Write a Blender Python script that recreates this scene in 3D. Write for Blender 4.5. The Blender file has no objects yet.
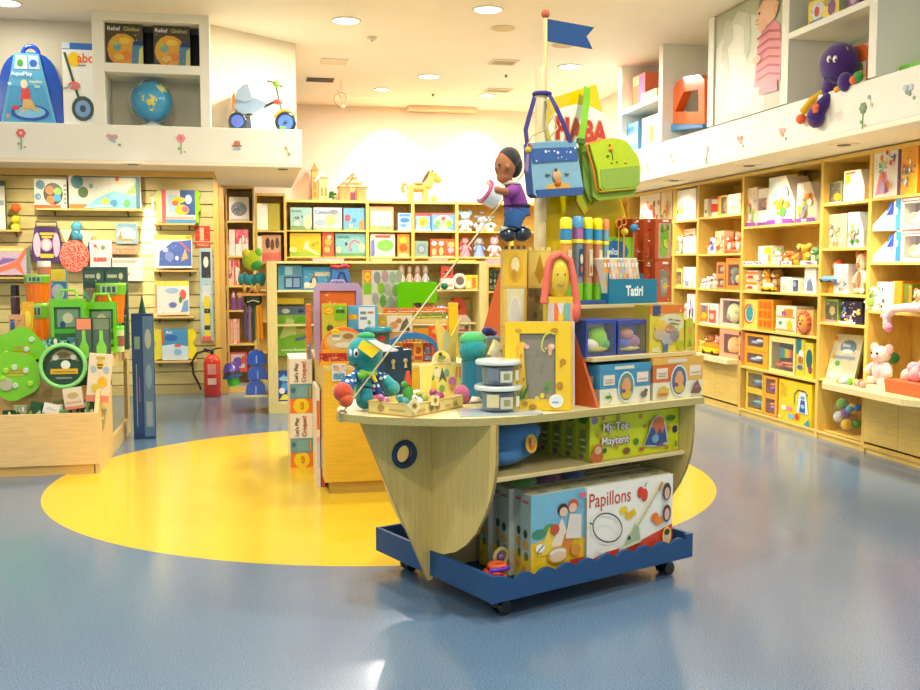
import bpy, math, random
from mathutils import Matrix, Vector
from mathutils.geometry import tessellate_polygon
PI=math.pi
# ------------------------------------------------------------ camera model
F=1000.;H=1.5;PT=math.atan(79/1000);YA=math.atan(.208)
def ray(px,py):
    x=(px-460)/F; y=(345-py)/F
    cy=math.cos(PT)+y*math.sin(PT); cz=-math.sin(PT)+y*math.cos(PT)
    c,s=math.cos(YA),math.sin(YA)
    return (c*x+s*cy,-s*x+c*cy,cz)
FR_R=(0,0,-PI/2); FR_Y=(0,0,0); FR_B=(1.333,4.658,math.atan2(.3885,.9215))
def inv(fr,px,py,x=None,y=None,z=None):
    d=ray(px,py); ox,oy,a=fr; c,s=math.cos(a),math.sin(a)
    L=lambda X,Y:(X*c+Y*s,-X*s+Y*c)
    o=L(-ox,-oy); e=L(d[0],d[1])
    t=(z-H)/d[2] if z is not None else (y-o[1])/e[1] if y is not None else (x-o[0])/e[0]
    return (o[0]+e[0]*t,o[1]+e[1]*t,H+d[2]*t)
def W(fr,x,y,z=0):
    ox,oy,a=fr; c,s=math.cos(a),math.sin(a)
    return Vector((ox+x*c-y*s,oy+x*s+y*c,z))
def slot(fr,y,px0,px1,pyt,zb=None,pyb=None):
    pm=(px0+px1)/2
    if zb is None: zb=inv(fr,pm,pyb,y=y)[2]
    zt=inv(fr,pm,pyt,y=y)[2]
    # vertical pixel of middle is close enough for the x positions
    pym=(pyt+(pyb if pyb else pyt+30))/2
    x0=inv(fr,px0,pym,y=y)[0]; x1=inv(fr,px1,pym,y=y)[0]
    return (W(fr,(x0+x1)/2,y,zb),fr[2],abs(x1-x0),zt-zb)
# ------------------------------------------------------------ materials
MC={}
def lin(h):
    r=[int(h[i:i+2],16)/255 for i in (0,2,4)]
    return tuple((c/12.92 if c<=.04045 else ((c+.055)/1.055)**2.4) for c in r)+(1,)
def nodes(m):
    m.use_nodes=True; nt=m.node_tree; return nt,nt.nodes,nt.links,nt.nodes['Principled BSDF']
def mat(c):
    if c in MC: return MC[c]
    k,_,h=c.rpartition(':')
    m=bpy.data.materials.new(c.replace(':','_')); MC[c]=m
    nt,N,L,b=nodes(m)
    def noise(scale,detail=3,st=None):
        tc=N.new('ShaderNodeTexCoord'); mp=N.new('ShaderNodeMapping'); L.new(tc.outputs['Object'],mp.inputs[0])
        if st: mp.inputs['Scale'].default_value=st
        n=N.new('ShaderNodeTexNoise'); n.inputs['Scale'].default_value=scale; n.inputs['Detail'].default_value=detail
        L.new(mp.outputs[0],n.inputs[0]); return n
    def ramp(n,a,bb,p0=.3,p1=.7,out='Fac'):
        r=N.new('ShaderNodeValToRGB'); r.color_ramp.elements[0].color=a; r.color_ramp.elements[1].color=bb
        r.color_ramp.elements[0].position=p0; r.color_ramp.elements[1].position=p1
        L.new(n.outputs[out],r.inputs[0]); return r
    col=lin(h)
    dk=lambda f:tuple(x*f for x in col[:3])+(1,)
    if k=='':          # printed card
        n=noise(25); r=ramp(n,dk(.94),col); L.new(r.outputs[0],b.inputs['Base Color']); b.inputs['Roughness'].default_value=.38
    elif k=='wood':
        n=noise(6,4,(1,14,14) ); r=ramp(n,dk(.86),col,.35,.65); L.new(r.outputs[0],b.inputs['Base Color']); b.inputs['Roughness'].default_value=.42
    elif k=='vwood':
        n=noise(6,4,(14,14,1) ); r=ramp(n,dk(.86),col,.35,.65); L.new(r.outputs[0],b.inputs['Base Color']); b.inputs['Roughness'].default_value=.42
    elif k=='cloth':
        n=noise(300,2); r=ramp(n,dk(.75),col); L.new(r.outputs[0],b.inputs['Base Color']); b.inputs['Roughness'].default_value=.9
        bm=N.new('ShaderNodeBump'); bm.inputs['Strength'].default_value=.25; bm.inputs['Distance'].default_value=.002
        L.new(n.outputs['Fac'],bm.inputs['Height']); L.new(bm.outputs[0],b.inputs['Normal'])
    elif k=='plush':
        n=noise(120,4); r=ramp(n,dk(.7),col); L.new(r.outputs[0],b.inputs['Base Color']); b.inputs['Roughness'].default_value=1
        bm=N.new('ShaderNodeBump'); bm.inputs['Strength'].default_value=.5; bm.inputs['Distance'].default_value=.004
        L.new(n.outputs['Fac'],bm.inputs['Height']); L.new(bm.outputs[0],b.inputs['Normal'])
        b.inputs['Sheen Weight'].default_value=.4
    elif k=='gloss':
        n=noise(10); r=ramp(n,dk(.95),col); L.new(r.outputs[0],b.inputs['Base Color']); b.inputs['Roughness'].default_value=.18
        b.inputs['Coat Weight'].default_value=.3
    elif k=='metal':
        b.inputs['Metallic'].default_value=1; b.inputs['Base Color'].default_value=col; b.inputs['Roughness'].default_value=.3
    elif k=='paint':
        n=noise(3); r=ramp(n,dk(.97),col); L.new(r.outputs[0],b.inputs['Base Color']); b.inputs['Roughness'].default_value=.6
    elif k in('dots','fdots'):    # cloth with a woven lattice of light dots
        tc=N.new('ShaderNodeTexCoord'); v=N.new('ShaderNodeTexVoronoi'); v.inputs['Scale'].default_value=38 if k=='dots' else 75; v.inputs['Randomness'].default_value=.35
        L.new(tc.outputs['Object'],v.inputs[0]); r=ramp(v,(.85,.85,.7,1),col,.3,.34,'Distance'); L.new(r.outputs[0],b.inputs['Base Color']); b.inputs['Roughness'].default_value=.9
    elif k=='clear':
        for n_ in list(N): N.remove(n_)
        o=N.new('ShaderNodeOutputMaterial'); g=N.new('ShaderNodeBsdfGlossy'); g.inputs['Roughness'].default_value=.06
        t=N.new('ShaderNodeBsdfTransparent'); t.inputs[0].default_value=tuple(.9+.1*x for x in lin(h)[:3])+(1,)
        dif=N.new('ShaderNodeBsdfDiffuse'); dif.inputs[0].default_value=col
        lw=N.new('ShaderNodeLayerWeight'); lw.inputs[0].default_value=.12
        m1=N.new('ShaderNodeMixShader'); m1.inputs[0].default_value=.035; L.new(t.outputs[0],m1.inputs[1]); L.new(dif.outputs[0],m1.inputs[2])
        m2=N.new('ShaderNodeMixShader'); mu=N.new('ShaderNodeMath'); mu.operation='MULTIPLY'; mu.inputs[1].default_value=.13; L.new(lw.outputs['Facing'],mu.inputs[0]); L.new(mu.outputs[0],m2.inputs[0]); L.new(m1.outputs[0],m2.inputs[1]); L.new(g.outputs[0],m2.inputs[2]); L.new(m2.outputs[0],o.inputs[0])
    elif k.startswith('emit'):
        b.inputs['Base Color'].default_value=col; b.inputs['Emission Color'].default_value=col; b.inputs['Emission Strength'].default_value=float(k[4:] or 5)
    elif k=='floor':
        tc=N.new('ShaderNodeTexCoord')
        n=N.new('ShaderNodeTexNoise'); n.inputs['Scale'].default_value=190; n.inputs['Detail'].default_value=2; L.new(tc.outputs['Object'],n.inputs[0])
        blue=ramp(n,lin('456384'),lin('7892aa'),.38,.66)
        yel=ramp(n,lin('dcb010'),lin('f4d23a'),.35,.6)
        mp=N.new('ShaderNodeMapping'); mp.vector_type='TEXTURE'; mp.inputs['Location'].default_value=(.925,7.06,0); mp.inputs['Rotation'].default_value=(0,0,-YA); mp.inputs['Scale'].default_value=(2.31,2.19,1); L.new(tc.outputs['Object'],mp.inputs[0])
        d=N.new('ShaderNodeVectorMath'); d.operation='LENGTH'; L.new(mp.outputs[0],d.inputs[0])
        lt=N.new('ShaderNodeMath'); lt.operation='LESS_THAN'; lt.inputs[1].default_value=1.0; L.new(d.outputs['Value'],lt.inputs[0])
        mx=N.new('ShaderNodeMix'); mx.data_type='RGBA'; L.new(lt.outputs[0],mx.inputs['Factor']); L.new(blue.outputs[0],mx.inputs['A']); L.new(yel.outputs[0],mx.inputs['B'])
        L.new(mx.outputs['Result'],b.inputs['Base Color'])
        n2=N.new('ShaderNodeTexNoise'); n2.inputs['Scale'].default_value=1.1; n2.inputs['Detail'].default_value=4; L.new(tc.outputs['Object'],n2.inputs[0])
        mr=N.new('ShaderNodeMapRange'); mr.inputs['To Min'].default_value=.17; mr.inputs['To Max'].default_value=.26; L.new(n2.outputs['Fac'],mr.inputs[0]); L.new(mr.outputs[0],b.inputs['Roughness'])
        bm=N.new('ShaderNodeBump'); bm.inputs['Strength'].default_value=.012; bm.inputs['Distance'].default_value=.01
        n3=N.new('ShaderNodeTexNoise'); n3.inputs['Scale'].default_value=9; n3.inputs['Detail'].default_value=3; L.new(tc.outputs['Object'],n3.inputs[0]); L.new(n3.outputs['Fac'],bm.inputs['Height']); L.new(bm.outputs[0],b.inputs['Normal'])
        b.inputs['Specular IOR Level'].default_value=.75; b.inputs['Coat Weight'].default_value=.25; b.inputs['Coat Roughness'].default_value=.13
    elif k=='slat':
        tc=N.new('ShaderNodeTexCoord'); n=noise(3,3,(1,1,8)); r=ramp(n,dk(.88),col); L.new(r.outputs[0],b.inputs['Base Color']); b.inputs['Roughness'].default_value=.35
    return m
# ------------------------------------------------------------ mesh builder
class MB:
    def __init__(s): s.v=[];s.f=[];s.m=[];s.sm=[];s.ms=[];s.M=Matrix.Identity(4)
    def mi(s,c):
        if c not in s.ms: s.ms.append(c)
        return s.ms.index(c)
    def at(s,loc=(0,0,0),rz=0,rx=0,ry=0,sc=1):
        s.M=Matrix.Translation(loc)@Matrix.Rotation(rz,4,'Z')@Matrix.Rotation(ry,4,'Y')@Matrix.Rotation(rx,4,'X')@Matrix.Diagonal((sc,sc,sc,1)); return s
    def add(s,vs,fs,c,sm=False):
        o=len(s.v); s.v+=[tuple(s.M@Vector(v)) for v in vs]; k=s.mi(c)
        for f in fs: s.f.append([o+i for i in f]); s.m.append(k); s.sm.append(sm)
        return s
    def box(s,x0,y0,z0,x1,y1,z1,c):
        v=[(x,y,z) for z in (z0,z1) for y in (y0,y1) for x in (x0,x1)]
        return s.add(v,[(0,2,3,1),(4,5,7,6),(0,1,5,4),(2,6,7,3),(0,4,6,2),(1,3,7,5)],c)
    def cyl(s,p0,p1,r0,r1,c,n=14,caps=True):
        p0,p1=Vector(p0),Vector(p1); d=(p1-p0)
        if d.length<1e-6: return s
        d.normalize(); a=d.orthogonal().normalized(); b=d.cross(a)
        v=[tuple(p+(a*math.cos(2*PI*i/n)+b*math.sin(2*PI*i/n))*r) for p,r in((p0,r0),(p1,r1)) for i in range(n)]
        s.add(v,[(i,(i+1)%n,n+(i+1)%n,n+i) for i in range(n)],c,True)
        if caps: s.add(v,[tuple(range(n))[::-1],tuple(range(n,2*n))],c)
        return s
    def tube(s,pts,r,c,n=8,r1=None):
        pts=[Vector(p) for p in pts]; N=len(pts); r1=r if r1 is None else r1
        V=[];a=None
        for i,p in enumerate(pts):
            d=(pts[min(i+1,N-1)]-pts[max(i-1,0)]).normalized()
            a=d.orthogonal().normalized() if a is None else (a-d*a.dot(d)).normalized()
            b=d.cross(a); rr=r+(r1-r)*i/(N-1)
            V+=[tuple(p+(a*math.cos(2*PI*j/n)+b*math.sin(2*PI*j/n))*rr) for j in range(n)]
        fs=[(i*n+j,i*n+(j+1)%n,(i+1)*n+(j+1)%n,(i+1)*n+j) for i in range(N-1) for j in range(n)]
        s.add(V,fs,c,True); s.add(V,[tuple(range(n))[::-1],tuple(range((N-1)*n,N*n))],c); return s
    def sph(s,c,r,col,n=14,m=9):
        rx,ry,rz=(r,r,r) if isinstance(r,(int,float)) else r
        v=[(c[0],c[1],c[2]-rz)]
        for i in range(1,m):
            t=PI*i/m-PI/2
            v+=[(c[0]+rx*math.cos(t)*math.cos(2*PI*j/n),c[1]+ry*math.cos(t)*math.sin(2*PI*j/n),c[2]+rz*math.sin(t)) for j in range(n)]
        v.append((c[0],c[1],c[2]+rz)); fs=[]
        for i in range(m-2):
            for j in range(n):
                a=1+i*n+j;b=1+i*n+(j+1)%n; fs.append((a,b,b+n,a+n))
        for j in range(n):
            fs.append((0,1+(j+1)%n,1+j)); q=1+(m-2)*n; fs.append((len(v)-1,q+j,q+(j+1)%n))
        return s.add(v,fs,col,True)
    def lathe(s,prof,c,n=20,o=(0,0,0)):
        V=[(o[0]+r*math.cos(2*PI*j/n),o[1]+r*math.sin(2*PI*j/n),o[2]+z) for r,z in prof for j in range(n)]
        fs=[(i*n+j,i*n+(j+1)%n,(i+1)*n+(j+1)%n,(i+1)*n+j) for i in range(len(prof)-1) for j in range(n)]
        s.add(V,fs,c,True); s.add(V,[tuple(range(n))[::-1],tuple(range((len(prof)-1)*n,len(prof)*n))],c); return s
    def torus(s,c,R,r,col,axis='Z',n=24,k=8,a0=0,a1=2*PI):
        V=[];full=abs(a1-a0-2*PI)<1e-4;N=n if full else n+1
        for i in range(N):
            t=a0+(a1-a0)*i/n
            for j in range(k):
                q=2*PI*j/k; a=(R+r*math.cos(q))*math.cos(t); b=(R+r*math.cos(q))*math.sin(t); d=r*math.sin(q)
                p=(a,b,d) if axis=='Z' else (a,-d,b) if axis=='Y' else (d,a,b)
                V.append((c[0]+p[0],c[1]+p[1],c[2]+p[2]))
        fs=[(i*k+j,((i+1)%N)*k+j,((i+1)%N)*k+(j+1)%k,i*k+(j+1)%k) for i in range(n) for j in range(k)]
        return s.add(V,fs,col,True)
    def prism(s,pts,a,b,c,plane='XZ',holes=(),edge=None):
        """extrude a polygon lying in plane from a to b along the remaining axis"""
        mp={'XZ':lambda p,t:(p[0],t,p[1]),'YZ':lambda p,t:(t,p[0],p[1]),'XY':lambda p,t:(p[0],p[1],t)}[plane]
        loops=[list(pts)]+[list(h) for h in holes]
        flat=[p for l in loops for p in l]; n=len(flat)
        tri=tessellate_polygon([[Vector((p[0],p[1],0)) for p in l] for l in loops])
        V=[mp(p,a) for p in flat]+[mp(p,b) for p in flat]
        s.add(V,[tuple(t) for t in tri]+[tuple(n+i for i in t[::-1]) for t in tri],c)
        o=0;fs=[]
        for l in loops:
            k=len(l); fs+=[(o+i,o+(i+1)%k,n+o+(i+1)%k,n+o+i) for i in range(k)]; o+=k
        return s.add(V,fs,edge or c)
    def art(s,w,h,items,x0=None,z0=0,y=0,st=.0007):
        x0=-w/2 if x0 is None else x0; yy=y
        for it in items:
            yy-=st; k=it[0]
            P=lambda u,v:(x0+u*w,yy,z0+v*h)
            if k=='r': _,a,b,c,d,col=it; s.add([P(a,b),P(c,b),P(c,d),P(a,d)],[(0,1,2,3)],col)
            elif k=='e':
                _,a,b,ru,rv,col=it; s.add([P(a+ru*math.cos(2*PI*i/14),b+rv*math.sin(2*PI*i/14)) for i in range(14)],[tuple(range(14))],col)
            elif k=='p':
                _,pp,col=it; t=tessellate_polygon([[Vector((p[0],p[1],0)) for p in pp]]); s.add([P(*p) for p in pp],t,col)
            elif k=='l':   # polyline stroke, width in metres
                _,pp,wd,col=it
                for (a,b),(c,d) in zip(pp,pp[1:]):
                    A=Vector(P(a,b));B=Vector(P(c,d)); q=(B-A)
                    if q.length<1e-6: continue
                    q.normalize(); e=Vector((-q.z,0,q.x))*wd/2; s.add([tuple(A-e),tuple(B-e),tuple(B+e),tuple(A+e)],[(0,1,2,3)],col)
            elif k=='t':   # text,u,v,height frac,colour,max width frac,rot
                _,tx,u,v,hh,col=it[:6]; mw=it[6] if len(it)>6 else None; rot=it[7] if len(it)>7 else 0; bold=it[8] if len(it)>8 else .02
                vs,fs,tw,th=text(tx,bold); sc=hh*h/th; sx=sc
                if mw and rot==0 and tw*sc>mw*w: sx=mw*w/tw
                if mw and rot and tw*sc>mw*h: sx=mw*h/tw
                c,si=math.cos(rot),math.sin(rot); X0=x0+u*w; Z0=z0+v*h
                if rot: sc=hh*w/th
                s.add([(X0+(p[0]*sx)*c-(p[1]*sc)*si,yy,Z0+(p[0]*sx)*si+(p[1]*sc)*c) for p in vs],fs,col)
        return s
    def build(s,name,parent=None,loc=None,rz=0,bev=0):
        me=bpy.data.meshes.new(name); me.from_pydata(s.v,[],s.f)
        for c in s.ms: me.materials.append(mat(c))
        me.polygons.foreach_set('material_index',s.m); me.polygons.foreach_set('use_smooth',s.sm); me.update()
        ob=bpy.data.objects.new(name,me); bpy.context.scene.collection.objects.link(ob)
        if parent: ob.parent=parent
        if loc is not None: ob.location=loc
        ob.rotation_euler[2]=rz
        if bev:
            b=ob.modifiers.new('bevel','BEVEL'); b.width=bev; b.segments=2; b.limit_method='ANGLE'; b.angle_limit=.9
        return ob
TX={}
def text(t,bold=.02):
    if (t,bold) in TX: return TX[(t,bold)]
    cu=bpy.data.curves.new('lettering','FONT'); cu.body=t; cu.size=1; cu.offset=bold; cu.resolution_u=3
    o=bpy.data.objects.new('lettering',cu); me=o.to_mesh()
    vs=[(v.co.x,v.co.y) for v in me.vertices]; fs=[tuple(p.vertices) for p in me.polygons]
    # keep faces wound towards the reader
    out=[]
    for f in fs:
        a=sum(vs[f[i]][0]*vs[f[(i+1)%len(f)]][1]-vs[f[(i+1)%len(f)]][0]*vs[f[i]][1] for i in range(len(f)))
        out.append(f if a>0 else f[::-1])
    x0=min(v[0] for v in vs);y0=min(v[1] for v in vs);x1=max(v[0] for v in vs);y1=max(v[1] for v in vs)
    vs=[(a-x0,b-y0) for a,b in vs]
    o.to_mesh_clear(); bpy.data.objects.remove(o); bpy.data.curves.remove(cu)
    TX[(t,bold)]=(vs,out,x1-x0,y1-y0); return TX[(t,bold)]
# ------------------------------------------------------------ things
def tag(o,label,cat,group=None):
    o['label']=label;o['category']=cat
    if group:o['group']=group
    return o
def thing(name,label,cat,loc,rz=0,group=None):
    o=bpy.data.objects.new(name,None); bpy.context.scene.collection.objects.link(o)
    o.location=loc;o.rotation_euler[2]=rz; o.empty_display_size=.05
    return tag(o,label,cat,group)
def single(m,name,label,cat,loc=(0,0,0),rz=0,group=None,bev=0):
    return tag(m.build(name,None,loc,rz,bev),label,cat,group)
def struct(m,name,loc=(0,0,0),rz=0,bev=0):
    o=m.build(name,None,loc,rz,bev); o['kind']='structure'; return o
def copy_tree(o,par=None):
    c=o.copy(); bpy.context.scene.collection.objects.link(c)
    if par: c.parent=par
    for ch in o.children: copy_tree(ch,c)
    return c
WD='wood:ecc766'; WV='vwood:e8c05c'; WP='wood:ddc78a'; WPV='vwood:ddc78a'
# ============================================================ ROOM
XL,XR,YF,YB,ZC=-5.5,5.25,-1.6,14.65,3.8
m=MB(); m.box(XL,-6,-.1,XR,YB,0,'floor:46628c'); struct(m,'floor')
m=MB(); m.box(XL,YF,ZC,XR,YB,ZC+.1,'paint:faf1e0'); struct(m,'ceiling')
m=MB(); m.box(XL,YB,0,XR,YB+.1,ZC,'paint:f3ddc4'); struct(m,'wall_back')
m=MB(); m.box(XR,YF,0,XR+.1,YB,ZC,'paint:efe0c8'); struct(m,'wall_right')
m=MB(); m.box(XL-.1,YF,0,XL,YB,ZC,'paint:e9e2cc'); struct(m,'wall_left')
# shop front behind the camera: header over the open entrance
m=MB(); m.box(XL,YF-.1,2.9,XR,YF,ZC,'paint:e9e2cc'); struct(m,'wall_front')
# --- right bulkhead with cubbies
WH='paint:e9e9de'
m=MB(); m.box(4.22,-.5,2.43,XR,YB,2.47,'paint:f0ecd8'); m.box(4.22,-.5,2.47,4.26,YB,2.79,WH); m.box(4.26,-.5,2.77,XR,YB,2.80,WH); struct(m,'trim_1',bev=.004)
def yR(px,py=60,X=4.22): return -inv(FR_R,px,py,y=X)[0]
m=MB()
cz=[(619,622),(659,663),(708,713.5),(781,788),(868,876)]
m.box(4.78,0,2.8,4.8,YB,ZC,'paint:e2e2cf')
for a,b in cz:
    y0,y1=yR(b),yR(a); m.box(4.22,y0,2.8,4.78,y1,ZC,WH)
def cubshelf(a,b,z): m.box(4.22,yR(b),z-.05,4.78,yR(a),z,WH)
cubshelf(622,659,3.29); cubshelf(788,868,3.35)
m.box(4.22,2,3.72,4.26,yR(876),ZC,WH)
struct(m,'wall_right_cubbies',bev=.003)
# --- left bulkhead
XE=.485
m=MB(); m.box(XL,9.7,2.43,XE,10.3,2.46,'paint:f6e6cc'); m.box(-.35,10.3,2.43,XE,12.2,2.46,'paint:f6e6cc'); m.box(XL,9.7,2.46,XE,9.74,2.785,WH); m.box(XL,9.74,2.765,XE,10.7,2.785,WH); m.box(XE-.03,9.74,2.46,XE,12.2,2.765,WH);m.box(XL,10.3,2.375,-.35,10.34,2.62,'wood:dcb458');m.box(XL,10.34,2.6,XE,12.3,2.63,'paint:f3dcbc'); struct(m,'trim_2',bev=.004)
def xL(px,py=80,Y=9.7): return inv(FR_Y,px,py,y=Y)[0]
m=MB()
m.prism([(XL,10.2),(xL(205),10.2),(xL(207),10.02),(XE,10.72),(XE,12.2),(XE-.05,12.2),(XE-.05,10.78),(xL(207),10.08),(xL(205),10.26),(XL,10.26)],2.785,ZC,'paint:e6dcbf','XY')
for a,b in ((93,104.5),(200,210)): m.box(xL(a),9.7,2.785,xL(b),10.199,ZC,WH)
m.box(xL(104.5),9.7,3.26,xL(200),10.2,3.34,WH); m.box(xL(104.5),9.702,3.72,xL(200),9.9,ZC,WH)
m.box(xL(104.5),10.16,3.34,xL(200),10.199,3.72,'paint:4a4c44')
struct(m,'wall_left_cubbies',bev=.003)
# --- slatwall (grooved panel) on the left, back
m=MB()
SL='slat:dfd08c'
z=.12
m.box(XL,12.12,.0,-.42,12.16,2.6,'paint:a39a5c')
m.box(XL,12.06,0,-.42,12.12,.11,'wood:cdbd7c')
while z<2.58: m.box(XL,12.095,z,-.42,12.12,min(z+.138,2.6),SL); z+=.15
struct(m,'wall_slatted',bev=.002)
m=MB(); m.box(-.42,11.98,0,-.36,12.2,2.6,WV); m.box(-.36,12.0,0,-.3,12.25,2.5,'vwood:dcae5c'); struct(m,'trim_3',bev=.003)
# ============================================================ BOOKCASES
def bookcase(label,x0,x1,y0,y1,zs,top=2.42,doors=None,fr=FR_R,back=True,group='tall display bookcases along the right wall',counter=None,kick=.07,name='bookcase',wd=WD,wv=WV):
    """frame fr: x along the run, y into the wall (front y0, back y1)"""
    t=thing(name,label,'bookcase',W(fr,(x0+x1)/2,y0),fr[2],group); w=(x1-x0)/2; d=y1-y0
    for sx in (-w,w-.022): MB().box(sx,0,0,sx+.022,d,top,wv).build('side_panel',t,bev=.002)
    m=MB().box(-w+.022,0,top-.035,w-.022,d,top,wd); m.build('top_panel',t,bev=.002)
    if back: MB().box(-w+.022,d-.012,kick,w-.022,d-.002,top-.035,wv).build('back_panel',t)
    MB().box(-w+.022,.015,0,w-.022,.035,kick,wd).build('plinth',t)
    for z in zs: MB().box(-w+.022,.001,z-.022,w-.022,d-.012,z,wd).build('shelf',t,bev=.002)
    if doors:
        z0,z1,nd=doors; ww=(2*w-.044)/nd
        for i in range(nd):
            MB().box(-w+.024+i*ww,-.003,z0,-w+.02+(i+1)*ww,.018,z1,wd).build('door',t,bev=.002)
    return t
RX=4.82
def yX(px): return -inv(FR_R,px,300,y=4.82)[0]
Y1,Y2,Y3,Y4,Y5=[yX(p) for p in (867,819,740.8,696.3,672.3)]
def bay(label,ya,yb,zs,**k): return bookcase(label,-yb,-ya,RX,5.24,zs,**k)
zB=[2.035,1.53,1.147,.06];zC=[2.03,1.65,1.266,1.02,.53,.07];zD=[1.89,1.51,1.255,.884,.50,.07];zE=[2.03,1.63,1.255,.868];zF=[2.02,1.64,1.26,.88]
bay('bookcase nearest the right edge, with the long counter over two doors',5.85,Y1,zB,doors=(.09,.52,3))
bay('narrow bookcase with an open bottom bay beside the counter',Y1,Y2,zC)
bay('widest right-wall bookcase, with musical toys in its bottom row',Y2,Y3,zD)
bay('right-wall bookcase with a small counter over twin doors',Y3,Y4,zE,doors=(.09,.50,2))
bay('narrow right-wall bookcase just right of the ship display',Y4,Y5,zF,doors=(.09,.50,1))
bay('right-wall bookcase half hidden behind the red boxes of the ship',Y5,12.4,zF,doors=(.09,.50,2))
bay('farthest right-wall bookcase near the back corner',12.4,13.8,zF,doors=(.09,.50,2))
# counters
m=MB(); 
pts=[(5.2,7.15),(5.22,5.9),(4.56,5.9),(4.42,6.15),(4.42,7.14),(4.60,7.40),(4.817,7.42),(4.817,7.18),(5.2,7.18)]
m.prism(pts,.53,.575,'wood:efdca0','XY'); cb=[o for o in bpy.data.objects if o.name=='bookcase'][0]
def worldpart(m,name,t):
    o=m.build(name,t,bev=.004); o.matrix_parent_inverse=(Matrix.Translation(t.location)@Matrix.Rotation(t.rotation_euler[2],4,'Z')).inverted(); return o
worldpart(m,'counter_top',cb)
m=MB(); m.prism([(4.70,Y3+.03),(4.70,9.95),(4.78,Y4-.03),(5.2,Y4-.03),(5.2,Y3+.03)],.505,.55,'wood:f2dca4','XY'); worldpart(m,'counter_top',[o for o in bpy.data.objects if o.name=='bookcase.003'][0])
# back wall shelving
BY=14.2
def xB(px,py=230): return inv(FR_Y,px,py,y=BY)[0]
bz=[2.0,1.63,1.2,.8,.4,.08]
ub=[xB(285),xB(367.5),xB(413),xB(457),xB(512),xB(560),xB(600)]
names=['leftmost back-wall bookcase under the toy barn','second back-wall bookcase left of the plush pony','third back-wall bookcase under the plush pony','back-wall bookcase holding the plush mice and dolls','back-wall bookcase hidden behind the ship mast','last back-wall bookcase behind the yellow sail']
for i in range(6): bookcase(names[i],ub[i],ub[i+1],BY,14.6,bz,top=2.42,fr=FR_Y,group='back-wall bookcases')
# angled-looking left units
def bxx(px,Y,py=250): return inv(FR_Y,px,py,y=Y)[0]
bookcase('narrow wooden bookcase beside the slatted wall and fire extinguisher',-.29,bxx(255,12.1),12.1,12.5,[2.03,1.62,1.27,.98,.58],top=2.44,fr=FR_Y,group='narrow bookcases in the left corner')
bookcase('narrow wooden bookcase holding the large open yellow book',bxx(256,13.0),bxx(286,13.0),13.0,13.35,[1.95,1.55,1.2,.8,.4],top=2.42,fr=FR_Y,group='narrow bookcases in the left corner')
# ============================================================ MID GONDOLA (M1)
GY=10.25
def gx(px,py=300,Y=GY): return inv(FR_Y,px,py,y=Y)[0]
t=thing('gondola_shelf','pale wooden gondola with a slatted back standing behind the craft counter','shelving',(1.4,GY,0),0)
lx,rx=gx(267)-1.4,gx(487)-1.4
for a,b in ((lx,lx+.1),(rx-.08,rx)): MB().box(a,0,0,b,.5,1.55,'vwood:dccb86').build('side_panel',t,bev=.003)
m=MB()
z=.1
while z<1.5: m.box(lx+.1,.45,z,rx-.08,.47,min(z+.145,1.53),'slat:dccf86'); z+=.15
m.box(lx+.1,.47,.1,rx-.08,.49,1.53,'paint:8f8850'); m.build('slatted_back',t)
MB().box(lx+.1,.02,1.525,rx-.08,.5,1.55,'wood:e6d48c').build('top_panel',t)
MB().box(lx+.1,.02,0,rx-.08,.45,.1,'wood:dccb86').build('base',t)
for za,yb in ((1.255,.05),(.12,.03),(.9,.18)): MB().box(lx+.1,yb,za-.02,rx-.08,.45,za,'wood:e6d690').build('shelf',t,bev=.002)
# end shelves on its left
el=gx(237)-1.4
MB().box(el,.05,1.20,lx,.4,1.225,'wood:d9983c').build('end_shelf',t,bev=.002)
MB().box(el+.06,.05,.17,lx,.4,.19,'wood:e0c878').build('end_shelf',t,bev=.002)
# ============================================================ NEAR COUNTER (M2)
t=thing('display_counter','yellow wooden display counter loaded with craft kits behind the ship bow','counter',(1.15,6.52,0))
MB().box(-.66,.03,0,.26,1.38,.08,'wood:d0a848').build('plinth',t)
MB().box(-.7,0,.08,.30,.02,.82,'wood:eabb34').build('front_panel',t,bev=.003)
for x in (-.7,.28): MB().box(x,.02,.08,x+.02,1.4,.82,'vwood:dcc070').build('side_panel',t,bev=.003)
MB().box(-.7,0,.82,.30,1.4,.845,'wood:e6cd80').build('top_panel',t,bev=.003)
m=MB()
for yy in (.62,): m.box(-.6,yy,.845,.30,yy+.68,1.12,'wood:e6cd80')
m.build('riser',t,bev=.003)
# ============================================================ LEFT COUNTER (L)
t=thing('display_counter','low wooden bin counter full of green toys at the left edge','counter',(-1.1,7.53,0))
MB().box(-2.6,.02,0,-.04,.05,.07,'wood:dcb260').build('plinth',t)
MB().box(-2.6,0,.07,0,.022,.447,'wood:eac583').build('front_panel',t,bev=.004)
m=MB(); m.prism([(.022,.0),(.022,.447),(.32,.80),(.6,.82),(1.9,.80),(1.9,0)],-.03,0,'wood:dfc27c','YZ',holes=[[(.75,.14),(1.75,.14),(1.75,.68),(.75,.70)]]); m.build('side_panel',t,bev=.003)
MB().box(-.3,.75,.14,-.29,1.8,.7,'vwood:d8b24a').build('inner_panel',t)
MB().box(-2.6,.022,.26,-.03,.45,.28,'wood:d8b878').build('bin_floor',t)
MB().box(-2.6,.45,.28,-.31,.47,.80,'wood:d8b878').build('bin_back',t)
MB().box(-2.6,.45,.78,-.031,1.9,.80,'wood:d8b878').build('top_panel',t)
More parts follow.
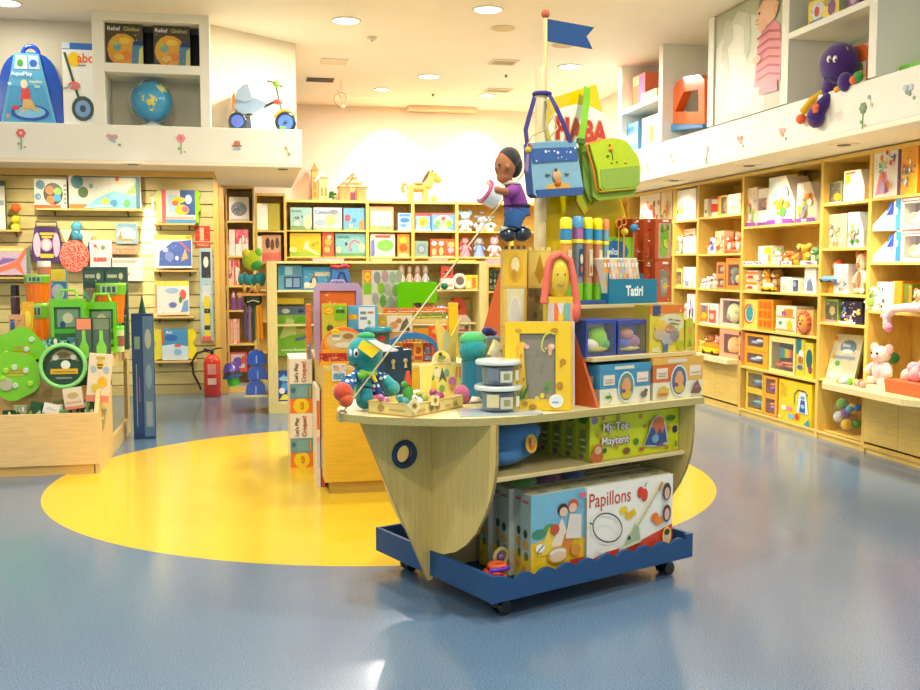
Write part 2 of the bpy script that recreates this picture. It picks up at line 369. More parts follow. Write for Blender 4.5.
# ============================================================ SHIP
def BP(px,py,y=0): 
    p=inv(FR_B,px,py,y=y); return (p[0],p[2])
ship=thing('ship_display_stand','wooden sailing ship display stand on a blue wheeled tray','display stand',W(FR_B,0,0),FR_B[2])
NV='paint:1c4c7c'
tr=MB(); tr.box(-.589,-.469,.09,.589,.469,.11,NV).build('tray',ship)
m=MB(); m.box(-.607,-.469,.088,-.589,.469,.205,NV); m.box(.589,-.469,.088,.607,.469,.205,NV); m.box(-.607,.469,.088,.607,.487,.205,NV); m.build('tray_rim',ship,bev=.002)
pts=[(-.607,.088),(.607,.088),(.607,.205),(.56,.205)]
N=140
for i in range(N+1):
    u=i/N; x=.56-u*1.1; pts.append((x,.166+.028*abs(math.sin(PI*x/.118+.4))**.8))
pts+=[(-.57,.2),(-.607,.205)]
m=MB(); m.prism(pts,-.487,-.469,NV,'XZ'); m.build('wave_lip',ship)
for sx,sy in ((-.5,-.4),(-.5,.36),(.5,-.4),(.5,.36)):
    c=MB(); c.cyl((sx,sy,.07),(sx,sy,.088),.03,.03,'metal:777777'); c.box(sx-.022,sy-.02,.03,sx+.022,sy+.02,.075,'gloss:18181a')
    for o in (-.032,.012): c.cyl((sx+.01,sy+o,.0325),(sx+.01,sy+o+.022,.0325),.0325,.0325,'gloss:141416',16)
    c.build('caster',ship)
# fin with porthole
ph=[(-.742+.043*math.cos(2*PI*i/24),.664+.05*math.sin(2*PI*i/24)) for i in range(24)]
m=MB(); m.prism([(-.965,.84),(-.59,.84),(-.59,.07),(-.615,.065)],-.009,.009,'vwood:e6ca78','XZ',holes=[ph],edge='vwood:b49a5c'); m.build('bow_fin',ship)
m=MB(); m.torus((-.742,-.012,.664),.052,.013,'paint:223e5c','Y',28,8); m.torus((-.742,.012,.664),.052,.013,'paint:223e5c','Y',28,8); m.build('porthole_ring',ship)
hull=[(.5,.84),(.5,.68),(.487,.60),(.46,.52),(.42,.445),(.36,.36),(.29,.295),(.21,.245),(.11,.21),(0,.2)]
full=hull+[(-a,b) for a,b in hull[::-1][1:]]
for x,nm in ((-.6,'bow_panel'),(.575,'stern_panel')):
    m=MB(); m.prism(full,x,x+.016,'vwood:e6ca78','YZ',edge='wood:a98f52'); m.build(nm,ship)
MB().box(-.58,.0,.11,.575,.016,.84,'vwood:c9b47a').build('centre_panel',ship)
MB().box(-.58,-.455,.592,.575,-.0,.61,WP).build('lower_shelf',ship,bev=.002)
dk=[(-1.05,-.02),(-1.04,-.05),(-.99,-.15),(-.9,-.26),(-.78,-.37),(-.65,-.45),(-.5,-.5),(-.3,-.515),(.64,-.515)]
dk=dk+[(a,-b) for a,b in dk[::-1]]
m=MB(); m.prism(dk,.84,.872,'wood:dccf98','XY',edge='wood:bfae6c'); m.build('deck',ship,bev=.003)
m=MB(); m.torus((-1.045,0,.862),.022,.007,'wood:c8b884','Y',16,6); m.build('bow_ring',ship)
m=MB(); m.cyl((.036,0,.872),(.036,0,2.44),.031,.029,'vwood:e2d09c',20); m.build('mast',ship)
m=MB(); m.cyl((.062,0,2.44),(.062,0,2.68),.010,.009,'vwood:dcc584',12); fp=m.build('flagpole',ship)
MB().sph((.062,0,2.695),.021,'gloss:b5553a').build('finial_ball',fp)
fl=[BP(547,19),BP(594,27.5),BP(586,36.5),BP(592,49),BP(547,41)]
m=MB(); m.prism(fl,-.004,.004,'cloth:1f4a80','XZ'); m.build('flag',ship)
sl=[(.05,.875),(.62,.875),(.72,1.30),(.74,1.45),BP(640,250),BP(625,195),BP(601,83),(.05,2.285)]
m=MB(); m.prism(sl,.035,.05,'gloss:e6c800','XZ'); sb=m.build('sail_board',ship)
m=MB(); c0=BP(574,127,.03); 
A=[('e',.5,.5,.5,.5,'gloss:f1efd8')]
m.art(.44,.26,[('e',.5,.5,.5,.5,'gloss:f3f1dc')],x0=c0[0]-.165,z0=c0[1]-.145,y=.034)
m.art(.44,.26,[('t','HABA',.10,.28,.46,'gloss:e8a860',.80,0,.09)],x0=c0[0]-.165,z0=c0[1]-.145,y=.0325)
m.art(.44,.26,[('t','HABA',.115,.30,.42,'gloss:c8382a',.77,0,.045)],x0=c0[0]-.165,z0=c0[1]-.145,y=.0315)
m.build('sail_logo',sb)
m=MB(); m.box(-.03,-.46,1.072,.64,.035,1.092,WP); m.build('rear_shelf',ship,bev=.002)
m=MB(); m.box(-.03,-.26,1.30,.68,.035,1.318,WP); m.build('rear_shelf',ship,bev=.002)
m=MB(); m.prism([(-.505,.872),(.505,.872),(.20,1.5),(-.20,1.5)],-.045,-.030,'gloss:d2602a','YZ'); m.build('sail_brace',ship)
# rigging line from the mast to the bow ring
pa=Vector((.036,-.03,2.2)); pb=Vector((-1.045,-.015,.885))
BPv=lambda px,py,y:Vector((inv(FR_B,px,py,y=y)[0],y,inv(FR_B,px,py,y=y)[2]))
q=BPv(482,228,-.02)
pa=pb+(q-pb)*1.62
m=MB(); m.tube([pb,pb.lerp(pa,.5),pa,Vector((.036,-.03,pa.z+.12))],.0038,'cloth:d8cf9c',6); rp=m.build('rigging_rope',ship)
gb=BPv(444.5,286,-.02); MB().sph(gb,.0165,'gloss:1c7a50').build('rope_ball',rp)
# ============================================================ PRODUCT MAKERS
def pic(seed,cols,n=8,box=(.08,.1,.92,.75),big=.16):
    n=int(n*2.2); big*=.8; cols=list(cols)+["f4ecd8"]
    r=random.Random(seed); o=[]
    for i in range(n):
        a=r.uniform(box[0],box[2]);b=r.uniform(box[1],box[3]); q=r.uniform(.4,1)*big
        q=min(q,a-.01,.99-a); q2=min(q*r.uniform(.7,1.3),b-.01,.99-b)
        c=cols[i%len(cols)]
        if q<.02 or q2<.02: continue
        k=r.random()
        if k<.6: o.append(('e',a,b,q,q2,c))
        elif k<.8: o.append(('p',[(a-q,b-q2),(a+q,b-q2*.6),(a+q*.2,b+q2)],c))
        else: o.append(('r',a-q,b-q2*.5,a+q,b+q2*.5,c))
    return o
def dk_(h,f): return ''.join('%02x'%int(int(h[i:i+2],16)*f) for i in (0,2,4))
def kid(u,v,s,hair,shirt,skin='e9b48c',asp=1.):
    """a small printed child: s is head radius in v, asp = h/w of the face of the box"""
    return [('p',[(u-1.6*s*asp,v-4*s),(u+1.6*s*asp,v-4*s),(u+.9*s*asp,v-1*s),(u-.9*s*asp,v-1*s)],shirt),('e',u,v+.15*s,1.15*s*asp,1.1*s,hair),('e',u,v-.15*s,.85*s*asp,.9*s,skin)]
def carton(sl,dep,base,art,label,cat='toy box',name='toy_box',group=None,side=None,dr=0,lean=0,top=None,bev=.0):
    loc,rz,w,h=sl; m=MB(); art=list(art)
    if art:   # fine print over the big shapes: small type, stars and spots
        r=random.Random(label); cs=[a[-1] for a in art if a[0] in 'rep' and isinstance(a[-1],str)]+['f4efe0',dk_(base,.72),dk_(base,.5)]
        for i in range(10+int(60*w)):
            u,v=r.uniform(.05,.93),r.uniform(.05,.93); q=r.uniform(.008,.02); c=r.choice(cs); k=r.random()
            if k<.45: art.append(('r',max(.01,u-q*1.6/w*.25),v-q*.10/h*1.2,min(.99,u+q*2.2/w*.25),v+q*.16/h,c))
            elif k<.8: art.append(('e',u,v,min(.3*q/w,.05),min(.3*q/h,.05),c))
            else: art.append(('p',[(u-.35*q/w,v-.3*q/h),(u+.3*q/w,v-.35*q/h),(u,v+.5*q/h)],c))
    if lean: m.M=Matrix.Rotation(-lean,4,'X')
    m.box(-w/2,0,0,w/2,dep,h,side or base); 
    m.art(w,h,[('r',0.004,0.004,.996,.996,base)]+list(art),st=.0008)
    if top: m.box(-w/2+.001,.001,h,w/2-.001,dep-.001,h+.001,top)
    return single(m,name,label,cat,loc,rz+dr,group)
def winbox(sl,dep,frame,inner,toys,label,cat='toy box',name='window_box',group=None,art=(),win=(.14,.14,.86,.8),dr=0,kind='blob'):
    """carton with a real window: recessed interior, a toy inside and a clear pane"""
    loc,rz,w,h=sl; t=thing(name,label,cat,loc,rz+dr,group); m=MB()
    a,b,c,d=[-w/2+win[0]*w,win[1]*h,-w/2+win[2]*w,win[3]*h]
    m.prism([(-w/2,0),(w/2,0),(w/2,h),(-w/2,h)],0,.004,frame,'XZ',holes=[[(a,b),(c,b),(c,d),(a,d)]])
    m.box(-w/2,dep-.004,0,w/2,dep,h,frame); m.box(-w/2,.004,0,-w/2+.004,dep-.004,h,frame); m.box(w/2-.004,.004,0,w/2,dep-.004,h,frame)
    m.box(-w/2+.004,.004,0,w/2-.004,dep-.004,.004,frame); m.box(-w/2+.004,.004,h-.004,w/2-.004,dep-.004,h,frame)
    m.box(a-.001,dep*.5,b-.001,c+.001,dep*.52,d+.001,inner); m.art(w,h,art,y=-.0003)
    m.build('carton',t)
    q=MB(); ww,hh=c-a,d-b
    for i,(u,v,ru,rv,col) in enumerate(toys): q.sph((a+u*ww,dep*.26,b+v*hh),(ru*ww*1.15,min(dep*.23,max(ru*ww,.01)),rv*hh*1.1),col,12,8)
    q.build('toy',t)
    MB().box(a,.001,b,c,.002,d,'clear:ffffff').build('window',t)
    return t
def plush(sl,body,belly,label,cat='soft toy',name='plush_toy',group=None,ears='round',earc=None,limb=None,dep=None,dr=0,eyes=True,cloth='plush'):
    loc,rz,w,h=sl; t=thing(name,label,cat,loc,rz+dr,group); C=cloth+':'; d=dep or w*.5
    b=MB(); b.sph((0,d*.5,h*.32),(w*.30,d*.42,h*.30),C+body); b.sph((0,d*.42,h*.72),(w*.30,d*.42,h*.21),C+body)
    for s in(-1,1):
        b.tube([(s*w*.2,d*.45,h*.5),(s*w*.36,d*.35,h*.40),(s*w*.44,d*.25,h*.27)],w*.09,C+(limb or body),8,w*.10)
        b.tube([(s*w*.15,d*.45,h*.12),(s*w*.24,d*.2,h*.07),(s*w*.30,d*.05,h*.085)],w*.11,C+(limb or body),8,w*.12)
    b.build('body',t)
    m=MB(); m.sph((0,d*.22,h*.33),(w*.19,d*.18,h*.2),C+belly); m.sph((0,d*.08,h*.67),(w*.13,d*.16,h*.08),C+belly); m.build('belly_and_muzzle',t)
    e=MB(); ec=C+(earc or body)
    for s in(-1,1):
        if ears=='round': e.sph((s*w*.30,d*.45,h*.87),(w*.17,d*.12,h*.12),ec)
        elif ears=='long': e.sph((s*w*.17,d*.45,h*.93),(w*.08,d*.1,h*.2),ec)
        elif ears=='point': e.cyl((s*w*.17,d*.45,h*.83),(s*w*.24,d*.45,h*1.0),w*.1,w*.01,ec,8)
        elif ears=='drop': e.sph((s*w*.32,d*.4,h*.68),(w*.09,d*.12,h*.15),ec)
    e.build('ears',t)
    if eyes:
        y=MB()
        for s in(-1,1): y.sph((s*w*.11,d*.02,h*.76),(w*.035,w*.03,w*.035),'gloss:151515',8,6)
        y.build('eyes',t)
    return t
def doll(sl,dress,skin,hair,label,cat='doll',name='rag_doll',group=None,dr=0,hat=None):
    loc,rz,w,h=sl; t=thing(name,label,cat,loc,rz+dr,group)
    b=MB(); b.lathe([(w*.42,0),(w*.40,h*.08),(w*.28,h*.35),(w*.17,h*.58),(w*.08,h*.64)],'cloth:'+dress,16,(0,w*.42,0))
    for s in(-1,1): b.tube([(s*w*.14,w*.42,h*.56),(s*w*.32,w*.3,h*.46),(s*w*.40,w*.2,h*.33)],w*.07,'cloth:'+dress,8)
    b.build('dress',t)
    m=MB(); m.sph((0,w*.38,h*.76),(w*.24,w*.22,h*.15),'cloth:'+skin); m.build('head',t)
    m=MB(); m.sph((0,w*.46,h*.80),(w*.29,w*.22,h*.17),'cloth:'+hair)
    if hat: m.cyl((0,w*.42,h*.84),(0,w*.42,h*1.0),w*.22,w*.03,'cloth:'+hat)
    else:
        for s in(-1,1): m.sph((s*w*.27,w*.42,h*.68),(w*.09,w*.1,h*.11),'cloth:'+hair)
    m.build('hair',t); return t
def tub(sl,col,lid,label,cat='tub',name='toy_tub',group=None,band=None,n=20,taper=.95):
    loc,rz,w,h=sl; t=thing(name,label,cat,loc,rz,group); r=w/2
    MB().lathe([(r*taper,0),(r*.97,h*.85)],col,n,(0,r,0)).build('body',t)
    MB().lathe([(r,h*.85),(r,h*.99),(r*.9,h)],lid,n,(0,r,0)).build('lid',t)
    if band: MB().lathe([(r*.975,h*.22),(r*.985,h*.62)],band,n,(0,r,0)).build('paper_band',t)
    return t
def rings(sl,cols,label,group=None,name='stacking_rings',cat='stacking toy'):
    loc,rz,w,h=sl; t=thing(name,label,cat,loc,rz,group); n=len(cols); r=w/2
    MB().lathe([(r,0),(r,h*.06)],cols[0],16,(0,r,0)).build('base',t)
    for i,c in enumerate(cols):
        R=r*(1-.11*i)*.72; z=h*(.06+(i+.5)*.80/n); MB().torus((0,r,z),R*.72+.001,h*.40/n,c,n=18,k=8).build('ring',t)
    MB().sph((0,r,h*.92),h*.08,cols[-1]).build('knob',t); return t
def car(sl,c1,c2,label,group=None,dep=.12,name='toy_car',cat='toy car'):
    loc,rz,w,h=sl; t=thing(name,label,cat,loc,rz,group)
    b=MB(); b.box(-w/2,0,h*.2,w/2,dep,h*.58,c1); b.build('chassis',t,bev=h*.08)
    b=MB(); b.prism([(-w*.3,h*.58),(w*.28,h*.58),(w*.18,h),(-w*.22,h)],dep*.1,dep*.9,c2,'XZ'); b.build('cabin',t,bev=h*.05)
    for x in(-.3,.3):
        for y in (-.004,dep-.012): MB().cyl((x*w,y,h*.2),(x*w,y+.016,h*.2),h*.2,h*.2,'gloss:222222',14).build('wheel',t)
    return t
def taper_box(sl,dep,base,art,label,side=None,group=None,name='toy_box',cat='toy box',cut=.35,inner=None,toys=()):
    """carton whose upper right corner slopes away, with a set-in toy"""
    loc,rz,w,h=sl; m=MB(); m.prism([(-w/2,0),(w/2,0),(w/2,h*.45),(w/2-cut*w,h),(-w/2,h)],0,dep,side or base,'XZ')
    m.art(w,h,[('p',[(.005,.005),(.995,.005),(.995,.44),(1-cut,.99),(.005,.99)],base)]+list(art))
    return single(m,name,label,cat,loc,rz,group)
R=lambda px0,px1,pyt,zb,inset=.04,pyb=None: slot(FR_R,RX+inset,px0,px1,pyt,zb,pyb)
gD='toys in the widest right-wall bookcase';gE='toys in the bookcase over the twin doors';gF='toys in the narrow bookcase beside the ship';gC='toys in the narrow bookcase beside the counter';gB='toys around the long counter'
r_,y_,g_,b_,w_,o_,p_,k_,s_='d8382c','f2c71c','4da23a','2f6ec0','f4f1e6','ee8a2a','8a3fa8','e88fae','e9b48c'
MIX=[r_,y_,g_,b_,o_]
WDE='widest right-wall bookcase'
# ---- D row 1 (z 1.89)
carton(R(745,757,188,1.89),.2,'f6e3cc',pic(1,[o_,k_,y_,'8fb85a'],7)+[('r',0,0,1,.1,p_)],'slim pale flower-print box at the left of the widest bookcase top shelf',group=gD)
winbox(R(756,768.5,189,1.89,.05),.2,'f7efe2','3a1c28',[(.5,.5,.3,.3,'plush:d83a30')],'rounded white box with a dark red window on the top shelf of the widest bookcase',group=gD,win=(.2,.42,.85,.75),art=[('r',0,0,1,.1,p_)])
def pyr(px0,px1,pyt,base,cols,label,seed):
    return taper_box(R(px0,px1,pyt,1.89,.02),.22,base,[('p',[(.02,.12),(.5,.12),(.35,.97),(.02,.97)],'dfeef0')]+pic(seed,cols,10,(.2,.15,.75,.7),.14)+[('r',0,.0,1,.1,p_),('r',.35,.02,.6,.08,w_)],label,group=gD,side='e9dcc8')
pyr(769,795,176,'f3e6cc',['58c04a','8ad0d8',o_,y_,'9a8fc0'],'sloped pastel box with a green figure, tallest on the top shelf of the widest bookcase',3)
pyr(797,817,182,'dcc8a4',['b08f60','e8d8b0','8a8f9a',o_,y_],'sloped beige-grey box at the right end of the widest bookcase top shelf',4)
carton(slot(FR_R,RX+.3,786,798,174,1.89),.06,'f0d23c',[('r',.1,.05,.9,.55,'1c1c24')],'yellow and black box standing behind the sloped boxes on the top shelf',group=gD)
carton(slot(FR_R,RX+.3,806,819,179,1.89),.06,'e8c43a',[('r',.1,.1,.9,.6,'1c1c24')],'second yellow and black box behind the beige sloped box, further right',group=gD)
# ---- D row 2 (1.51)
tub(R(754,763,254,1.51),'gloss:cfe6ef','gloss:f0f0ea','small pale blue tub on the second shelf of the widest bookcase',group=gD)
carton(R(758,772,246,1.51,.10),.12,'f2f0e2',[('r',.45,.05,.95,.95,y_),('e',.7,.4,.15,.2,o_)],'white and yellow carton behind the pale blue tub',group=gD)
plush(R(770,779,250,1.51),'f0f0e0','d7e8c0','little white plush with green hat on the second shelf of the widest bookcase',group=gD,ears='long',earc='8cc05a')
plush(R(778,791,250,1.51,.06),'f07e28','f6c890','bright orange lying plush on the second shelf of the widest bookcase',group=gD,ears='drop')
plush(R(790,806,243,1.51),'f2b71a','8a5020','large golden yellow plush lion on the second shelf of the widest bookcase',group=gD)
plush(R(806,817,246,1.51,.06),'6fa36a','cfe0b8','green and white plush at the right end of the second shelf in the widest bookcase',group=gD,ears='point')
for i,(a,b,l) in enumerate(((743,753,'small pink-and-purple rattle card at the left of the second shelf'),(753,763,'small lilac rattle card under the pale blue tub'),(781,791,'purple toy tag card below the orange plush'),(800,816,'purple and red price card below the golden lion'))):
    m=MB(); w=slot(FR_R,RX+.005,a,b,260,1.51); m.box(-w[2]/2,0,0,w[2]/2,.006,.035,'f3eef0'); m.art(w[2],.035,pic(i+40,[p_,'c85aa0','5a3f8f'],5,(.1,.3,.9,.7),.2)); single(m,'price_card',l,'card',w[0],w[1],'price cards on the shelf edges')
# ---- D row 3 (1.255)
for i,(a,b,t_,c,l) in enumerate(((743,758,270,'f4e0c8','cream striped box, upper of two at the left of shelf three'),(743,757,281,'f6ead8','white and orange box at the lower left of the third shelf'))):
    zz=1.255 if i else 1.36; sl=R(a,b,t_,zz)
    carton((sl[0],sl[1],sl[2],.095 if not i else .10),.2,c,[('r',0,.6,1,.9,o_),('e',.5,.3,.2,.2,r_),('r',.1,.1,.9,.2,y_)],l+' of the widest bookcase',group=gD)
plush(R(758,768,268,1.255),'f0a820','f7e0a0','standing yellow plush giraffe on the third shelf of the widest bookcase',group=gD,ears='point')
plush(R(766,779,268,1.255,.07),'b07828','e8c890','brown and gold plush horse on the third shelf of the widest bookcase',group=gD,ears='point')
car(R(760,772,283,1.255,.0),'gloss:f4c11c','gloss:f6f0e0','small yellow toy car on the third shelf of the widest bookcase',group=gD,dep=.05)
carton(R(780.5,791,277,1.255),.16,'f1e9dc',[('e',.4,.3,.25,.2,'d8c8a8')],'plain cream box right of the gold plush horse',group=gD)
carton(R(791,803,278.5,1.255),.16,'eae6dc',[('r',.15,.1,.6,.9,'3f4a6a'),('e',.3,.6,.15,.2,'8fa8c8'),('r',.75,.05,.95,.95,'e8d890')],'cream box with dark figures in the middle of the third shelf',group=gD)
carton(R(804.5,816,267.5,1.255),.16,'f3f2ee',[('p',[(.2,.1),(.8,.1),(.7,.4),(.5,.6),(.25,.45)],'6a86a8')],'tall white box with a blue-grey animal at the right of the third shelf',group=gD)
# ---- D row 4 (.884)
carton(R(742.5,757.5,299.5,.884,.03),.2,'f6d060',[('e',.45,.5,.38,.36,'d8662a'),('e',.5,.5,.3,.3,'f0e0c8'),('e',.5,.52,.24,.28,'2f9aa0')],'yellow box with an oval turquoise picture on the fourth shelf of the widest bookcase',group=gD)
m=[('r',.08+.3*i,.1+.3*j,.3+.3*i,.32+.3*j,'d86a18') for i in range(3) for j in range(3)]
carton(R(758,773,299.5,.884,.03),.2,'f29a28',m,'orange box with a grid of square holes beside the oval picture box',group=gD)
tub(R(773,778,307,.884,.05),'gloss:8f9a3a','gloss:5a6a2a','thin olive jar between the orange grid box and the shelf sorter',group=gD)
t=carton(R(776,796,306,.884,.03),.18,'f3e4c6',[('r',.05,.55,.95,.62,'c89850'),('r',.4,.62,.85,.9,o_),('r',.3,.64,.5,.8,p_),('r',.1,.2,.5,.5,'f6f4ee'),('e',.25,.35,.1,.08,g_),('e',.7,.3,.14,.18,y_),('r',.05,.05,.95,.12,'c89850')],'cream play kitchen box with colourful fruit on the fourth shelf of the widest bookcase',group=gD)
t=thing('lion_box','square tan box with a big orange lion face at the right of the fourth shelf','toy box',*R(797,813,310,.884,.03)[:2],gD); sl=R(797,813,310,.884,.03)
m=MB(); m.box(-sl[2]/2,0,0,sl[2]/2,.16,sl[3],'d8b060'); m.build('carton',t)
m=MB(); 
for i in range(14): 
    a=2*PI*i/14; m.sph((.085*math.cos(a),-.012,sl[3]*.5+.085*math.sin(a)),(.028,.02,.028),'plush:c85a1c',8,6)
m.sph((0,-.012,sl[3]*.5),(.078,.035,.078),'plush:f0a020'); m.sph((-.025,-.045,sl[3]*.5+.02),.008,'gloss:111111',8,6); m.sph((.025,-.045,sl[3]*.5+.02),.008,'gloss:111111',8,6); m.sph((0,-.048,sl[3]*.5-.01),(.014,.01,.01),'gloss:40200c',8,6)
m.build('lion_face',t)
# ---- D row 5 (.50)
def boat_box(sl,zoff,l):
    winbox((sl[0]+Vector((0,0,zoff)),sl[1],sl[2],sl[3]),.18,'f0a224','2a2a3c',[(.35,.4,.3,.2,'gloss:8fb0d8'),(.6,.6,.2,.2,'gloss:e8e8e8')],l,group=gD,win=(.12,.25,.8,.85))
sl=R(744.5,768,334,.50,.03); hh=sl[3]/2
boat_box((sl[0],sl[1],sl[2],hh-.003),hh,'orange window box with a toy boat, upper of two on the fifth shelf'); boat_box((sl[0],sl[1],sl[2],hh-.003),0,'orange window box with a toy boat, lower of two on the fifth shelf')
sl=R(769,795,337,.50,.03)
t=winbox(sl,.18,'f1e08c','3a3444',[(.25,.16,.2,.07,'gloss:c8442c'),(.7,.16,.25,.07,'gloss:a83a2c'),(.6,.26,.3,.05,'gloss:d86a3a')],'wide pale yellow box with a rainbow xylophone seen through its window',name='xylophone_box',group=gD,win=(.1,.08,.94,.84))
m=MB()
for i,c in enumerate(['2f6ec0','2f9aa0','4da23a','a8c832','f2c71c','ee8a2a','d8382c','a8382c']):
    hh=sl[3]*(.15-.008*i); x=-sl[2]*.22+i*sl[2]*.075; m.box(x,.03,sl[3]*.55-hh,x+sl[2]*.055,.045,sl[3]*.55+hh,'gloss:'+c)
m.build('xylophone',t)
carton(R(796.5,804.5,339,.50,.03),.18,'d8c838',[('r',0,.6,.6,1,'1a7a8a'),('e',.6,.6,.3,.12,'e8e4d8'),('e',.55,.45,.3,.1,'b06a3c'),('e',.5,.25,.35,.06,'3c5aa8')],'narrow yellow-green flute box right of the xylophone box',group=gD)
carton(R(805,813,343,.50,.03),.18,'e9d23a',[('e',.55,.55,.4,.28,'12606c'),('e',.7,.25,.25,.12,'7a3f6a')],'narrow yellow box with a dark teal circle at the right of the fifth shelf',group=gD)
# ---- D row 6 (.07)
sl=R(746,763,370,.07,.03); hh=sl[3]/2
for i,(zo,l) in enumerate(((hh,'upper'),(0,'lower'))):
    winbox((sl[0]+Vector((0,0,zo)),sl[1],sl[2],hh-.003),.2,'ecc43a','a9a49c',[(.5,.3,.4,.16,'gloss:2c4a8c'),(.5,.45,.3,.12,'gloss:7ab8a0'),(.35,.35,.1,.2,'gloss:3a9a5a')],l+' yellow open box with a blue toy piano in the bottom row',group=gD,win=(.12,.12,.95,.85))
    s2=R(763.5,777,376,.07,.03); h2=s2[3]/2
    winbox((s2[0]+Vector((0,0,h2 if i==0 else 0)),s2[1],s2[2],h2-.003),.2,'f0a82c','e8a85c',[(.5,.35,.34,.22,'gloss:7a2f9a'),(.5,.62,.34,.14,'gloss:ee7a2a'),(.5,.3,.12,.12,w_)],l+' orange box with a purple and orange tambourine in the bottom row',group=gD,win=(.16,.1,.86,.86))
sl=R(779,812,382,.07,.02)
carton(sl,.22,'f0cf1c',[('t','little',.06,.87,.04,r_,.14),('r',.05,.85,.2,.86,r_)]+[('r',.06,.6+.05*i,.26,.615+.05*i,'b89a20') for i in range(5)]+[('l',[(.5,.45),(.5,.7),(.6,.82),(.8,.82),(.9,.72)],.012,'26384a'),('p',[(.58,.28),(.92,.28),(.84,.78),(.66,.78)],'e8eaf0'),('p',[(.66,.3),(.84,.3),(.82,.6),(.7,.6)],'2f5ab0'),('e',.76,.45,.06,.05,'8fd0e0'),('e',.76,.66,.07,.04,'4aa0d8'),('e',.42,.14,.1,.06,'7ab8e8'),('e',.6,.17,.06,.08,r_),('e',.2,.32,.08,.06,w_),('e',.36,.33,.07,.06,k_),('p',[(.8,.02),(.97,.02),(.97,.2)],'2fa0a8'),('e',.07,.08,.04,.03,w_)],'large yellow box with a toy vacuum cleaner picture on the bottom shelf',group=gD)
# ---- C bay
carton(R(826,842,182,2.03,.06),.14,'8f9a5a',[('r',.12,.06,.9,.92,'6a6a62'),('e',.7,.3,.22,.18,'f2b01a'),('r',.1,0,.95,.08,w_)],'square green-framed box with a yellow flower on the top shelf of the narrow bookcase',group=gC)
t=taper_box(R(844,864.5,170,2.03,.02),.2,'f6efe4',[('p',[(.05,.55),(.35,.62),(.3,.9),(.05,.95)],y_),('r',.1,.88,.55,.95,'c87840'),('e',.6,.3,.1,.05,k_)],'white sloped gift box with a golden corner on the top shelf of the narrow bookcase',group=gC,cut=.2)
carton(R(829,847,214,1.65,.06),.14,'d8c79c',pic(60,['b8a878',w_,'8fa07a','c89a70'],12,big=.12),'beige patterned box, left on the second shelf of the narrow bookcase',group=gC)
taper_box(R(848,864,212,1.65,.03),.2,'cfe0e0',pic(61,[g_,y_,'9ad0e0',k_,'7ab04a'],12,(.1,.1,.7,.7),.13),'pale blue sloped box with green leaves on the second shelf of the narrow bookcase',group=gC)
doll(R(823.5,836,258,1.266,.05),'f0b428','e8b088','e8602a','floppy orange and yellow clown doll sitting on the third shelf of the narrow bookcase',group=gC,hat='e8602a')
car(R(818,832,276,1.36,.0),'gloss:4a90c8','gloss:8cc8e0','small blue toy plane sticking out over the third shelf edge',group=gC,dep=.06,name='toy_plane',cat='toy plane')
carton(R(834,848,264,1.266,.05),.14,'f4e8e2',pic(62,['c8d8e8',r_,'e8c8b8','9ab0c8'],7),'white box with a small bear print on the third shelf of the narrow bookcase',group=gC)
plush(R(851,864,250,1.266,.04),'f3e2b8','e8602a','long cream and orange plush tower at the right of the third shelf',group=gC,earc='ee7a2a')
carton(R(824,838,299,1.02,.05),.1,'9ab83a',[('r',.12,.06,.95,.9,'5a6050'),('e',.6,.5,.2,.2,'c8b070'),('r',.1,0,.9,.1,k_)],'green-framed dark picture box on the shelf above the tilted book',group=gC)
carton(R(840.5,862,301,1.02,.05),.1,'2c2844',pic(63,['f0d8b0','8a5aa8','e8c04a','4a7ac8'],11,big=.12)+[('r',.0,0,.8,.1,w_)],'dark purple box with bright figures above the tilted book',group=gC)
sl=R(824,856,335,.53,.10)
carton((sl[0]+Vector((0,-.01,.0)),sl[1]-.0,.30,.40),.03,'d9d3ae',[('e',.55,.72,.28,.16,'5f86a0'),('e',.55,.62,.2,.05,w_),('t','Baby',.36,.7,.1,w_,.4),('r',.15,.45,.85,.52,'8fa0b8'),('e',.3,.35,.08,.06,g_),('r',.05,.02,.95,.14,'f2d8cf'),('e',.08,.9,.06,.05,o_),('e',.1,.5,.06,.05,y_)],'pale tilted gift set board with a blue oval leaning in the narrow bookcase',group=gC,side='8fae8a',lean=.30,dr=.30)
# round clear bag of colourful plush in the open bottom bay
sl=R(833,866,398,.07,.06)
t=thing('clear_toy_bag','round clear bag of colourful soft toys in the open bottom bay','toy bag',(5.0,-inv(FR_R,850,415,y=5.0)[0],.071),-PI/2,gC)
MB().sph((0,0,.165),(.19,.13,.165),'clear:e8f0f4',20,12).build('bag',t)
r=random.Random(5)
for c in (y_,g_,b_,'8a5aa8','f0f0e8','5ab0c8',y_,'7ac04a',o_): MB().sph((r.uniform(-.11,.11),r.uniform(-.06,.04),r.uniform(.08,.25)),r.uniform(.03,.05),'plush:'+c,10,7).build('soft_toy',t)
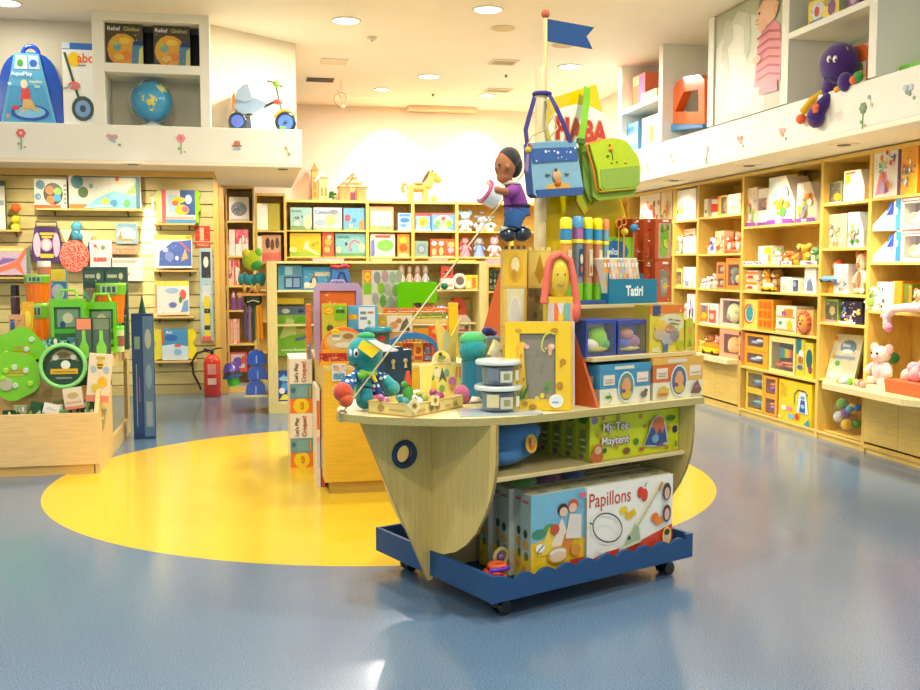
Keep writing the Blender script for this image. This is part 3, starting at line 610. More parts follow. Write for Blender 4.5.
# ---- B bay
carton(R(871,898,150,2.035,.01),.12,'f4eee6',[('p',[(.2,.05),(.35,.5),(.6,.55),(.7,.1)],k_)]+pic(70,[g_,y_,r_,b_,'7ac8d8',o_],12,(.35,.4,.95,.95),.07)+[('e',.75,.25,.06,.08,o_),('e',.55,.2,.1,.12,'c8b8e0')],'tall white box with pink elephant and balloons on the top shelf over the counter',group=gB,side='b09aa8')
carton(R(901.5,918,147,2.035,.01),.12,'f2a62a',pic(71,['2f7a8a',g_,r_,'4a9ac8'],12,(.15,.15,.85,.8),.1),'tall orange box with teal animals on the top shelf over the counter',group=gB,side='d87a1c')
for i,(zo,l) in enumerate(((1.775,'upper'),(1.53,'lower'))):
    taper=R(873,901,204 if i==0 else 238,zo,.01); h_=.238
    loc,rz,w,_=taper; m=MB()
    m.prism([(-w/2,0),(w/2,0),(w/2,h_),(w/2-.05,h_),(-w/2,.05)],0,.2,'eef0ee','XZ')
    m.art(w,h_,[('p',[(.01,.02),(.8,.02),(.8,.9),(.02,.2)],'f6f6f4'),('p',[(.45,.5),(.75,.45),(.75,.9),(.6,.86)],'2c4aa8'),('e',.68,.42,.12,.08,k_),('p',[(.82,.02),(.99,.02),(.99,.98),(.82,.98)],'2f86b4'),('e',.86,.6,.05,.12,'a8e0b8'),('p',[(.3,.3),(.5,.55),(.72,.85),(.5,.45)],'9ad0e0')],st=.0012)
    single(m,'toy_box',l+' white wedge-shaped box with a blue bear over the counter','toy box',loc,rz,gB)
    winbox(R(902,921,200 if i==0 else 233,zo,.01)[:3]+(h_,),.2,'f2e8d8','4a3a5a',[(.3,.3,.22,.28,'plush:e8b060'),(.7,.35,.2,.28,'plush:f0e0c0'),(.5,.2,.3,.15,'plush:f4f0e8')],l+' red-topped window box of plush animals over the counter',group=gB,win=(.1,.12,.95,.82),art=[('r',0,.86,1,1,'d8503a'),('r',.05,.9,.9,.96,'f0c8b8')])
plush(R(863,878,285,1.147,-.0),'e9f0d8','8cc832','white and lime green plush caterpillar hanging over the box shelf',group=gB,earc='8cc832',dep=.08)
carton(R(877,892,282,1.147,.03),.2,'f7f3ee',[('e',.35,.75,.06,.06,'3a4a6a'),('e',.4,.55,.04,.04,'4a8a6a'),('e',.45,.35,.1,.07,'3a6a7a'),('e',.35,.15,.06,.05,'3a4a6a')],'white box with small dark stars above the bright nook',group=gB)
carton(R(892.5,902,281,1.147,.05),.2,'ee9a22',[],'plain orange box between the star box and the green box',group=gB,side='e8881c')
carton(R(902,912,284,1.147,.06),.16,'6a7a20',[('r',.7,.1,.95,.9,o_)],'olive green box above the bright nook',group=gB)
plush(R(908,921,288,1.147,.0),'e2cfa0','c8a070','beige plush bear with a red cap above the bright nook',group=gB,earc='c8603a',dep=.10)
# hanging pink doll reaching over the shelf edge
t=thing('pink_soft_toy','pale pink floppy soft toy lying over the shelf edge with a round pink foot','soft toy',(4.80,6.75,1.147),-PI/2)
m=MB(); m.tube([(.3,-.01,.05),(.15,-.03,.045),(.02,-.045,.03),(-.06,-.05,-.03),(-.05,-.055,-.09)],.035,'plush:f4cfd2',10,.03); m.sph((-.06,-.05,-.11),.03,'plush:f2d860'); m.sph((-.035,-.055,-.115),.034,'plush:e88fae'); m.sph((-.10,-.05,-.03),(.035,.02,.02),'plush:f0a0c0'); m.build('body',t)
# on the counter (z .575): pixel -> counter plane
def CT(px0,px1,pyt,pyb,z=.576):
    p=inv(FR_R,(px0+px1)/2,pyb,z=z); return slot(FR_R,p[1],px0,px1,pyt,z)
plush(CT(862,886,343,385),'f6d8d0','f4c0c8','large pink plush doll with a purple bow sitting on the long counter',ears='round',earc='f0b8b0')
m=MB(); loc,rz,w,h=CT(884,895,352,382); m.M=Matrix.Identity(4); m.cyl((0,.03,0),(0,.03,h*.7),.012,.012,'wood:caa050'); m.sph((0,.03,h*.8),(w*.5,w*.3,h*.2),'plush:2f7a2c'); m.cyl((0,.03,0),(0,.03,.01),.035,.035,'wood:caa050'); single(m,'toy_tree','small green toy tree behind the bead string on the counter','toy',loc,rz)
t=thing('bead_string','string of big white, green and orange soft beads lying on the long counter','bead toy',(4.52,6.98,.575),-PI/2)
bx=-.16
for c,q in (('f4f0e8',.022),('f0a848',.026),('f6f4ee',.026),('a8c8d8',.022),('7ac83a',.028),('f2c070',.026),('f4f0e8',.024),('e8704a',.03),('f2b0a0',.026)):
    MB().sph((bx,.04+.02*math.sin(bx*20),q),q,'plush:'+c,12,8).build('bead',t); bx+=q*1.75
loc,rz,w,h=CT(898,940,381,400)
t=thing('orange_basket','low orange woven basket full of pastel soft toys at the right end of the counter','basket',(4.62,6.28,.575),-PI/2)
m=MB(); m.prism([(-.25,0),(.2,0),(.22,.095),(-.27,.095)],-.06,.20,'cloth:ee6a34','XZ'); m.build('basket',t,bev=.008)
for i,(x,z,rr,c) in enumerate(((-.16,.13,.05,'f4d8c8'),(-.05,.15,.06,'f2b0b8'),(.07,.16,.065,'f4c0c8'),(.16,.14,.05,'f6e8e0'),(-.1,.19,.045,'f6b0c0'),(.02,.22,.05,'f2a8b0'),(-.18,.11,.04,'f2a040'))): MB().sph((x,.06,z),(rr,rr,rr),'plush:'+c,12,8).build('soft_toy',t)
m=MB(); m.lathe([(.17,0),(.16,.08),(.12,.17),(.05,.23),(.01,.25)],'plush:9aa88a',18,(0,0,0)); m.M=Matrix.Identity(4); single(m,'baby_nest','grey-green soft dome baby nest behind the orange basket','soft toy',(4.98,6.45,.576),0)
# ---- E bay (697-742)
carton(R(704,708,199,2.03,.03,),.14,'f4e8cc',[('e',.5,.3,.3,.1,g_)],'thin cream box at the left of the top shelf in the twin-door bookcase',group=gE)
tub(R(707,717.5,196.5,2.03,.03),'f3ead2','d8502c','round cream box with a red lid on the top shelf of the twin-door bookcase',group=gE,band='d8342c')
winbox(R(718,726.5,195.5,2.03,.04),.14,'d0a42a','3a3018',[(.5,.5,.3,.35,'plush:6a6030')],'gold box with a dark window on the top shelf of the twin-door bookcase',group=gE,win=(.35,.08,.95,.9))
carton(R(727.5,740.5,194,2.03,.04),.14,'e8d2b8',pic(80,['c8b0d8','b0c870','f0d8a0','e0a890'],9,big=.12),'pale pinkish box with a meadow print on the top shelf of the twin-door bookcase',group=gE)
plush(R(706,715,237,1.63,.04),'efe8f4','6a5ac8','white plush mouse with a violet nose on the second shelf over the twin doors',group=gE)
carton(R(715,724,231,1.63,.05),.14,'f0ba90',pic(81,['8a9a6a','f4ead8',r_,'a86a3c'],9,big=.14),'salmon and green patterned box on the second shelf over the twin doors',group=gE)
plush(R(723,732,232,1.63,.03),'e86a38','f6d8c0','orange plush fox on the second shelf over the twin doors',group=gE,ears='point')
plush(R(731,741,231,1.63,.03),'ee8a58','f4e0d8','peach plush bear at the right of the second shelf over the twin doors',group=gE)
for i,(a,b,t_,c,l) in enumerate(((699,704.5,278,'f0e8e4','tiny white plush lamb at the left of the third shelf over the twin doors'),(704,709.5,276,'f4e0dc','tiny pale plush rabbit beside the white lamb'),(709.5,716,273,'f2c8b0','tiny peach plush pig on the third shelf over the twin doors'))): plush(R(a,b,t_,1.255,.02),c,w_,l,group=gE)
sl=R(716.5,725,262,1.255,.04)
for i in (0,1): winbox((sl[0]+Vector((0,0,i*sl[3]/2)),sl[1],sl[2],sl[3]/2-.002),.12,'ee8a4a','3a4038',[(.5,.5,.35,.35,'plush:b0a070')],('upper' if i else 'lower')+' small orange window box on the third shelf over the twin doors',group=gE)
winbox(R(726,741,258,1.255,.03),.14,'f0883a','30382c',[(.4,.65,.3,.2,'plush:5a6a4a'),(.4,.35,.3,.2,'plush:4a5a5a'),(.75,.3,.2,.2,'plush:f2c060'),(.3,.2,.1,.1,'f4f0e8')],'tall orange box with dark green plush on the third shelf over the twin doors',group=gE)
carton(R(698.5,718,303.5,.868,.04),.14,'f4ece6',[('r',.1,.1,.5,.9,'ee8030'),('r',.2,.55,.4,.9,'5a7a90'),('e',.3,.4,.15,.15,y_),('r',.55,.1,.9,.9,'e85a4a'),('e',.7,.4,.12,.15,'f0c0a0'),('r',.6,.7,.9,.9,'cfe0d0')],'white box with orange and red picture panels on the fourth shelf over the twin doors',group=gE)
winbox(R(720,740.5,299,.868,.03),.16,'f2c8b8','31404c',[(.45,.45,.3,.4,'plush:e2dca0'),(.3,.3,.2,.2,'plush:8aa04a'),(.62,.6,.2,.22,'plush:c8c888')],'pink-framed window box with a cream plush on the fourth shelf over the twin doors',group=gE,win=(.14,.14,.97,.94))
def C2(px0,px1,pyt,inset): return slot(FR_R,RX+inset,px0,px1,pyt,.552)
plush(C2(697,703,340,.0),'f0c030','f8e0a0','little yellow plush duck at the left of the small counter',dep=.06)
car(C2(700,715,343,-.03),'gloss:f4c81c','gloss:f0a030','yellow ride-along toy car on the small counter','toys on the small counter',dep=.1)
plush(C2(700,712,333,.10),'f2a060','f8e0c0','peach clown plush sitting behind the yellow toy car',earc='e8503a')
plush(C2(712,719,335,.06),'f4b8a8','f8e8e0','pink plush figure right of the yellow toy car')
winbox(C2(719.5,741,330,.0),.14,'f29a7a','6a3f1c',[(.5,.45,.35,.4,'plush:f4a428'),(.35,.3,.2,.25,'plush:f0b848'),(.68,.6,.2,.25,'plush:ee9020')],'coral-framed window box with an orange plush on the small counter',win=(.2,.16,.97,.85))
# ---- F bay (673-697)
carton(R(675.5,696,189.5,2.02,.03),.12,'f6f4f2',[('e',.3,.35,.15,.2,'c8d86a'),('e',.35,.5,.1,.12,'f0e0a0'),('e',.25,.15,.12,.08,'7aa8d8'),('e',.12,.3,.05,.08,g_)],'large white box with a small fairy picture on the top shelf beside the ship',group=gF)
plush(R(675,680,235,1.64,.03),'f0e8d0','8a9a5a','cream mini plush with green feet on the second shelf beside the ship',group=gF)
tub(R(680,686,234,1.64,.03),'gloss:c0d0dc','gloss:e8602a','grey-blue bottle with an orange cap on the second shelf beside the ship',group=gF)
carton(R(681,695,229,1.64,.12),.1,'ecc89c',[],'tan box behind the small bottle beside the ship',group=gF)
carton(R(687,695.5,236,1.64,.03),.08,'f4f2f4',[('r',.3,.1,.7,.2,'c8c8d8')],'plain white low box on the second shelf beside the ship',group=gF)
winbox(R(675,682,268.5,1.26,.03),.1,'e8cf6a','3a2c10',[(.5,.4,.3,.3,'plush:8a6a20')],'small yellow window box on the third shelf beside the ship',group=gF)
carton(R(683.5,695.5,267,1.26,.03),.1,'f4f4f8',[('r',.1,.05,.45,.3,'8fa8d0'),('e',.7,.2,.12,.1,'c8d8b0')],'bright white box with small blue print on the third shelf beside the ship',group=gF)
carton(R(687,695,294,.88,.03),.1,'f3e8ec',[('l',[(.3,.1),(.5,.5),(.4,.8)],.02,'5a4a7a'),('e',.6,.4,.12,.2,'e8c0d8')],'tall pale pink box with a dark looped ribbon on the lowest shelf beside the ship',group=gF)
plush(R(681,688,303,.88,.03),'f4e6da','e8b0a0','white and pink plush on the lowest shelf beside the ship',group=gF)
# ---- G bay, seen left of px 673
for i,(a,b,t_,zb,base,cols,l) in enumerate(((650,660,192,2.02,'f4ecd8',[r_,'8a6a3c'],'small box with a red figure on the farthest visible top shelf'),(661,672,191,2.02,'f0d2a0',[g_,o_],'tan box with a green stem on the farthest visible top shelf'),(640,650,193,2.02,'f6f2e8',[k_,y_],'bright white box on the farthest top shelf next to the sail'))):
    carton(slot(FR_R,RX+.04,a,b,t_,zb),.12,base,pic(90+i,cols,5),l,group='boxes in the far right corner shelves')
# ---- right bulkhead cubbies
def U(px0,px1,pyt,z,inset=.05): return slot(FR_R,4.22+inset,px0,px1,pyt,z)
gU='boxes in the high right cubbies'
carton(U(633,645,75,3.29,.12),.3,'d86a3c',[('r',.5,.05,.95,.95,'8a4a8a'),('r',0,.7,.5,1,'e89a6a')],'orange and purple box in the upper far cubby',group=gU)
carton(U(641,657,88,3.29,.08)[:3]+(.07,),.3,'e2b070',[('r',.05,.2,.95,.4,'c8884a')],'tan flat box, lower of two in the upper far cubby',group=gU)
s=U(641,657,88,3.29,.10); carton((s[0]+Vector((0,0,.072)),s[1],s[2]*.9,.06),.25,'ecd0a0',[('r',.05,.3,.95,.5,'d09a5a')],'pale flat box, upper of two in the upper far cubby',group=gU)
carton(U(623,638,124,2.8,.08),.2,'5f9ac8',[('r',.05,.3,.95,.6,'dcecf4'),('e',.5,.8,.3,.1,'2f6aa8')],'blue and white box in the lower far cubby',group=gU)
carton(U(634,643,126,2.8,.12),.2,'3f8a9a',[('e',.5,.4,.3,.3,'9ac8a0')],'teal narrow box in the lower far cubby',group=gU)
carton(U(642,658.5,116,2.8,.05),.2,'dfe4d8',[('e',.6,.4,.15,.3,'e8c84a'),('r',.1,.1,.3,.9,'9ab8c8')],'pale grey box with a yellow figure in the lower far cubby',group=gU)
# orange ride-on toy
t=thing('ride_on_toy','big orange plastic ride-on toy with a blue base in the high right cubby','toy vehicle',W(FR_R,-yR(687,110),4.30,2.80),-PI/2)
def u2(px,py): 
    p=inv(FR_R,px,py,y=4.42); return (p[0]+yR(687,110),p[2]-2.80)
o=[u2(668,124),u2(668,116),u2(684,82),u2(692,77),u2(707,75),u2(712,80),u2(712,124)]; hl=[u2(682,112),u2(691,92),u2(706,90),u2(706,112)]
m=MB(); m.prism(o,.04,.13,'gloss:f06a1c','XZ',holes=[hl]); m.build('cab',t,bev=.012)
m=MB(); m.prism([u2(667,132),u2(668,124.5),u2(712,124.5),u2(712,128)],.02,.20,'gloss:2c8ac8','XZ'); m.build('base',t,bev=.01)
m=MB(); m.prism([u2(697,92),u2(706,90),u2(706,108)],.135,.16,'gloss:1c5a44','XZ'); m.build('seat',t)
# poster
p0,p1=yR(714.5),yR(780.5)
t=thing('poster_panel','large photo poster of a baby in a pink striped sleepsuit between the cubbies','poster',W(FR_R,-(p0+p1)/2,4.235,2.802),-PI/2)
w_p=abs(p0-p1); h_p=.985
m=MB(); m.box(-w_p/2,0,0,w_p/2,.012,h_p,'paint:cfd2c0')
m.art(w_p,h_p,[('r',0,0,1,1,'b4baa4'),('p',[(0,.0),(.75,.0),(.8,.45),(.7,.8),(.35,.95),(0,.7)],'d2d6c6'),('e',.3,.55,.2,.3,'e2e5da'),('e',.4,.25,.3,.2,'dcdfd2'),('e',.15,.45,.07,.3,'c2c8b6'),('e',.5,.7,.05,.2,'c8cdbc'),('e',.2,.8,.08,.12,'c2c9ba'),
 ('p',[(.62,.22),(.98,.2),(1,.42),(.97,.66),(.88,.73),(.72,.68),(.66,.55)],'dc8a92')]+[('l',[(.66,.27+.07*i),(.82,.30+.07*i),(.98,.26+.07*i)],.02,'b84f5e') for i in range(6)]+
 [('p',[(.70,.14),(.96,.13),(.95,.23),(.72,.24)],'dc8a92'),('e',.66,.45,.06,.035,'eebfa0'),('e',.8,.83,.155,.13,'e9bd9c'),('e',.74,.72,.07,.05,'e4b090'),('p',[(.66,.86),(.7,.96),(.82,.995),(.95,.93),(.97,.84),(.86,.9),(.74,.92)],'9a7a5c'),('e',.69,.83,.015,.012,'3a2c24'),('e',.66,.78,.02,.012,'d89a80'),('e',.92,.8,.03,.04,'dfa98a'),('l',[(.64,.75),(.68,.745)],.008,'b8645a')],y=0)
m.build('printed_face',t)
# upper nearest cubby
s=U(803,845,-2,3.35,.06)
carton((s[0],s[1],.42,.19),.25,'e9d33c',[('e',.3,.55,.2,.35,'cfe0e8'),('r',.05,.05,.5,.2,b_),('e',.78,.4,.12,.3,'7a3f7a'),('t','CD',.55,.55,.3,'2f6ab0',.2),('e',.3,.5,.08,.2,r_)],'yellow boxed game in the nearest upper cubby',group=gU,side='c8c8a8')
carton((s[0]+Vector((.02,-.36,0)),s[1],.14,.19),.25,'7a3f7a',[('e',.5,.5,.3,.3,'c8a0c8')],'small purple box in the nearest upper cubby',group=gU)
carton(U(852,868,45,2.8,.18),.25,'d8662c',[('r',.1,.1,.9,.6,'ded8c4'),('e',.5,.4,.25,.2,'6a8a5a')],'orange and white box behind the purple elephant plush',group=gU)
carton(slot(FR_R,4.4,893,935,53,2.8)[:3]+(.07,),.3,'78d83a',[('r',.05,.3,.95,.6,'5cb828')],'bright green flat box cut by the right edge in the high cubby',group=gU)
# purple elephant
p=inv(FR_R,836,110,z=2.80)
t=thing('plush_elephant','purple plush elephant toy sitting on the ledge with its orange foot hanging down','soft toy',(4.30,yR(838,90,4.25),2.80),-PI/2)
y0=yR(838,90,4.25)
def e2(px,py,dy=0): 
    q=inv(FR_R,px,py,y=4.25+dy); return Vector((q[0]+y0,dy-.05,q[2]-2.8))
PU='plush:48267e'
m=MB(); c=e2(839,64,.06); m.sph(c,(.17,.13,.155),PU,20,12)
m.tube([e2(833,80),e2(829,90),e2(829,96)],.07,PU,12,.045)
m.tube([e2(829,96,-.02),e2(824,103,-.06),e2(817,112,-.07),e2(816,118,-.07)],.035,PU,12,.075); m.sph(e2(816,118,-.07),(.078,.06,.075),PU)
m.sph(e2(845,82,-.04),(.06,.05,.07),PU); m.build('body',t)
m=MB(); m.tube([e2(836,90,-.03),e2(850,82,-.02),e2(862,74,0)],.022,'cloth:f0b020',8,.03); m.sph(e2(858,77,-.03),(.05,.03,.04),'plush:3a9a3a'); m.sph(e2(853,80,-.05),(.035,.02,.03),'plush:f06a2a'); m.build('leg',t)
m=MB(); m.tube([e2(826,90,.02),e2(812,100,-.05),e2(803,112,-.07)],.022,'cloth:f2c020',8,.03); m.sph(e2(801,119,-.07),(.05,.035,.04),'plush:f2622a'); m.build('leg',t)
m=MB()
for i in range(5):
    a=2*PI*i/5+.3; q=e2(815.5,108,-.15); m.sph(q+Vector((.026*math.cos(a),0,.026*math.sin(a))),(.017,.012,.017),'plush:f4722a',8,6)
m.sph(e2(815.5,108,-.155),(.022,.012,.022),'plush:f4722a',8,6); m.build('flower_patch',t)
m=MB()
for q in ((829,59),(835,59)): m.sph(e2(*q,-.072),(.022,.015,.026),'gloss:f2f2f0',10,7); m.sph(e2(q[0]+.6,q[1]+1,-.09),(.009,.008,.011),'gloss:101010',8,6)
m.build('eyes',t)
m=MB(); c=e2(840,52,.02); m.torus(c+Vector((0,.02,-.04)),.075,.012,'cloth:e8d23c','Y',14,6,.5,PI-.5); m.build('headband',t)
# ============================================================ LEFT HIGH CUBBIES
gLU='toys in the high left cubbies'
def Yf(Y,px0,px1,pyt,zb=None,pyb=None): return slot(FR_Y,Y,px0,px1,pyt,zb,pyb)
LU=lambda px0,px1,pyt,z=2.787,Y=9.78: Yf(Y,px0,px1,pyt,z)
# blue hard-shell play case
loc,rz,w,h=LU(-4,61,48)
t=thing('play_case','blue rounded plastic carry case with a water-play picture wrap in the high left cubby','toy case',loc,rz)
pts=[(-w*.5,0)]+[(-w*.5*math.cos(a)**.7 if math.cos(a)>0 else w*.5*abs(math.cos(a))**.7,h*(.35+.60*math.sin(a))) for a in [PI*i/16 for i in range(17)]]+[(w*.5,0)]
m=MB(); m.prism(pts,.02,.22,'gloss:1450b8','XZ'); m.build('shell',t,bev=.02)
m=MB(); m.torus((0,.1,h*.955),w*.12,.02,'gloss:1450b8','Y',16,6,0,PI); m.build('handle',t)
m=MB(); m.prism([(-w*.46,0),(w*.40,0),(w*.16,h*.93),(-w*.22,h*.93)],0,.018,'5fb0dc','XZ')
m.art(w,h,[('p',[(.08,.02),(.86,.02),(.72,.5),(.22,.5)],'4aa0d0'),('p',[(.27,.72),(.48,.72),(.47,.9),(.31,.9)],'cfe4e8'),('p',[(.5,.72),(.67,.72),(.65,.9),(.5,.9)],'bcd8e8'),('e',.37,.8,.05,.05,g_),('e',.57,.8,.06,.05,'2f6ac0'),('e',.5,.14,.3,.11,'1c4fa8'),('e',.5,.15,.24,.08,'7ac0e4'),('p',[(.3,.10),(.5,.2),(.66,.14),(.52,.26)],y_),('e',.28,.2,.06,.03,r_),('p',[(.36,.3),(.52,.3),(.50,.46),(.38,.46)],'d8484a'),('e',.42,.52,.055,.06,'f0e0c0'),('p',[(.38,.2),(.6,.2),(.52,.32),(.4,.32)],'d8b070'),('t','AquaPlay',.22,.615,.07,'f4f8f8',.5),('t','AquaBox',.5,.53,.045,'f0f6c8',.2),('t','Set',.58,.475,.04,'f0f6c8'),('e',.2,.52,.03,.02,'dff0f8'),('e',.16,.09,.03,.03,'d89a8a')],y=-.001); m.build('picture_wrap',t)
# scooter box
loc,rz,w,h=LU(62,93.5,43,Y=9.80)
t=thing('scooter_box','tall white box with a scooter wheel picture and blue top in the high left cubby','toy box',loc,rz); m=MB(); m.box(-w/2,0,0,w/2,.2,h,'eeeee6')
m.art(w,h,[('r',0,.92,1,1,'2f6ec0'),('r',0,.93,.25,1,'c8d8e8'),('e',.38,.80,.2,.09,'f2c81c'),('t','abc',.48,.76,.12,'ee6a2a',.5),('r',.5,.725,.75,.735,'4a4a5a'),('l',[(.08,.88),(.36,.50),(.58,.22)],.022,'2a5a40'),('e',.36,.48,.2,.05,'e0706a'),('e',.62,.2,.36,.155,'3a4e48'),('e',.62,.2,.25,.105,'7aa0d0'),('e',.62,.2,.1,.045,'38506a'),('p',[(0,.42),(.3,.46),(.3,.49),(0,.45)],'a0a8a8')]); m.build('carton',t)
for a,b,l in ((106,143,'dark globe box with a yellow relief map, left one of the pair above the globe'),(153.5,190,'dark globe box with a yellow relief map, right one of the pair above the globe')):
    s=Yf(9.82,a,b,30,3.342); 
    if a<120: pass
    carton((s[0],s[1],s[2],.37),.22,'4a463a',[('e',.45,.38,.42,.40,'e8a82c'),('e',.3,.45,.12,.1,'7ab0a8'),('e',.5,.6,.15,.08,'f0d04a'),('e',.55,.25,.16,.1,'e8862c'),('e',.35,.2,.14,.08,'f0c84a'),('e',.2,.55,.1,.07,'c8c84a'),('p',[(.68,0),(1,0),(1,.6),(.72,.55)],'4a88b0'),('p',[(.86,0),(1,0),(1,.5),(.9,.4)],'d8d880'),('r',.74,.5,1,.6,'243c78'),('t','Relief',.05,.84,.10,'f2f2ea',.42),('t','Globus',.48,.84,.10,'c8c060',.46)],l,group='relief globe boxes',side='2e2c26')
# globe
loc,rz,w,h=Yf(9.92,135,169,80,2.787)
t=thing('globe','blue terrestrial globe on a small clear stand in the high left cubby','globe',loc,rz); R0=h*.42
m=MB(); m.lathe([(R0*.75,0),(R0*.72,.015),(R0*.25,.05),(R0*.1,.075)],'gloss:d8e0dc',20); m.build('base',t)
m=MB(); m.torus((0,0,h*.56),R0*1.07,.007,'metal:aaaaaa','Y',28,6,PI*.55,PI*1.75); m.build('meridian_arm',t)
gm=MB(); gm.sph((0,0,h*.56),R0,'gloss:3fa0d4',28,16)
def cont(pts,c):
    vs=[]
    for lo,la in pts: 
        lo,la=math.radians(lo),math.radians(la); q=R0*1.006; vs.append((q*math.cos(la)*math.sin(lo),-q*math.cos(la)*math.cos(lo),h*.56+q*math.sin(la)))
    c0=sum((Vector(v) for v in vs),Vector())/len(vs); c0=(c0-Vector((0,0,h*.56))).normalized()*R0*1.02+Vector((0,0,h*.56))
    n=len(vs); gm.add(vs+[tuple(c0)],[(i,(i+1)%n,n) for i in range(n)],c)
cont([(-22,8),(0,12),(12,6),(20,-2),(12,-18),(6,-35),(-2,-34),(-8,-15),(-24,-4)][::-1],'d8c84a')
cont([(20,45),(45,50),(60,40),(55,22),(35,18),(25,30)][::-1],'d8d880')
cont([(-65,30),(-45,40),(-40,55),(-60,60)][::-1],'a8d8a0')
gm.build('sphere',t)
# tricycle
loc,rz,w,h=Yf(9.98,225,296,79,2.787)
t=thing('pram_tricycle','toddler tricycle with a grey-blue hooded seat and blue wheels on the left ledge','tricycle',loc,rz)
def q(px,py,dy=0): p=inv(FR_Y,px,py,y=9.98+dy); return Vector((p[0]-loc[0],dy,p[2]-2.787))
rw=.087; fw=.104
for i,(c,r_w,yy) in enumerate(((q(235.5,0),rw,-.09),(q(235.5,0),rw,.13),(q(284,0),fw,.02))):
    o=MB(); cx=c.x; o.torus((cx,yy,r_w),r_w*.8,r_w*.2,'gloss:242c34','Y',26,8); wb=o.build('wheel',t)
    o=MB(); o.cyl((cx,yy-.018,r_w),(cx,yy+.018,r_w),r_w*.68,r_w*.68,'gloss:3f68c8',22); o.cyl((cx,yy-.026,r_w),(cx,yy+.026,r_w),r_w*.16,r_w*.16,'gloss:8a5a9a' if i<2 else 'gloss:222222',10); o.build('wheel_disc',wb)
o=MB(); cx=q(284,0).x; o.cyl((cx,.02,fw),(cx,-.04,fw),.008,.008,'metal:888888'); o.box(cx-.06,-.07,fw-.075,cx-.005,-.03,fw-.05,'gloss:68c82a'); o.build('pedal',t,bev=.005)
o=MB(); o.prism([tuple(q(a,b).xz) for a,b in ((236,99),(242,98),(255,99),(267,104),(263,109),(254,114),(240,115),(234,108))],-.07,.12,'gloss:8aa0b4','XZ'); o.build('seat_tub',t,bev=.012)
o=MB(); o.prism([tuple(q(a,b).xz) for a,b in ((235,100),(237,92),(243,86),(248,85),(250,92),(253,101),(244,103))],-.08,.13,'gloss:98acbc','XZ'); o.build('hood',t,bev=.015)
o=MB(); o.prism([tuple(q(a,b).xz) for a,b in ((232,97),(235,93),(236,112),(232,109))],-.06,.11,'gloss:f0952a','XZ'); o.build('back_guard',t,bev=.008)
o=MB(); o.tube([q(240,124,.02),q(246,117,.02),q(262,108,.02),(q(272,103,.02)),q(279,101,.02)],.014,'gloss:2a3034'); o.tube([q(235,124,-.08),q(235,124,.12)],.01,'gloss:2a3034'); o.prism([tuple(q(a,b).xz) for a,b in ((245,116),(250,116),(252,130),(245,130))],-.05,.08,'gloss:303c44','XZ'); o.build('frame',t)
o=MB(); o.tube([q(282,112,.02),q(278,95,.02),q(276,86,.02)],.009,'metal:5a6a50'); o.sph(q(278,102,.02),(.05,.035,.028),'gloss:d8503a'); o.build('fork',t)
o=MB(); o.tube([q(268,81,-.10),q(276,83,.02),q(282,87,.14)],.010,'gloss:5a5040'); o.sph(q(276.5,84,.02),(.035,.03,.035),'gloss:7ad01c'); o.build('handlebar',t)
o=MB(); o.torus((cx,.02,fw),fw*1.08,.014,'gloss:f0a02a','Y',14,6,.6,PI-.4); o.build('mudguard',t)
# stickers on the bulkheads
def flower(fr,y,px,py,kind,cols,label,s=1.):
    c=inv(fr,px,py,y=y); loc=W(fr,c[0],y,c[2]); m=MB(); a=-.0035
    def disc(x,z,r,c_,d=0): m.cyl((x,a-d,z),(x,0,z),r,r,c_,12)
    if kind=='flower':
        m.prism([(-.004,-.11*s),(.004,-.11*s),(.004,0),(-.004,0)],a,0,'6a9a4a','XZ')
        for i in range(6): disc(.024*s*math.cos(i*PI/3),.035*s+.024*s*math.sin(i*PI/3),.017*s,cols[0],.0002*i)
        disc(0,.035*s,.014*s,cols[1],.002)
        disc(-.02*s,-.06*s,.012*s,'7ab05a'); disc(.03*s,-.09*s,.010*s,'c8a0b0')
    elif kind=='bug':
        disc(0,0,.03*s,cols[0]); disc(.03*s,.012*s,.022*s,cols[1],.0006); disc(-.028*s,.018*s,.02*s,cols[1],.0009); disc(.02*s,-.03*s,.012*s,cols[0],.001); disc(.065*s,-.06*s,.012*s,'7aa07a')
    elif kind=='critter':
        m.prism([(-.035*s,0),(.035*s,0),(.025*s,.045*s),(-.02*s,.05*s)],a,0,cols[0],'XZ'); m.prism([(-.045*s,-.006*s),(.045*s,-.006*s),(.045*s,.004*s),(-.045*s,.004*s)],a-.001,0,'7a5a4a','XZ'); disc(-.018*s,-.025*s,.016*s,cols[1]); disc(.018*s,-.025*s,.016*s,cols[1],.0005)
    elif kind=='dots':
        disc(0,.02*s,.016*s,cols[0]); disc(.03*s,-.04*s,.014*s,cols[1]); m.prism([(.0,.02*s),(.028*s,-.04*s),(.033*s,-.038*s),(.005*s,.022*s)],a,0,cols[1],'XZ')
    single(m,'flower_sticker',label,'sticker',loc,fr[2],'little stickers on the white bulkheads')
for a in ((21,137,'flower',('e0606a','f0c0a0'),'pink flower sticker with a green stem, leftmost on the left bulkhead'),
 (112,138,'bug',('a8b0b8','d89aa8'),'grey and pink bug sticker under the globe box pair'),
 (181,142,'flower',('ee8a90','e86070'),'pink flower sticker with small leaves right of the bug sticker'),
 (237,146,'critter',('c8705a','9ab4bc'),'little red-hatted animal sticker under the tricycle wheel'),
 (286,150,'dots',('e0c080','9ab86a'),'tiny yellow and green dots sticker near the end of the left bulkhead')):
    flower(FR_Y,9.698,*a)
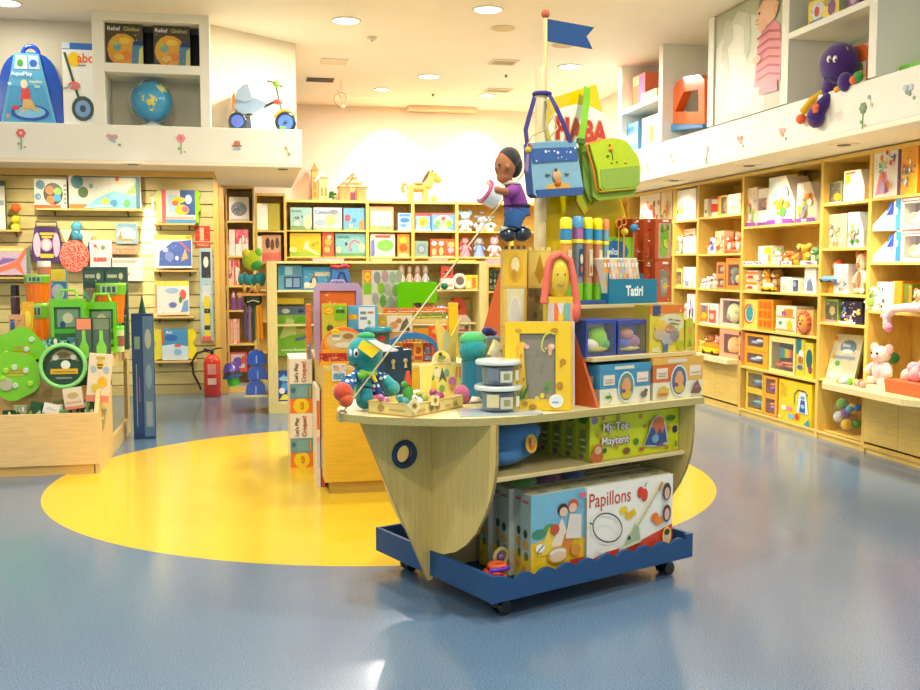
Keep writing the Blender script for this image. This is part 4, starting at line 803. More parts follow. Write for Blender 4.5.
for a in ((646,165,'bug',('d8ccb0','c8d0a8'),'faint beige bug sticker, farthest along the right bulkhead'),
 (671,157,'dots',('c8b898','c0cc98'),'faint dotted sticker second from the far end of the right bulkhead'),
 (707,153,'flower',('b8c0d0','c0a8b0'),'pale grey flower sticker below the big poster edge'),
 (740,140,'bug',('e8a080','c8806a'),'peach bird sticker below the poster'),
 (782,132,'bug',('d89060','d8a8a8'),'orange and pink creature sticker left of the elephant feet'),
 (863,113,'flower',('5a7a4a','7a9a5a'),'dark green balloon-like sticker right of the elephant'),
 (869,100,'dots',('8aa0b8','d8d0a0'),'tiny blue dot sticker above the dark green one'),
 (908,90,'bug',('6a8a7a','a8b8c8'),'grey-green animal sticker near the right picture edge')):
    flower(FR_R,4.218,*a)
# ============================================================ SLATTED WALL GOODS
SW=12.095
def SWs(px0,px1,pyt,pyb,d): return slot(FR_Y,SW-d,px0,px1,pyt,None,pyb)
def bracket_shelf(px0,px1,py,label,d=.18,brackets=()):
    loc,rz,w,h=SWs(px0,px1,py-2,py,d)
    t=thing('display_shelf',label,'shelf',(loc[0],loc[1],loc[2]-.022),0,'small wooden shelves on the slatted wall'); MB().box(-w/2,0,0,w/2,d-.001,.02,'wood:e8c070').build('board',t,bev=.002)
    for x in brackets or (-w*.35,w*.35): 
        m=MB(); m.prism([(d-.001,0),(d*.3,0),(d-.001,-.06)],x-.006,x+.006,'metal:6a6040','YZ'); m.build('bracket',t)
    return (loc[0],loc[1],loc[2])
bracket_shelf(36,142,208.5,'long wooden shelf under the two ball-game boxes on the slatted wall')
bracket_shelf(-20,19,229.5,'small wooden shelf at the left edge of the slatted wall')
bracket_shelf(153,195,223,'wooden shelf under the lime-sided craft pack')
bracket_shelf(152,196,270,'wooden shelf under the purple drawing set')
bracket_shelf(152,194,316.5,'wooden shelf under the white painting set')
bracket_shelf(152,196,361,'lowest wooden shelf on the slatted wall beside the extinguisher')
bracket_shelf(-22,32,277,'wooden shelf under the pink plane picture box')
gS='packs on the slatted wall'
def S(px0,px1,pyt,pyb,d,*a,**k): 
    k.setdefault('group',gS); return carton(SWs(px0,px1,pyt,pyb,d),k.pop('dep',.08),*a,**k)
S(-6,5,181,229.5,.14,'e8eadc',[('r',.1,.5,.9,.6,'9ab0b8'),('r',.0,.9,1,1,'4a6a78')],'tall pale box cut by the left picture edge on the slatted wall',side='7a8a3a')
for i,(a,c) in enumerate(((203,'f0702c'),(215,'d8d02c'),(223,'e0e03c'))):
    p=slot(FR_Y,SW-.14,10,20,a,None,a+9); m=MB(); m.sph((0,.04,p[3]/2),(p[2]/2,.05,p[3]/2),'gloss:'+c,14,9); single(m,'toy_ball',('orange','yellow-green','lime')[i]+' ball in the small stack at the left edge of the slatted wall','ball',p[0],0,gS)
S(34,67,179,208.5,.15,'d8dcc8',[('r',0,0,.8,.12,'f06a3a'),('e',.2,.8,.14,.16,'5a8a98'),('e',.12,.4,.1,.12,'6a98a8'),('e',.58,.5,.30,.38,'38402c'),('e',.48,.62,.13,.15,'f07a2c'),('e',.72,.58,.12,.13,'8ac83a'),('e',.5,.3,.13,.14,'f0802c'),('e',.7,.36,.12,.13,'3a9ac8')]+[('r',.9,.15+.15*i,.98,.22+.15*i,'8a9098') for i in range(5)],'square box with a round window of orange, green and blue balls on the slatted wall',side='4a5a60')
S(68.5,141,175,210,.15,'dfe2d0',[('r',0,0,.35,.16,'f0843a'),('p',[(.2,.05),(.95,.05),(.95,.4),(.62,.55),(.4,.35)],'8ac8dc'),('e',.12,.8,.085,.2,'4a8a98'),('e',.2,.5,.07,.16,'5a7a4a'),('e',.31,.68,.03,.07,'8aa8b0'),('e',.72,.8,.09,.08,'e8d8b0'),('e',.67,.9,.03,.08,'d84a4a'),('p',[(.78,.45),(.95,.85),(.95,.5)],'a0d83a'),('e',.5,.25,.06,.08,'e8e04a'),('e',.8,.2,.05,.1,'6ac06a'),('e',.62,.2,.05,.1,'4a9ac8'),('r',.93,.05,.985,.95,'5a8a98'),('r',.16,.93,.95,.96,'5a6a70'),('r',.36,.1,.6,.14,'f4f4e8')],'wide box with a beach ball-game picture right of the round-window box',side='4a5a60')
# craft pack with lime handle sides
loc,rz,w,h=SWs(152,201,190,223,.13)
t=thing('craft_pack','craft pack with lime green handle sides high on the slatted wall','toy box',loc,rz,gS)
m=MB(); m.box(-w*.30,0,0,w*.38,.06,h,'e8dcd8'); m.art(w*.68,h,[('r',.0,.0,.12,1,'e86a78'),('r',.12,.0,1,.1,'4a9ac8'),('r',.2,.3,.45,.85,'a8d0e8'),('r',.55,.25,1,1,'2c5a9a'),('e',.5,.7,.2,.1,'f0d03a'),('e',.6,.4,.22,.16,'f2c83a'),('e',.7,.42,.1,.1,'e86a8a'),('e',.8,.72,.1,.14,'e8eef4'),('r',.1,.12,.95,.2,'f0b0a0'),('e',.4,.6,.1,.08,'ee7a4a')],x0=-w*.3); m.build('card',t)
m=MB()
m.prism([(-w*.3,h*.02),(-w*.42,h*.06),(-w*.5,h*.3),(-w*.5,h*.75),(-w*.38,h),(-w*.3,h*.96)],.005,.05,'gloss:e0ec9a','XZ',holes=[[(-w*.46,h*.35),(-w*.42,h*.35),(-w*.42,h*.65),(-w*.46,h*.65)]]); m.prism([(w*.38,0),(w*.46,h*.05),(w*.44,h*.3),(w*.5,h*.45),(w*.44,h*.7),(w*.5,h*.9),(w*.44,h),(w*.38,h)],.005,.05,'gloss:9ad81c','XZ'); m.build('handle_sides',t,bev=.004)
S(154,192,235,268,.13,'f2f2f0',[('p',[(.12,.05),(.98,.05),(.98,.85),(.5,.8),(.15,.5)],'5a78c8'),('r',0,.86,1,1,'f0e86a'),('r',.85,.88,.98,.98,'e8a82c'),('p',[(.7,.2),(.82,.6),(.9,.3)],'f0c080'),('l',[(.68,.8),(.95,.5)],.02,'e8707a'),('e',.4,.35,.12,.15,'8aa0dc'),('e',.3,.55,.08,.08,'c8d0f0'),('e',.6,.3,.05,.07,'dfe8f8'),('r',.1,.0,.98,.06,'e8f4f8')],'blue and white drawing set box on the second shelf of the slatted wall')
S(155,189,281,315,.13,'f4f1ea',[('r',.0,.86,1,1,'f2ec5a'),('r',0,.05,.06,.9,'f0b080'),('e',.5,.72,.2,.08,'a8c8e8'),('e',.82,.6,.1,.15,'e86a5a'),('e',.75,.45,.05,.1,'4a9a4a'),('p',[(.76,.1),(.97,.1),(.97,.45),(.85,.4)],'7aa8dc'),('e',.52,.3,.12,.08,'6a80c8'),('r',.05,.0,.95,.06,'f0dcb0')],'white painting set box with a robin picture on the third shelf of the slatted wall')
loc,rz,w,h=SWs(152,197,328,360,.13)
t=thing('craft_pack','craft pack with yellow wing sides on the lowest slatted-wall shelf','toy box',loc,rz,gS)
m=MB(); m.box(-w*.28,0,0,w*.3,.06,h*.97,'4a94c0'); m.art(w*.58,h,[('p',[(0,0),(1,0),(1,.42),(.5,.5),(0,.45)],'cfe4f0'),('e',.35,.7,.25,.1,'3a6ab0'),('e',.6,.45,.14,.05,'e8604a'),('e',.6,.25,.15,.1,'8ac0e8'),('r',.0,.5,.08,.95,'d85a3a'),('t','Art',.15,.82,.1,'f0f4f4',.4)],x0=-w*.28); m.build('card',t)
for sx in(-1,1):
    m=MB(); m.prism([(sx*w*.28,h*.05),(sx*w*.46,0),(sx*w*.5,h*.35),(sx*w*.40,h*.5),(sx*w*.5,h*.75),(sx*w*.42,h),(sx*w*.28,h*.95)],.01,.045,'gloss:f2e01c' if sx>0 else 'gloss:e8e04a','XZ'); m.build('wing_side',t,bev=.004)
S(200,213,248,341,.03,'b8d4e0',[('r',.15,.68,.85,.96,'3c3a44'),('e',.5,.85,.2,.06,'f0ece0'),('r',.15,.42,.85,.6,'e0e8e8'),('r',.3,.05,.75,.48,'f0d81c'),('r',.3,.12,.75,.17,'3a4030'),('r',.3,.3,.75,.35,'3a4030'),('r',.1,.0,.8,.05,'f06a5a')],'tall narrow pale blue blister pack hanging at the right of the slatted wall',dep=.025)
S(195,210,226,247.5,.015,'d8401c',[('r',.33,.32,.6,.92,'ecc89a'),('r',.0,.25,1,.29,'f0c8a0'),('r',.1,.14,.9,.18,'f0b090'),('r',.1,.06,.9,.1,'f0b090')],'small red fire extinguisher sign on the slatted wall',cat='sign',name='safety_sign',group=None,dep=.008,side='b8341c')
# racket-sport pack (purple) with handle
loc,rz,w,h=SWs(30.5,62,221,262,.10)
t=thing('ball_game_pack','purple hanging game pack with a round pink window and carry handle','toy pack',loc,rz,gS)
m=MB(); m.prism([(-w*.40,0),(w*.40,0),(w*.5,h*.25),(w*.36,h*.85),(-w*.36,h*.85),(-w*.5,h*.25)],0,.06,'5a3c78','XZ')
m.art(w,h,[('e',.22,.42,.14,.3,'e8c8dc'),('e',.8,.42,.13,.3,'e0c0d8'),('p',[(.2,.85),(.82,.85),(.7,.5),(.75,.06),(.28,.06),(.32,.5)],'4a2f68'),('e',.5,.42,.19,.16,'f0a8c8'),('e',.5,.42,.13,.12,'f2dcd8'),('r',.3,.66,.76,.72,'e0c83a'),('r',.36,.58,.7,.64,'e0c83a'),('r',.3,.1,.72,.2,'f0d03a')]); m.build('card',t)
m=MB(); m.tube([(-w*.33,.03,h*.84),(-w*.33,.03,h*.98),(w*.33,.03,h*.98),(w*.33,.03,h*.84)],.009,'gloss:6a5a4a'); m.build('handle',t)
# red dotted bat
loc,rz,w,h=SWs(60,90,240,272,.11)
t=thing('beach_bat','big red round paddle with a woven pattern hanging on the slatted wall','paddle',loc,rz,gS)
m=MB(); m.prism([(-w*.02+w*.5*math.cos(PI*2*i/28),h*.5+h*.5*math.sin(PI*2*i/28)) for i in range(28)],.0,.012,'fdots:e8452c','XZ'); m.build('paddle_blade',t)
# blue shuttle toy + white cones
loc,rz,w,h=SWs(66,86,221,241,.09)
t=thing('swim_toy','light blue animal-shaped squirt toy between two white fan shapes','toy',loc,rz,gS)
m=MB(); m.sph((w*.02,.03,h*.72),(w*.28,.03,h*.27),'gloss:58b4cc'); m.sph((-w*.05,.03,h*.3),(w*.22,.03,h*.3),'gloss:4aa0c0'); m.sph((w*.2,.03,h*.22),(w*.12,.025,h*.2),'gloss:4aa0c0'); m.build('body',t)
for a,pp in (('left',[(60,229),(72,229),(68,240),(66,244)]),('right',[(79,229),(94,233),(88,243),(86,252)])):
    pr=[inv(FR_Y,x,y,y=SW-.06) for x,y in pp]; m=MB(); m.prism([(p[0],p[2]) for p in pr],0,.02,'gloss:ece4c4','XZ'); single(m,'paper_fan','cream fan-shaped toy wing on the '+a+' of the light blue squirt toy','toy part',(0,SW-.06,0),0,gS)
S(85,90,243,255,.04,'9ac0dc',[('e',.5,.5,.4,.3,'3a5aa0')],'tiny blue card tucked behind the red paddle')
S(90,112,240,270,.09,'f4eeea',[('e',.25,.8,.08,.06,'d8803a'),('e',.6,.75,.1,.08,'6ab05a'),('r',.15,.28,.75,.42,'e86a5a'),('l',[(.1,.9),(.4,.7)],.008,'8a6a4a')],'white box with red lettering strip and small flowers')
S(111,142,258,281,.09,'f6f3ee',[('e',.12,.45,.1,.14,'ee6a4a'),('e',.5,.3,.1,.08,'f0a88a'),('r',.05,.8,.8,.9,'f2c8a8')],'bright white box at the glowing edge of the slatted wall')
S(116,137.5,223,244,.11,'a8c8d0',[('e',.5,.45,.42,.35,'f6f2ea'),('p',[(.1,.2),(.2,.7),(.3,.2)],'e0a04a'),('r',.1,.8,.95,.97,'8ab8cc'),('e',.5,.2,.3,.06,'e8b060')],'small blue box with a white oval picture on the slatted wall')
S(112,138,245,254,.09,'f0b48a',[('r',.1,.4,.9,.6,'e8a070')],'flat peach-coloured box under the small blue oval box')
S(-8,29.5,246,275,.13,'cdb4cc',[('r',0,.8,1,1,'d8c06a'),('r',.05,.84,.9,.92,'f0e09a'),('p',[(0,.15),(.65,.5),(.9,.95),(.95,.8),(.75,.4),(.85,0),(.6,.25),(.2,.1)],'ee7a5a'),('p',[(.05,.3),(.7,.55),(.3,.6)],'8a6ab0'),('r',.92,.05,1,.95,'6a8a5a')],'large pink and lilac box with an orange aeroplane picture at the left edge')
# ============================================================ FIRE EXTINGUISHER
p=inv(FR_Y,213.5,394,z=0)
t=thing('fire_extinguisher','red fire extinguisher standing on the floor at the end of the slatted wall','fire extinguisher',(-.46,11.80,0))
m=MB(); m.lathe([(.085,0),(.095,.012),(.095,.40),(.085,.44),(.05,.475),(.03,.49)],'gloss:dd3a28',24); b_o=m.build('cylinder',t)
m=MB(); m.M=Matrix.Translation((0,-.0965,0))
m.art(.12,.36,[('r',.1,.62,.9,.95,'f0a090'),('r',.1,.3,.9,.5,'f4c8b8')],z0=.04); m.build('paper_label',b_o)
m=MB(); m.cyl((0,0,.48),(0,0,.53),.02,.018,'metal:444444'); m.tube([(-.01,0,.53),(.05,0,.555),(.12,0,.56)],.009,'gloss:1a1a1a'); m.tube([(0,0,.53),(-.06,0,.545),(-.09,0,.55)],.008,'gloss:1a1a1a'); m.build('valve',t)
m=MB(); m.tube([(0,0,.51),(-.08,0,.53),(-.17,.0,.50),(-.225,0,.40),(-.21,0,.26),(-.15,0,.14),(-.13,0,.08)],.013,'gloss:24221c'); m.build('hose',t)
# ============================================================ LEFT CORNER BOOKCASE GOODS
gA='goods in the corner bookcase beside the slatted wall'
A=lambda px0,px1,pyt,zb,ins=.04: slot(FR_Y,12.1+ins,px0,px1,pyt,zb)
carton(A(222,230,197,2.03,.1),.12,'e8863c',[('r',0,.4,1,.65,'9a8a8a')],'orange box with a grey band on the top shelf of the corner bookcase',group=gA)
carton(A(229,249,197,2.03),.1,'e8dcd0',[('e',.5,.5,.4,.3,'8a8494'),('e',.4,.45,.15,.12,'5a6a80'),('e',.65,.55,.12,.1,'6a9080'),('r',.05,0,.95,.08,'a8b8c0')],'white box with a grey beast picture on the top shelf of the corner bookcase',group=gA)
for i in range(4):
    carton(A(222.5+6.6*i,228.6+6.6*i,229.5,1.62,.05+.02*(i%2)),.1,['e8705a','f0dcc8','e06a7a','e8788a'][i],pic(110+i,['f4d8d0','d84a5a','f0e8e0'],5,big=.3)+[('r',0,0,1,.45,'f4e6da')],['coral slim box, first from the left on the second shelf of the corner bookcase','cream slim box, second from the left on the second shelf of the corner bookcase','rose slim box, third from the left on the second shelf of the corner bookcase','pink slim box, last on the second shelf of the corner bookcase'][i],group=gA)
for i in range(3):
    carton(A(222.5+6*i,228+6*i,255.5,1.27,.04),.1,['e8503a','f0c8a8','e88a4a'][i],pic(120+i,[r_,'f4e0d0','d84a8a'],5,big=.3),['red slim pack at the left of the third shelf in the corner bookcase','peach slim pack in the middle of the third shelf in the corner bookcase','orange slim pack on the third shelf in the corner bookcase'][i],group=gA)
for i in range(3):
    doll(A(224+6.5*i,230+6.5*i,291,.98,.03),'8a4aa8','f0d0c0','b088b8',['small purple doll, leftmost of three in the corner bookcase','small purple doll, middle of three in the corner bookcase','small purple doll, rightmost of three in the corner bookcase'][i],group='three small purple dolls')
for i in range(5):
    carton(A(224+3.2*i,227+3.2*i,319,.58,.04),.1,['e88a6a','f4dcc8'][i%2],[('r',.2,.1,.8,.9,'f0b8a0')],'slim salmon striped pack standing in the row near the foot of the corner bookcase',group='slim salmon packs in a row')
# open book
loc,rz,w,h=slot(FR_Y,13.05,256.5,280,203,1.95)
t=thing('open_book','large open yellow-green picture book standing in the back corner bookcase','book',loc,rz)
for s in (-1,1):
    m=MB(); m.prism([(0,.05),(s*w/2,0),(s*w/2,.008),(0,.062)] ,0,h,'c8d03a','XY')
    m.prism([(s*.005,.043),(s*(w/2-.01),-.006),(s*(w/2-.01),0),(s*.005,.049)],.012,h-.012,'f6f2e4' if s<0 else 'e6e070','XY')
    m.build('page_half',t)
carton(slot(FR_Y,13.04,262,281,235,1.55),.1,'e0a87a',[('e',.3,.7,.12,.2,'4a3a2c'),('e',.55,.65,.1,.2,'6a4a38'),('e',.8,.7,.1,.2,'5a5040'),('r',0,0,1,.35,'e87a6a')],'box with dark little figures under the open yellow book',group=gA)
carton(slot(FR_Y,13.04,256.5,262,236,1.55),.08,'f4f0e4',[],'white slim box left of the dark figures box',group=gA)
# clutter near the floor by the corner bookcase
carton(slot(FR_Y,12.16,224,247,352,None,372),.1,'e85a4a',[('r',.3,.2,.9,.9,'f0e0e8'),('e',.6,.5,.2,.25,'7a5ab0'),('e',.85,.6,.1,.2,'e8602a')],'red and white box low in the corner bookcase',group=gA)
# ============================================================ BACK WALL GOODS
gW='story and puzzle boxes on the back wall shelves'
def Bk(px0,px1,pyt,zb,*a,**k): k.setdefault('group',gW); return carton(slot(FR_Y,BY+k.pop('ins',.04),px0,px1,pyt,zb),k.pop('dep',.1),*a,**k)
Bk(290.5,312,207.5,2.0,'9fc4b8',[('r',0,0,1,.18,'7aa05a'),('e',.8,.35,.2,.3,'e8d8a0'),('e',.3,.55,.12,.06,'4a7a4a'),('e',.55,.6,.04,.05,'2c3c3c'),('e',.3,.3,.15,.1,'d8e8c8'),('r',.05,.8,.5,.88,'6a9a90')],'pale green storybook box, first on the upper back-wall shelf')
Bk(313.5,342,207.5,2.0,'c8ccd0',[('t','Cuentos',.06,.72,.16,'5a7088',.5),('e',.72,.8,.16,.12,'8a9098'),('e',.6,.45,.2,.25,'e8d880'),('e',.85,.55,.12,.2,'f0d8b0'),('r',0,0,1,.12,'a8b890'),('e',.25,.35,.2,.12,'a8b8c8')],'grey-blue storybook box with a yellow shape, second on the upper back-wall shelf')
Bk(343.5,364.5,208,2.0,'6aa8c4',[('e',.2,.55,.14,.16,'d8505a'),('e',.5,.45,.1,.1,'3a8ac0'),('p',[(.72,.02),(.98,.02),(.92,.5),(.75,.45)],'ee8a4a'),('r',0,0,.7,.14,'7ab08a'),('e',.35,.2,.08,.1,'e8c8a0')],'sky-blue box with a red flower on the upper back-wall shelf')
Bk(369.5,393.5,206.5,2.0,'ee9a6a',[('r',.06,.05,.94,.8,'cfd8d0'),('e',.5,.5,.38,.12,'f0c8b8'),('r',.06,.05,.94,.2,'8aa870'),('e',.2,.15,.08,.08,'e8d04a')],'orange-framed meadow picture box on the upper back-wall shelf')
Bk(398,411.5,213,2.0,'a8d0e0',[('e',.5,.6,.35,.14,'3a7ab8'),('e',.4,.3,.25,.1,'5a98c8'),('r',.1,.8,.9,.95,'5a8ab8')],'narrow pale blue box at the right of the orange-framed meadow box')
Bk(415.5,430.5,213,2.0,'7aa8d8',[('r',0,.84,1,1,'d84a4a'),('e',.5,.5,.32,.3,'f0b83a'),('e',.5,.45,.15,.14,'e8903a'),('e',.2,.25,.12,.1,'f0e8d8'),('r',0,0,1,.1,'e8e8f0')],'blue puzzle box with a yellow flower shape on the upper back-wall shelf')
Bk(431.5,455,213,2.0,'6a9ad0',[('r',0,.9,1,1,'d8645a'),('e',.5,.5,.4,.36,'e8e0a0'),('e',.5,.45,.2,.2,'f0a88a'),('e',.25,.4,.12,.2,'6ab06a'),('e',.75,.4,.12,.2,'8ac83a'),('e',.5,.7,.1,.1,'d8505a'),('r',.2,0,.8,.1,'f0c0c8')],'wide blue puzzle box with a wreath of colours on the upper back-wall shelf')
Bk(290,321,233,1.63,'f2c414',[('r',0,0,1,.2,'a0c040'),('p',[(.42,.3),(.5,.65),(.6,.62),(.6,.4),(.95,.1),(.85,.08),(.5,.32)],'f6eeb0'),('e',.1,.3,.12,.12,'f8e890'),('e',.75,.5,.05,.08,'d89a2c'),('e',.88,.6,.05,.05,'d89a2c')],'bright yellow storybook box with a white rabbit shape on the lower back-wall shelf')
Bk(322.5,334,232,1.63,'e8603c',[('e',.5,.6,.3,.15,'f0b03a'),('e',.4,.3,.25,.12,'f0c060'),('e',.6,.8,.2,.08,'f0d8b0')],'narrow red box between the yellow and teal storybooks')
Bk(335.5,366,233.5,1.63,'86bcb8',[('l',[(.45,.35),(.5,.6),(.62,.72),(.78,.6),(.85,.4)],.03,'d87a8a'),('e',.86,.4,.1,.2,'e0e0a0'),('r',0,0,1,.15,'6a9a5a'),('r',.05,.8,.45,.88,'3a8a8a'),('e',.35,.55,.04,.08,'2c3c50'),('e',.1,.3,.08,.15,'e8d090'),('e',.5,.3,.04,.06,'c06a8a')],'teal storybook box with a pink rainbow on the lower back-wall shelf')
Bk(370.5,395,234,1.63,'eadfc8',[('r',.2,.84,.8,.94,'e05a3a'),('e',.6,.5,.34,.26,'7ac04a'),('e',.6,.48,.2,.15,'8ad060'),('p',[(.02,.02),(.18,.02),(.16,.8),(.03,.7)],'6a78c0'),('r',.15,0,1,.1,'c8d8b0')],'cream box with a big green bush picture on the lower back-wall shelf')
Bk(397.5,409.5,234,1.63,'f0942c',[('e',.5,.75,.3,.16,'f0b83a'),('e',.5,.4,.34,.18,'e85a2c'),('r',.1,0,.9,.15,'f0d890')],'narrow orange box right of the green bush box')
Bk(415,428,241,1.63,'8aa48a',[('e',.5,.5,.38,.34,'7a8a90'),('e',.5,.48,.2,.2,'9aa8a8')],'small grey-green box on the lower back-wall shelf')
Bk(430.5,456,239,1.63,'ee5a2c',[('e',.14,.75,.1,.13,'f4e4d0'),('e',.42,.75,.1,.13,'f4e4d0'),('e',.14,.35,.1,.12,'f0b060'),('e',.42,.32,.08,.22,'c8d880'),('e',.14,.2,.08,.08,'c8e0b0'),('e',.8,.7,.14,.16,'f0b060'),('e',.8,.4,.12,.18,'c8a0b0'),('r',.06,0,.9,.06,'f0c8a8')],'red-orange box with six small food pictures on the lower back-wall shelf')
gP='soft toys on the back-wall shelves'
Bs=lambda px0,px1,pyt,zb,ins=.03: slot(FR_Y,BY+ins,px0,px1,pyt,zb)
plush(Bs(458,473.5,210,2.0),'c4dce4','f0f4f0','light blue plush mouse with big ears on the upper back-wall shelf',group=gP,earc='8ac4d8')
t=plush(Bs(474,497,215,2.0),'f0eee4','d8d8d0','white plush cow with grey ear patch beside the blue mouse',group=gP,earc='8a8a88')
m=MB(); 
for a in ((-.1,-.0,.12),(.09,.0,.08),(.02,-.01,.2),(-.05,-.01,.26)): m.sph((a[0],.05+a[1],a[2]),(.03,.05,.026),'plush:6a6866',8,6)
m.build('dark_patches',t)
doll(Bs(459,473,236,1.63),'ee8aa0','f4c8c0','e8687a','pink rag doll on the lower back-wall shelf',group=gP)
doll(Bs(473.5,487,236.5,1.63),'8aa4dc','f0d8c8','b8c4e0','blue rag doll between the two pink ones on the back-wall shelf',group=gP)
plush(Bs(488,502,235,1.63),'f2b8c4','f6dcd8','pale pink plush rabbit right of the blue rag doll',group=gP,ears='point')
# on top of the back shelving
TZ=2.421
loc,rz,w,h=slot(FR_Y,14.3,311,328,163,TZ)
t=thing('toy_tower_house','tall narrow wooden toy house with a sloping roof on the back shelving','toy house',loc,rz)
m=MB(); m.box(-w*.45,0,0,-w*.08,.2,h*.85,'wood:e0964a'); m.prism([(-w*.5,h*.8),(-w*.05,h*.8),(-w*.28,h)],-.01,.21,'wood:d87f3c','XZ'); m.build('tower',t)
m=MB(); m.box(-w*.05,0.02,0,w*.5,.2,h*.62,'wood:f0c47c'); m.build('annex',t)
m=MB(); m.prism([(-w*.35,h*.52),(w*.15,h*.78),(w*.2,h*.72),(-w*.25,h*.48)],-.02,.0,'f4f0e8','XZ'); m.prism([(w*0,h*.62),(w*.55,h*.62),(w*.3,h*.8)],.0,.2,'wood:f2d8a0','XZ'); m.build('roof',t)
m=MB(); 
for x in(.1,.32): m.box(w*x,.015,h*.12,w*(x+.09),.021,h*.35,'9a6a3c')
for z in(.1,.3,.5): m.box(-w*.36,-.004,h*z,-w*.18,.001,h*(z+.12),'b8743a')
m.build('windows',t)
loc,rz,w,h=slot(FR_Y,14.3,338,368,172,TZ)
t=thing('toy_barn','wooden toy barn with an open timber gable on the back shelving','toy house',loc,rz)
m=MB(); m.box(-w*.45,0,0,-w*.1,.25,h*.5,'wood:e08a4a'); m.box(w*.12,0,0,w*.45,.25,h*.5,'wood:e08a4a'); m.box(-w*.1,.05,0,w*.12,.25,h*.5,'wood:f0b87c'); m.build('walls',t)
m=MB(); m.box(-.035,.03,0,.035,.05,h*.3,'7a3a5a'); m.build('door',t)
m=MB()
for a,b in (((-.5,.46),(0,.96)),((0,.96),(.5,.46)),((-.5,.48),(.5,.48)),((-.35,.62),(.35,.62)),((-.18,.8),(.18,.8)),((-.2,.5),(0,.8)),((.2,.5),(0,.8)),((0,.8),(0,.96))):
    for yy in (.0,.24): m.tube([(a[0]*w,yy,a[1]*h),(b[0]*w,yy,b[1]*h)],.009,'wood:c87a3a',6)
for u in (-.5,0,.5): m.tube([(u*w,0,(.96 if u==0 else .48)*h),(u*w,.24,(.96 if u==0 else .48)*h)],.009,'wood:c87a3a',6)
m.build('timber_frame',t)
loc,rz,w,h=slot(FR_Y,14.25,329,338,190,TZ)
m=MB(); r=random.Random(3)
for i in range(9): m.sph((r.uniform(-.04,.04),.03+r.uniform(-.02,.02),r.uniform(.03,h-.02)),(.028,.02,.022),'plush:2c7a34',8,6)
m.cyl((0,.03,0),(0,.03,h*.5),.008,.01,'wood:7a5a30'); single(m,'toy_bush','small green toy bush between the two wooden toy houses','toy plant',loc,rz)
# pony
loc,rz,w,h=slot(FR_Y,14.35,401,443,171,TZ)
t=thing('plush_pony','tan plush pony with dark mane and saddle standing on the back shelving','soft toy',loc,rz)
C='plush:e0a24c'
m=MB(); m.sph((-w*.1,0,h*.47),(w*.28,w*.13,h*.17),C,18,10)
for x in(-.28,.08):
    for y in(-.08,.08): m.tube([(w*x,w*y,h*.42),(w*(x-.01),w*y,h*.2),(w*(x+.01),w*y,.012)],w*.068,C,10,w*.062)
m.tube([(w*.1,0,h*.5),(w*.2,0,h*.68),(w*.24,0,h*.84)],w*.12,C,10,w*.1); m.sph((w*.26,0,h*.86),(w*.13,w*.1,h*.12),C); m.sph((w*.38,0,h*.72),(w*.11,w*.09,h*.1),C); m.tube([(w*.27,0,h*.85),(w*.36,0,h*.75)],w*.1,C,10,w*.09)
for s in(-1,1): m.cyl((w*.2,s*w*.07,h*.93),(w*.19,s*w*.09,h*1.02),w*.035,w*.008,C,8)
m.build('body',t)
m=MB(); m.tube([(w*.02,0,h*.62),(w*.08,0,h*.8),(w*.16,0,h*.95),(w*.27,0,h*.98)],w*.045,'plush:5a3a1c',8,w*.05); m.build('mane',t)
m=MB(); m.tube([(-w*.36,0,h*.55),(-w*.44,0,h*.6),(-w*.47,0,h*.45),(-w*.44,0,h*.28)],w*.045,'plush:b8783a',8,w*.06); m.build('tail',t)
m=MB(); m.sph((-w*.1,0,h*.56),(w*.16,w*.142,h*.09),'plush:8a5a24'); m.build('saddle',t)
m=MB(); m.sph((w*.30,-w*.09,h*.88),.012,'gloss:101010',8,6); m.torus((w*.38,0,h*.74),w*.1,.006,'cloth:c8a040','X',14,6); m.build('face_details',t)
loc,rz,w,h=slot(FR_Y,14.25,431,438,197,TZ); m=MB(); m.sph((0,.05,.05),(.05,.05,.05),'plush:ecd04a'); single(m,'toy_ball','small yellow ball in front of the plush pony','ball',loc,rz)
# ============================================================ SHIP GOODS
FA=FR_B[2]
def B(px0,px1,pyt,zb,y): return slot(FR_B,y,px0,px1,pyt,zb)
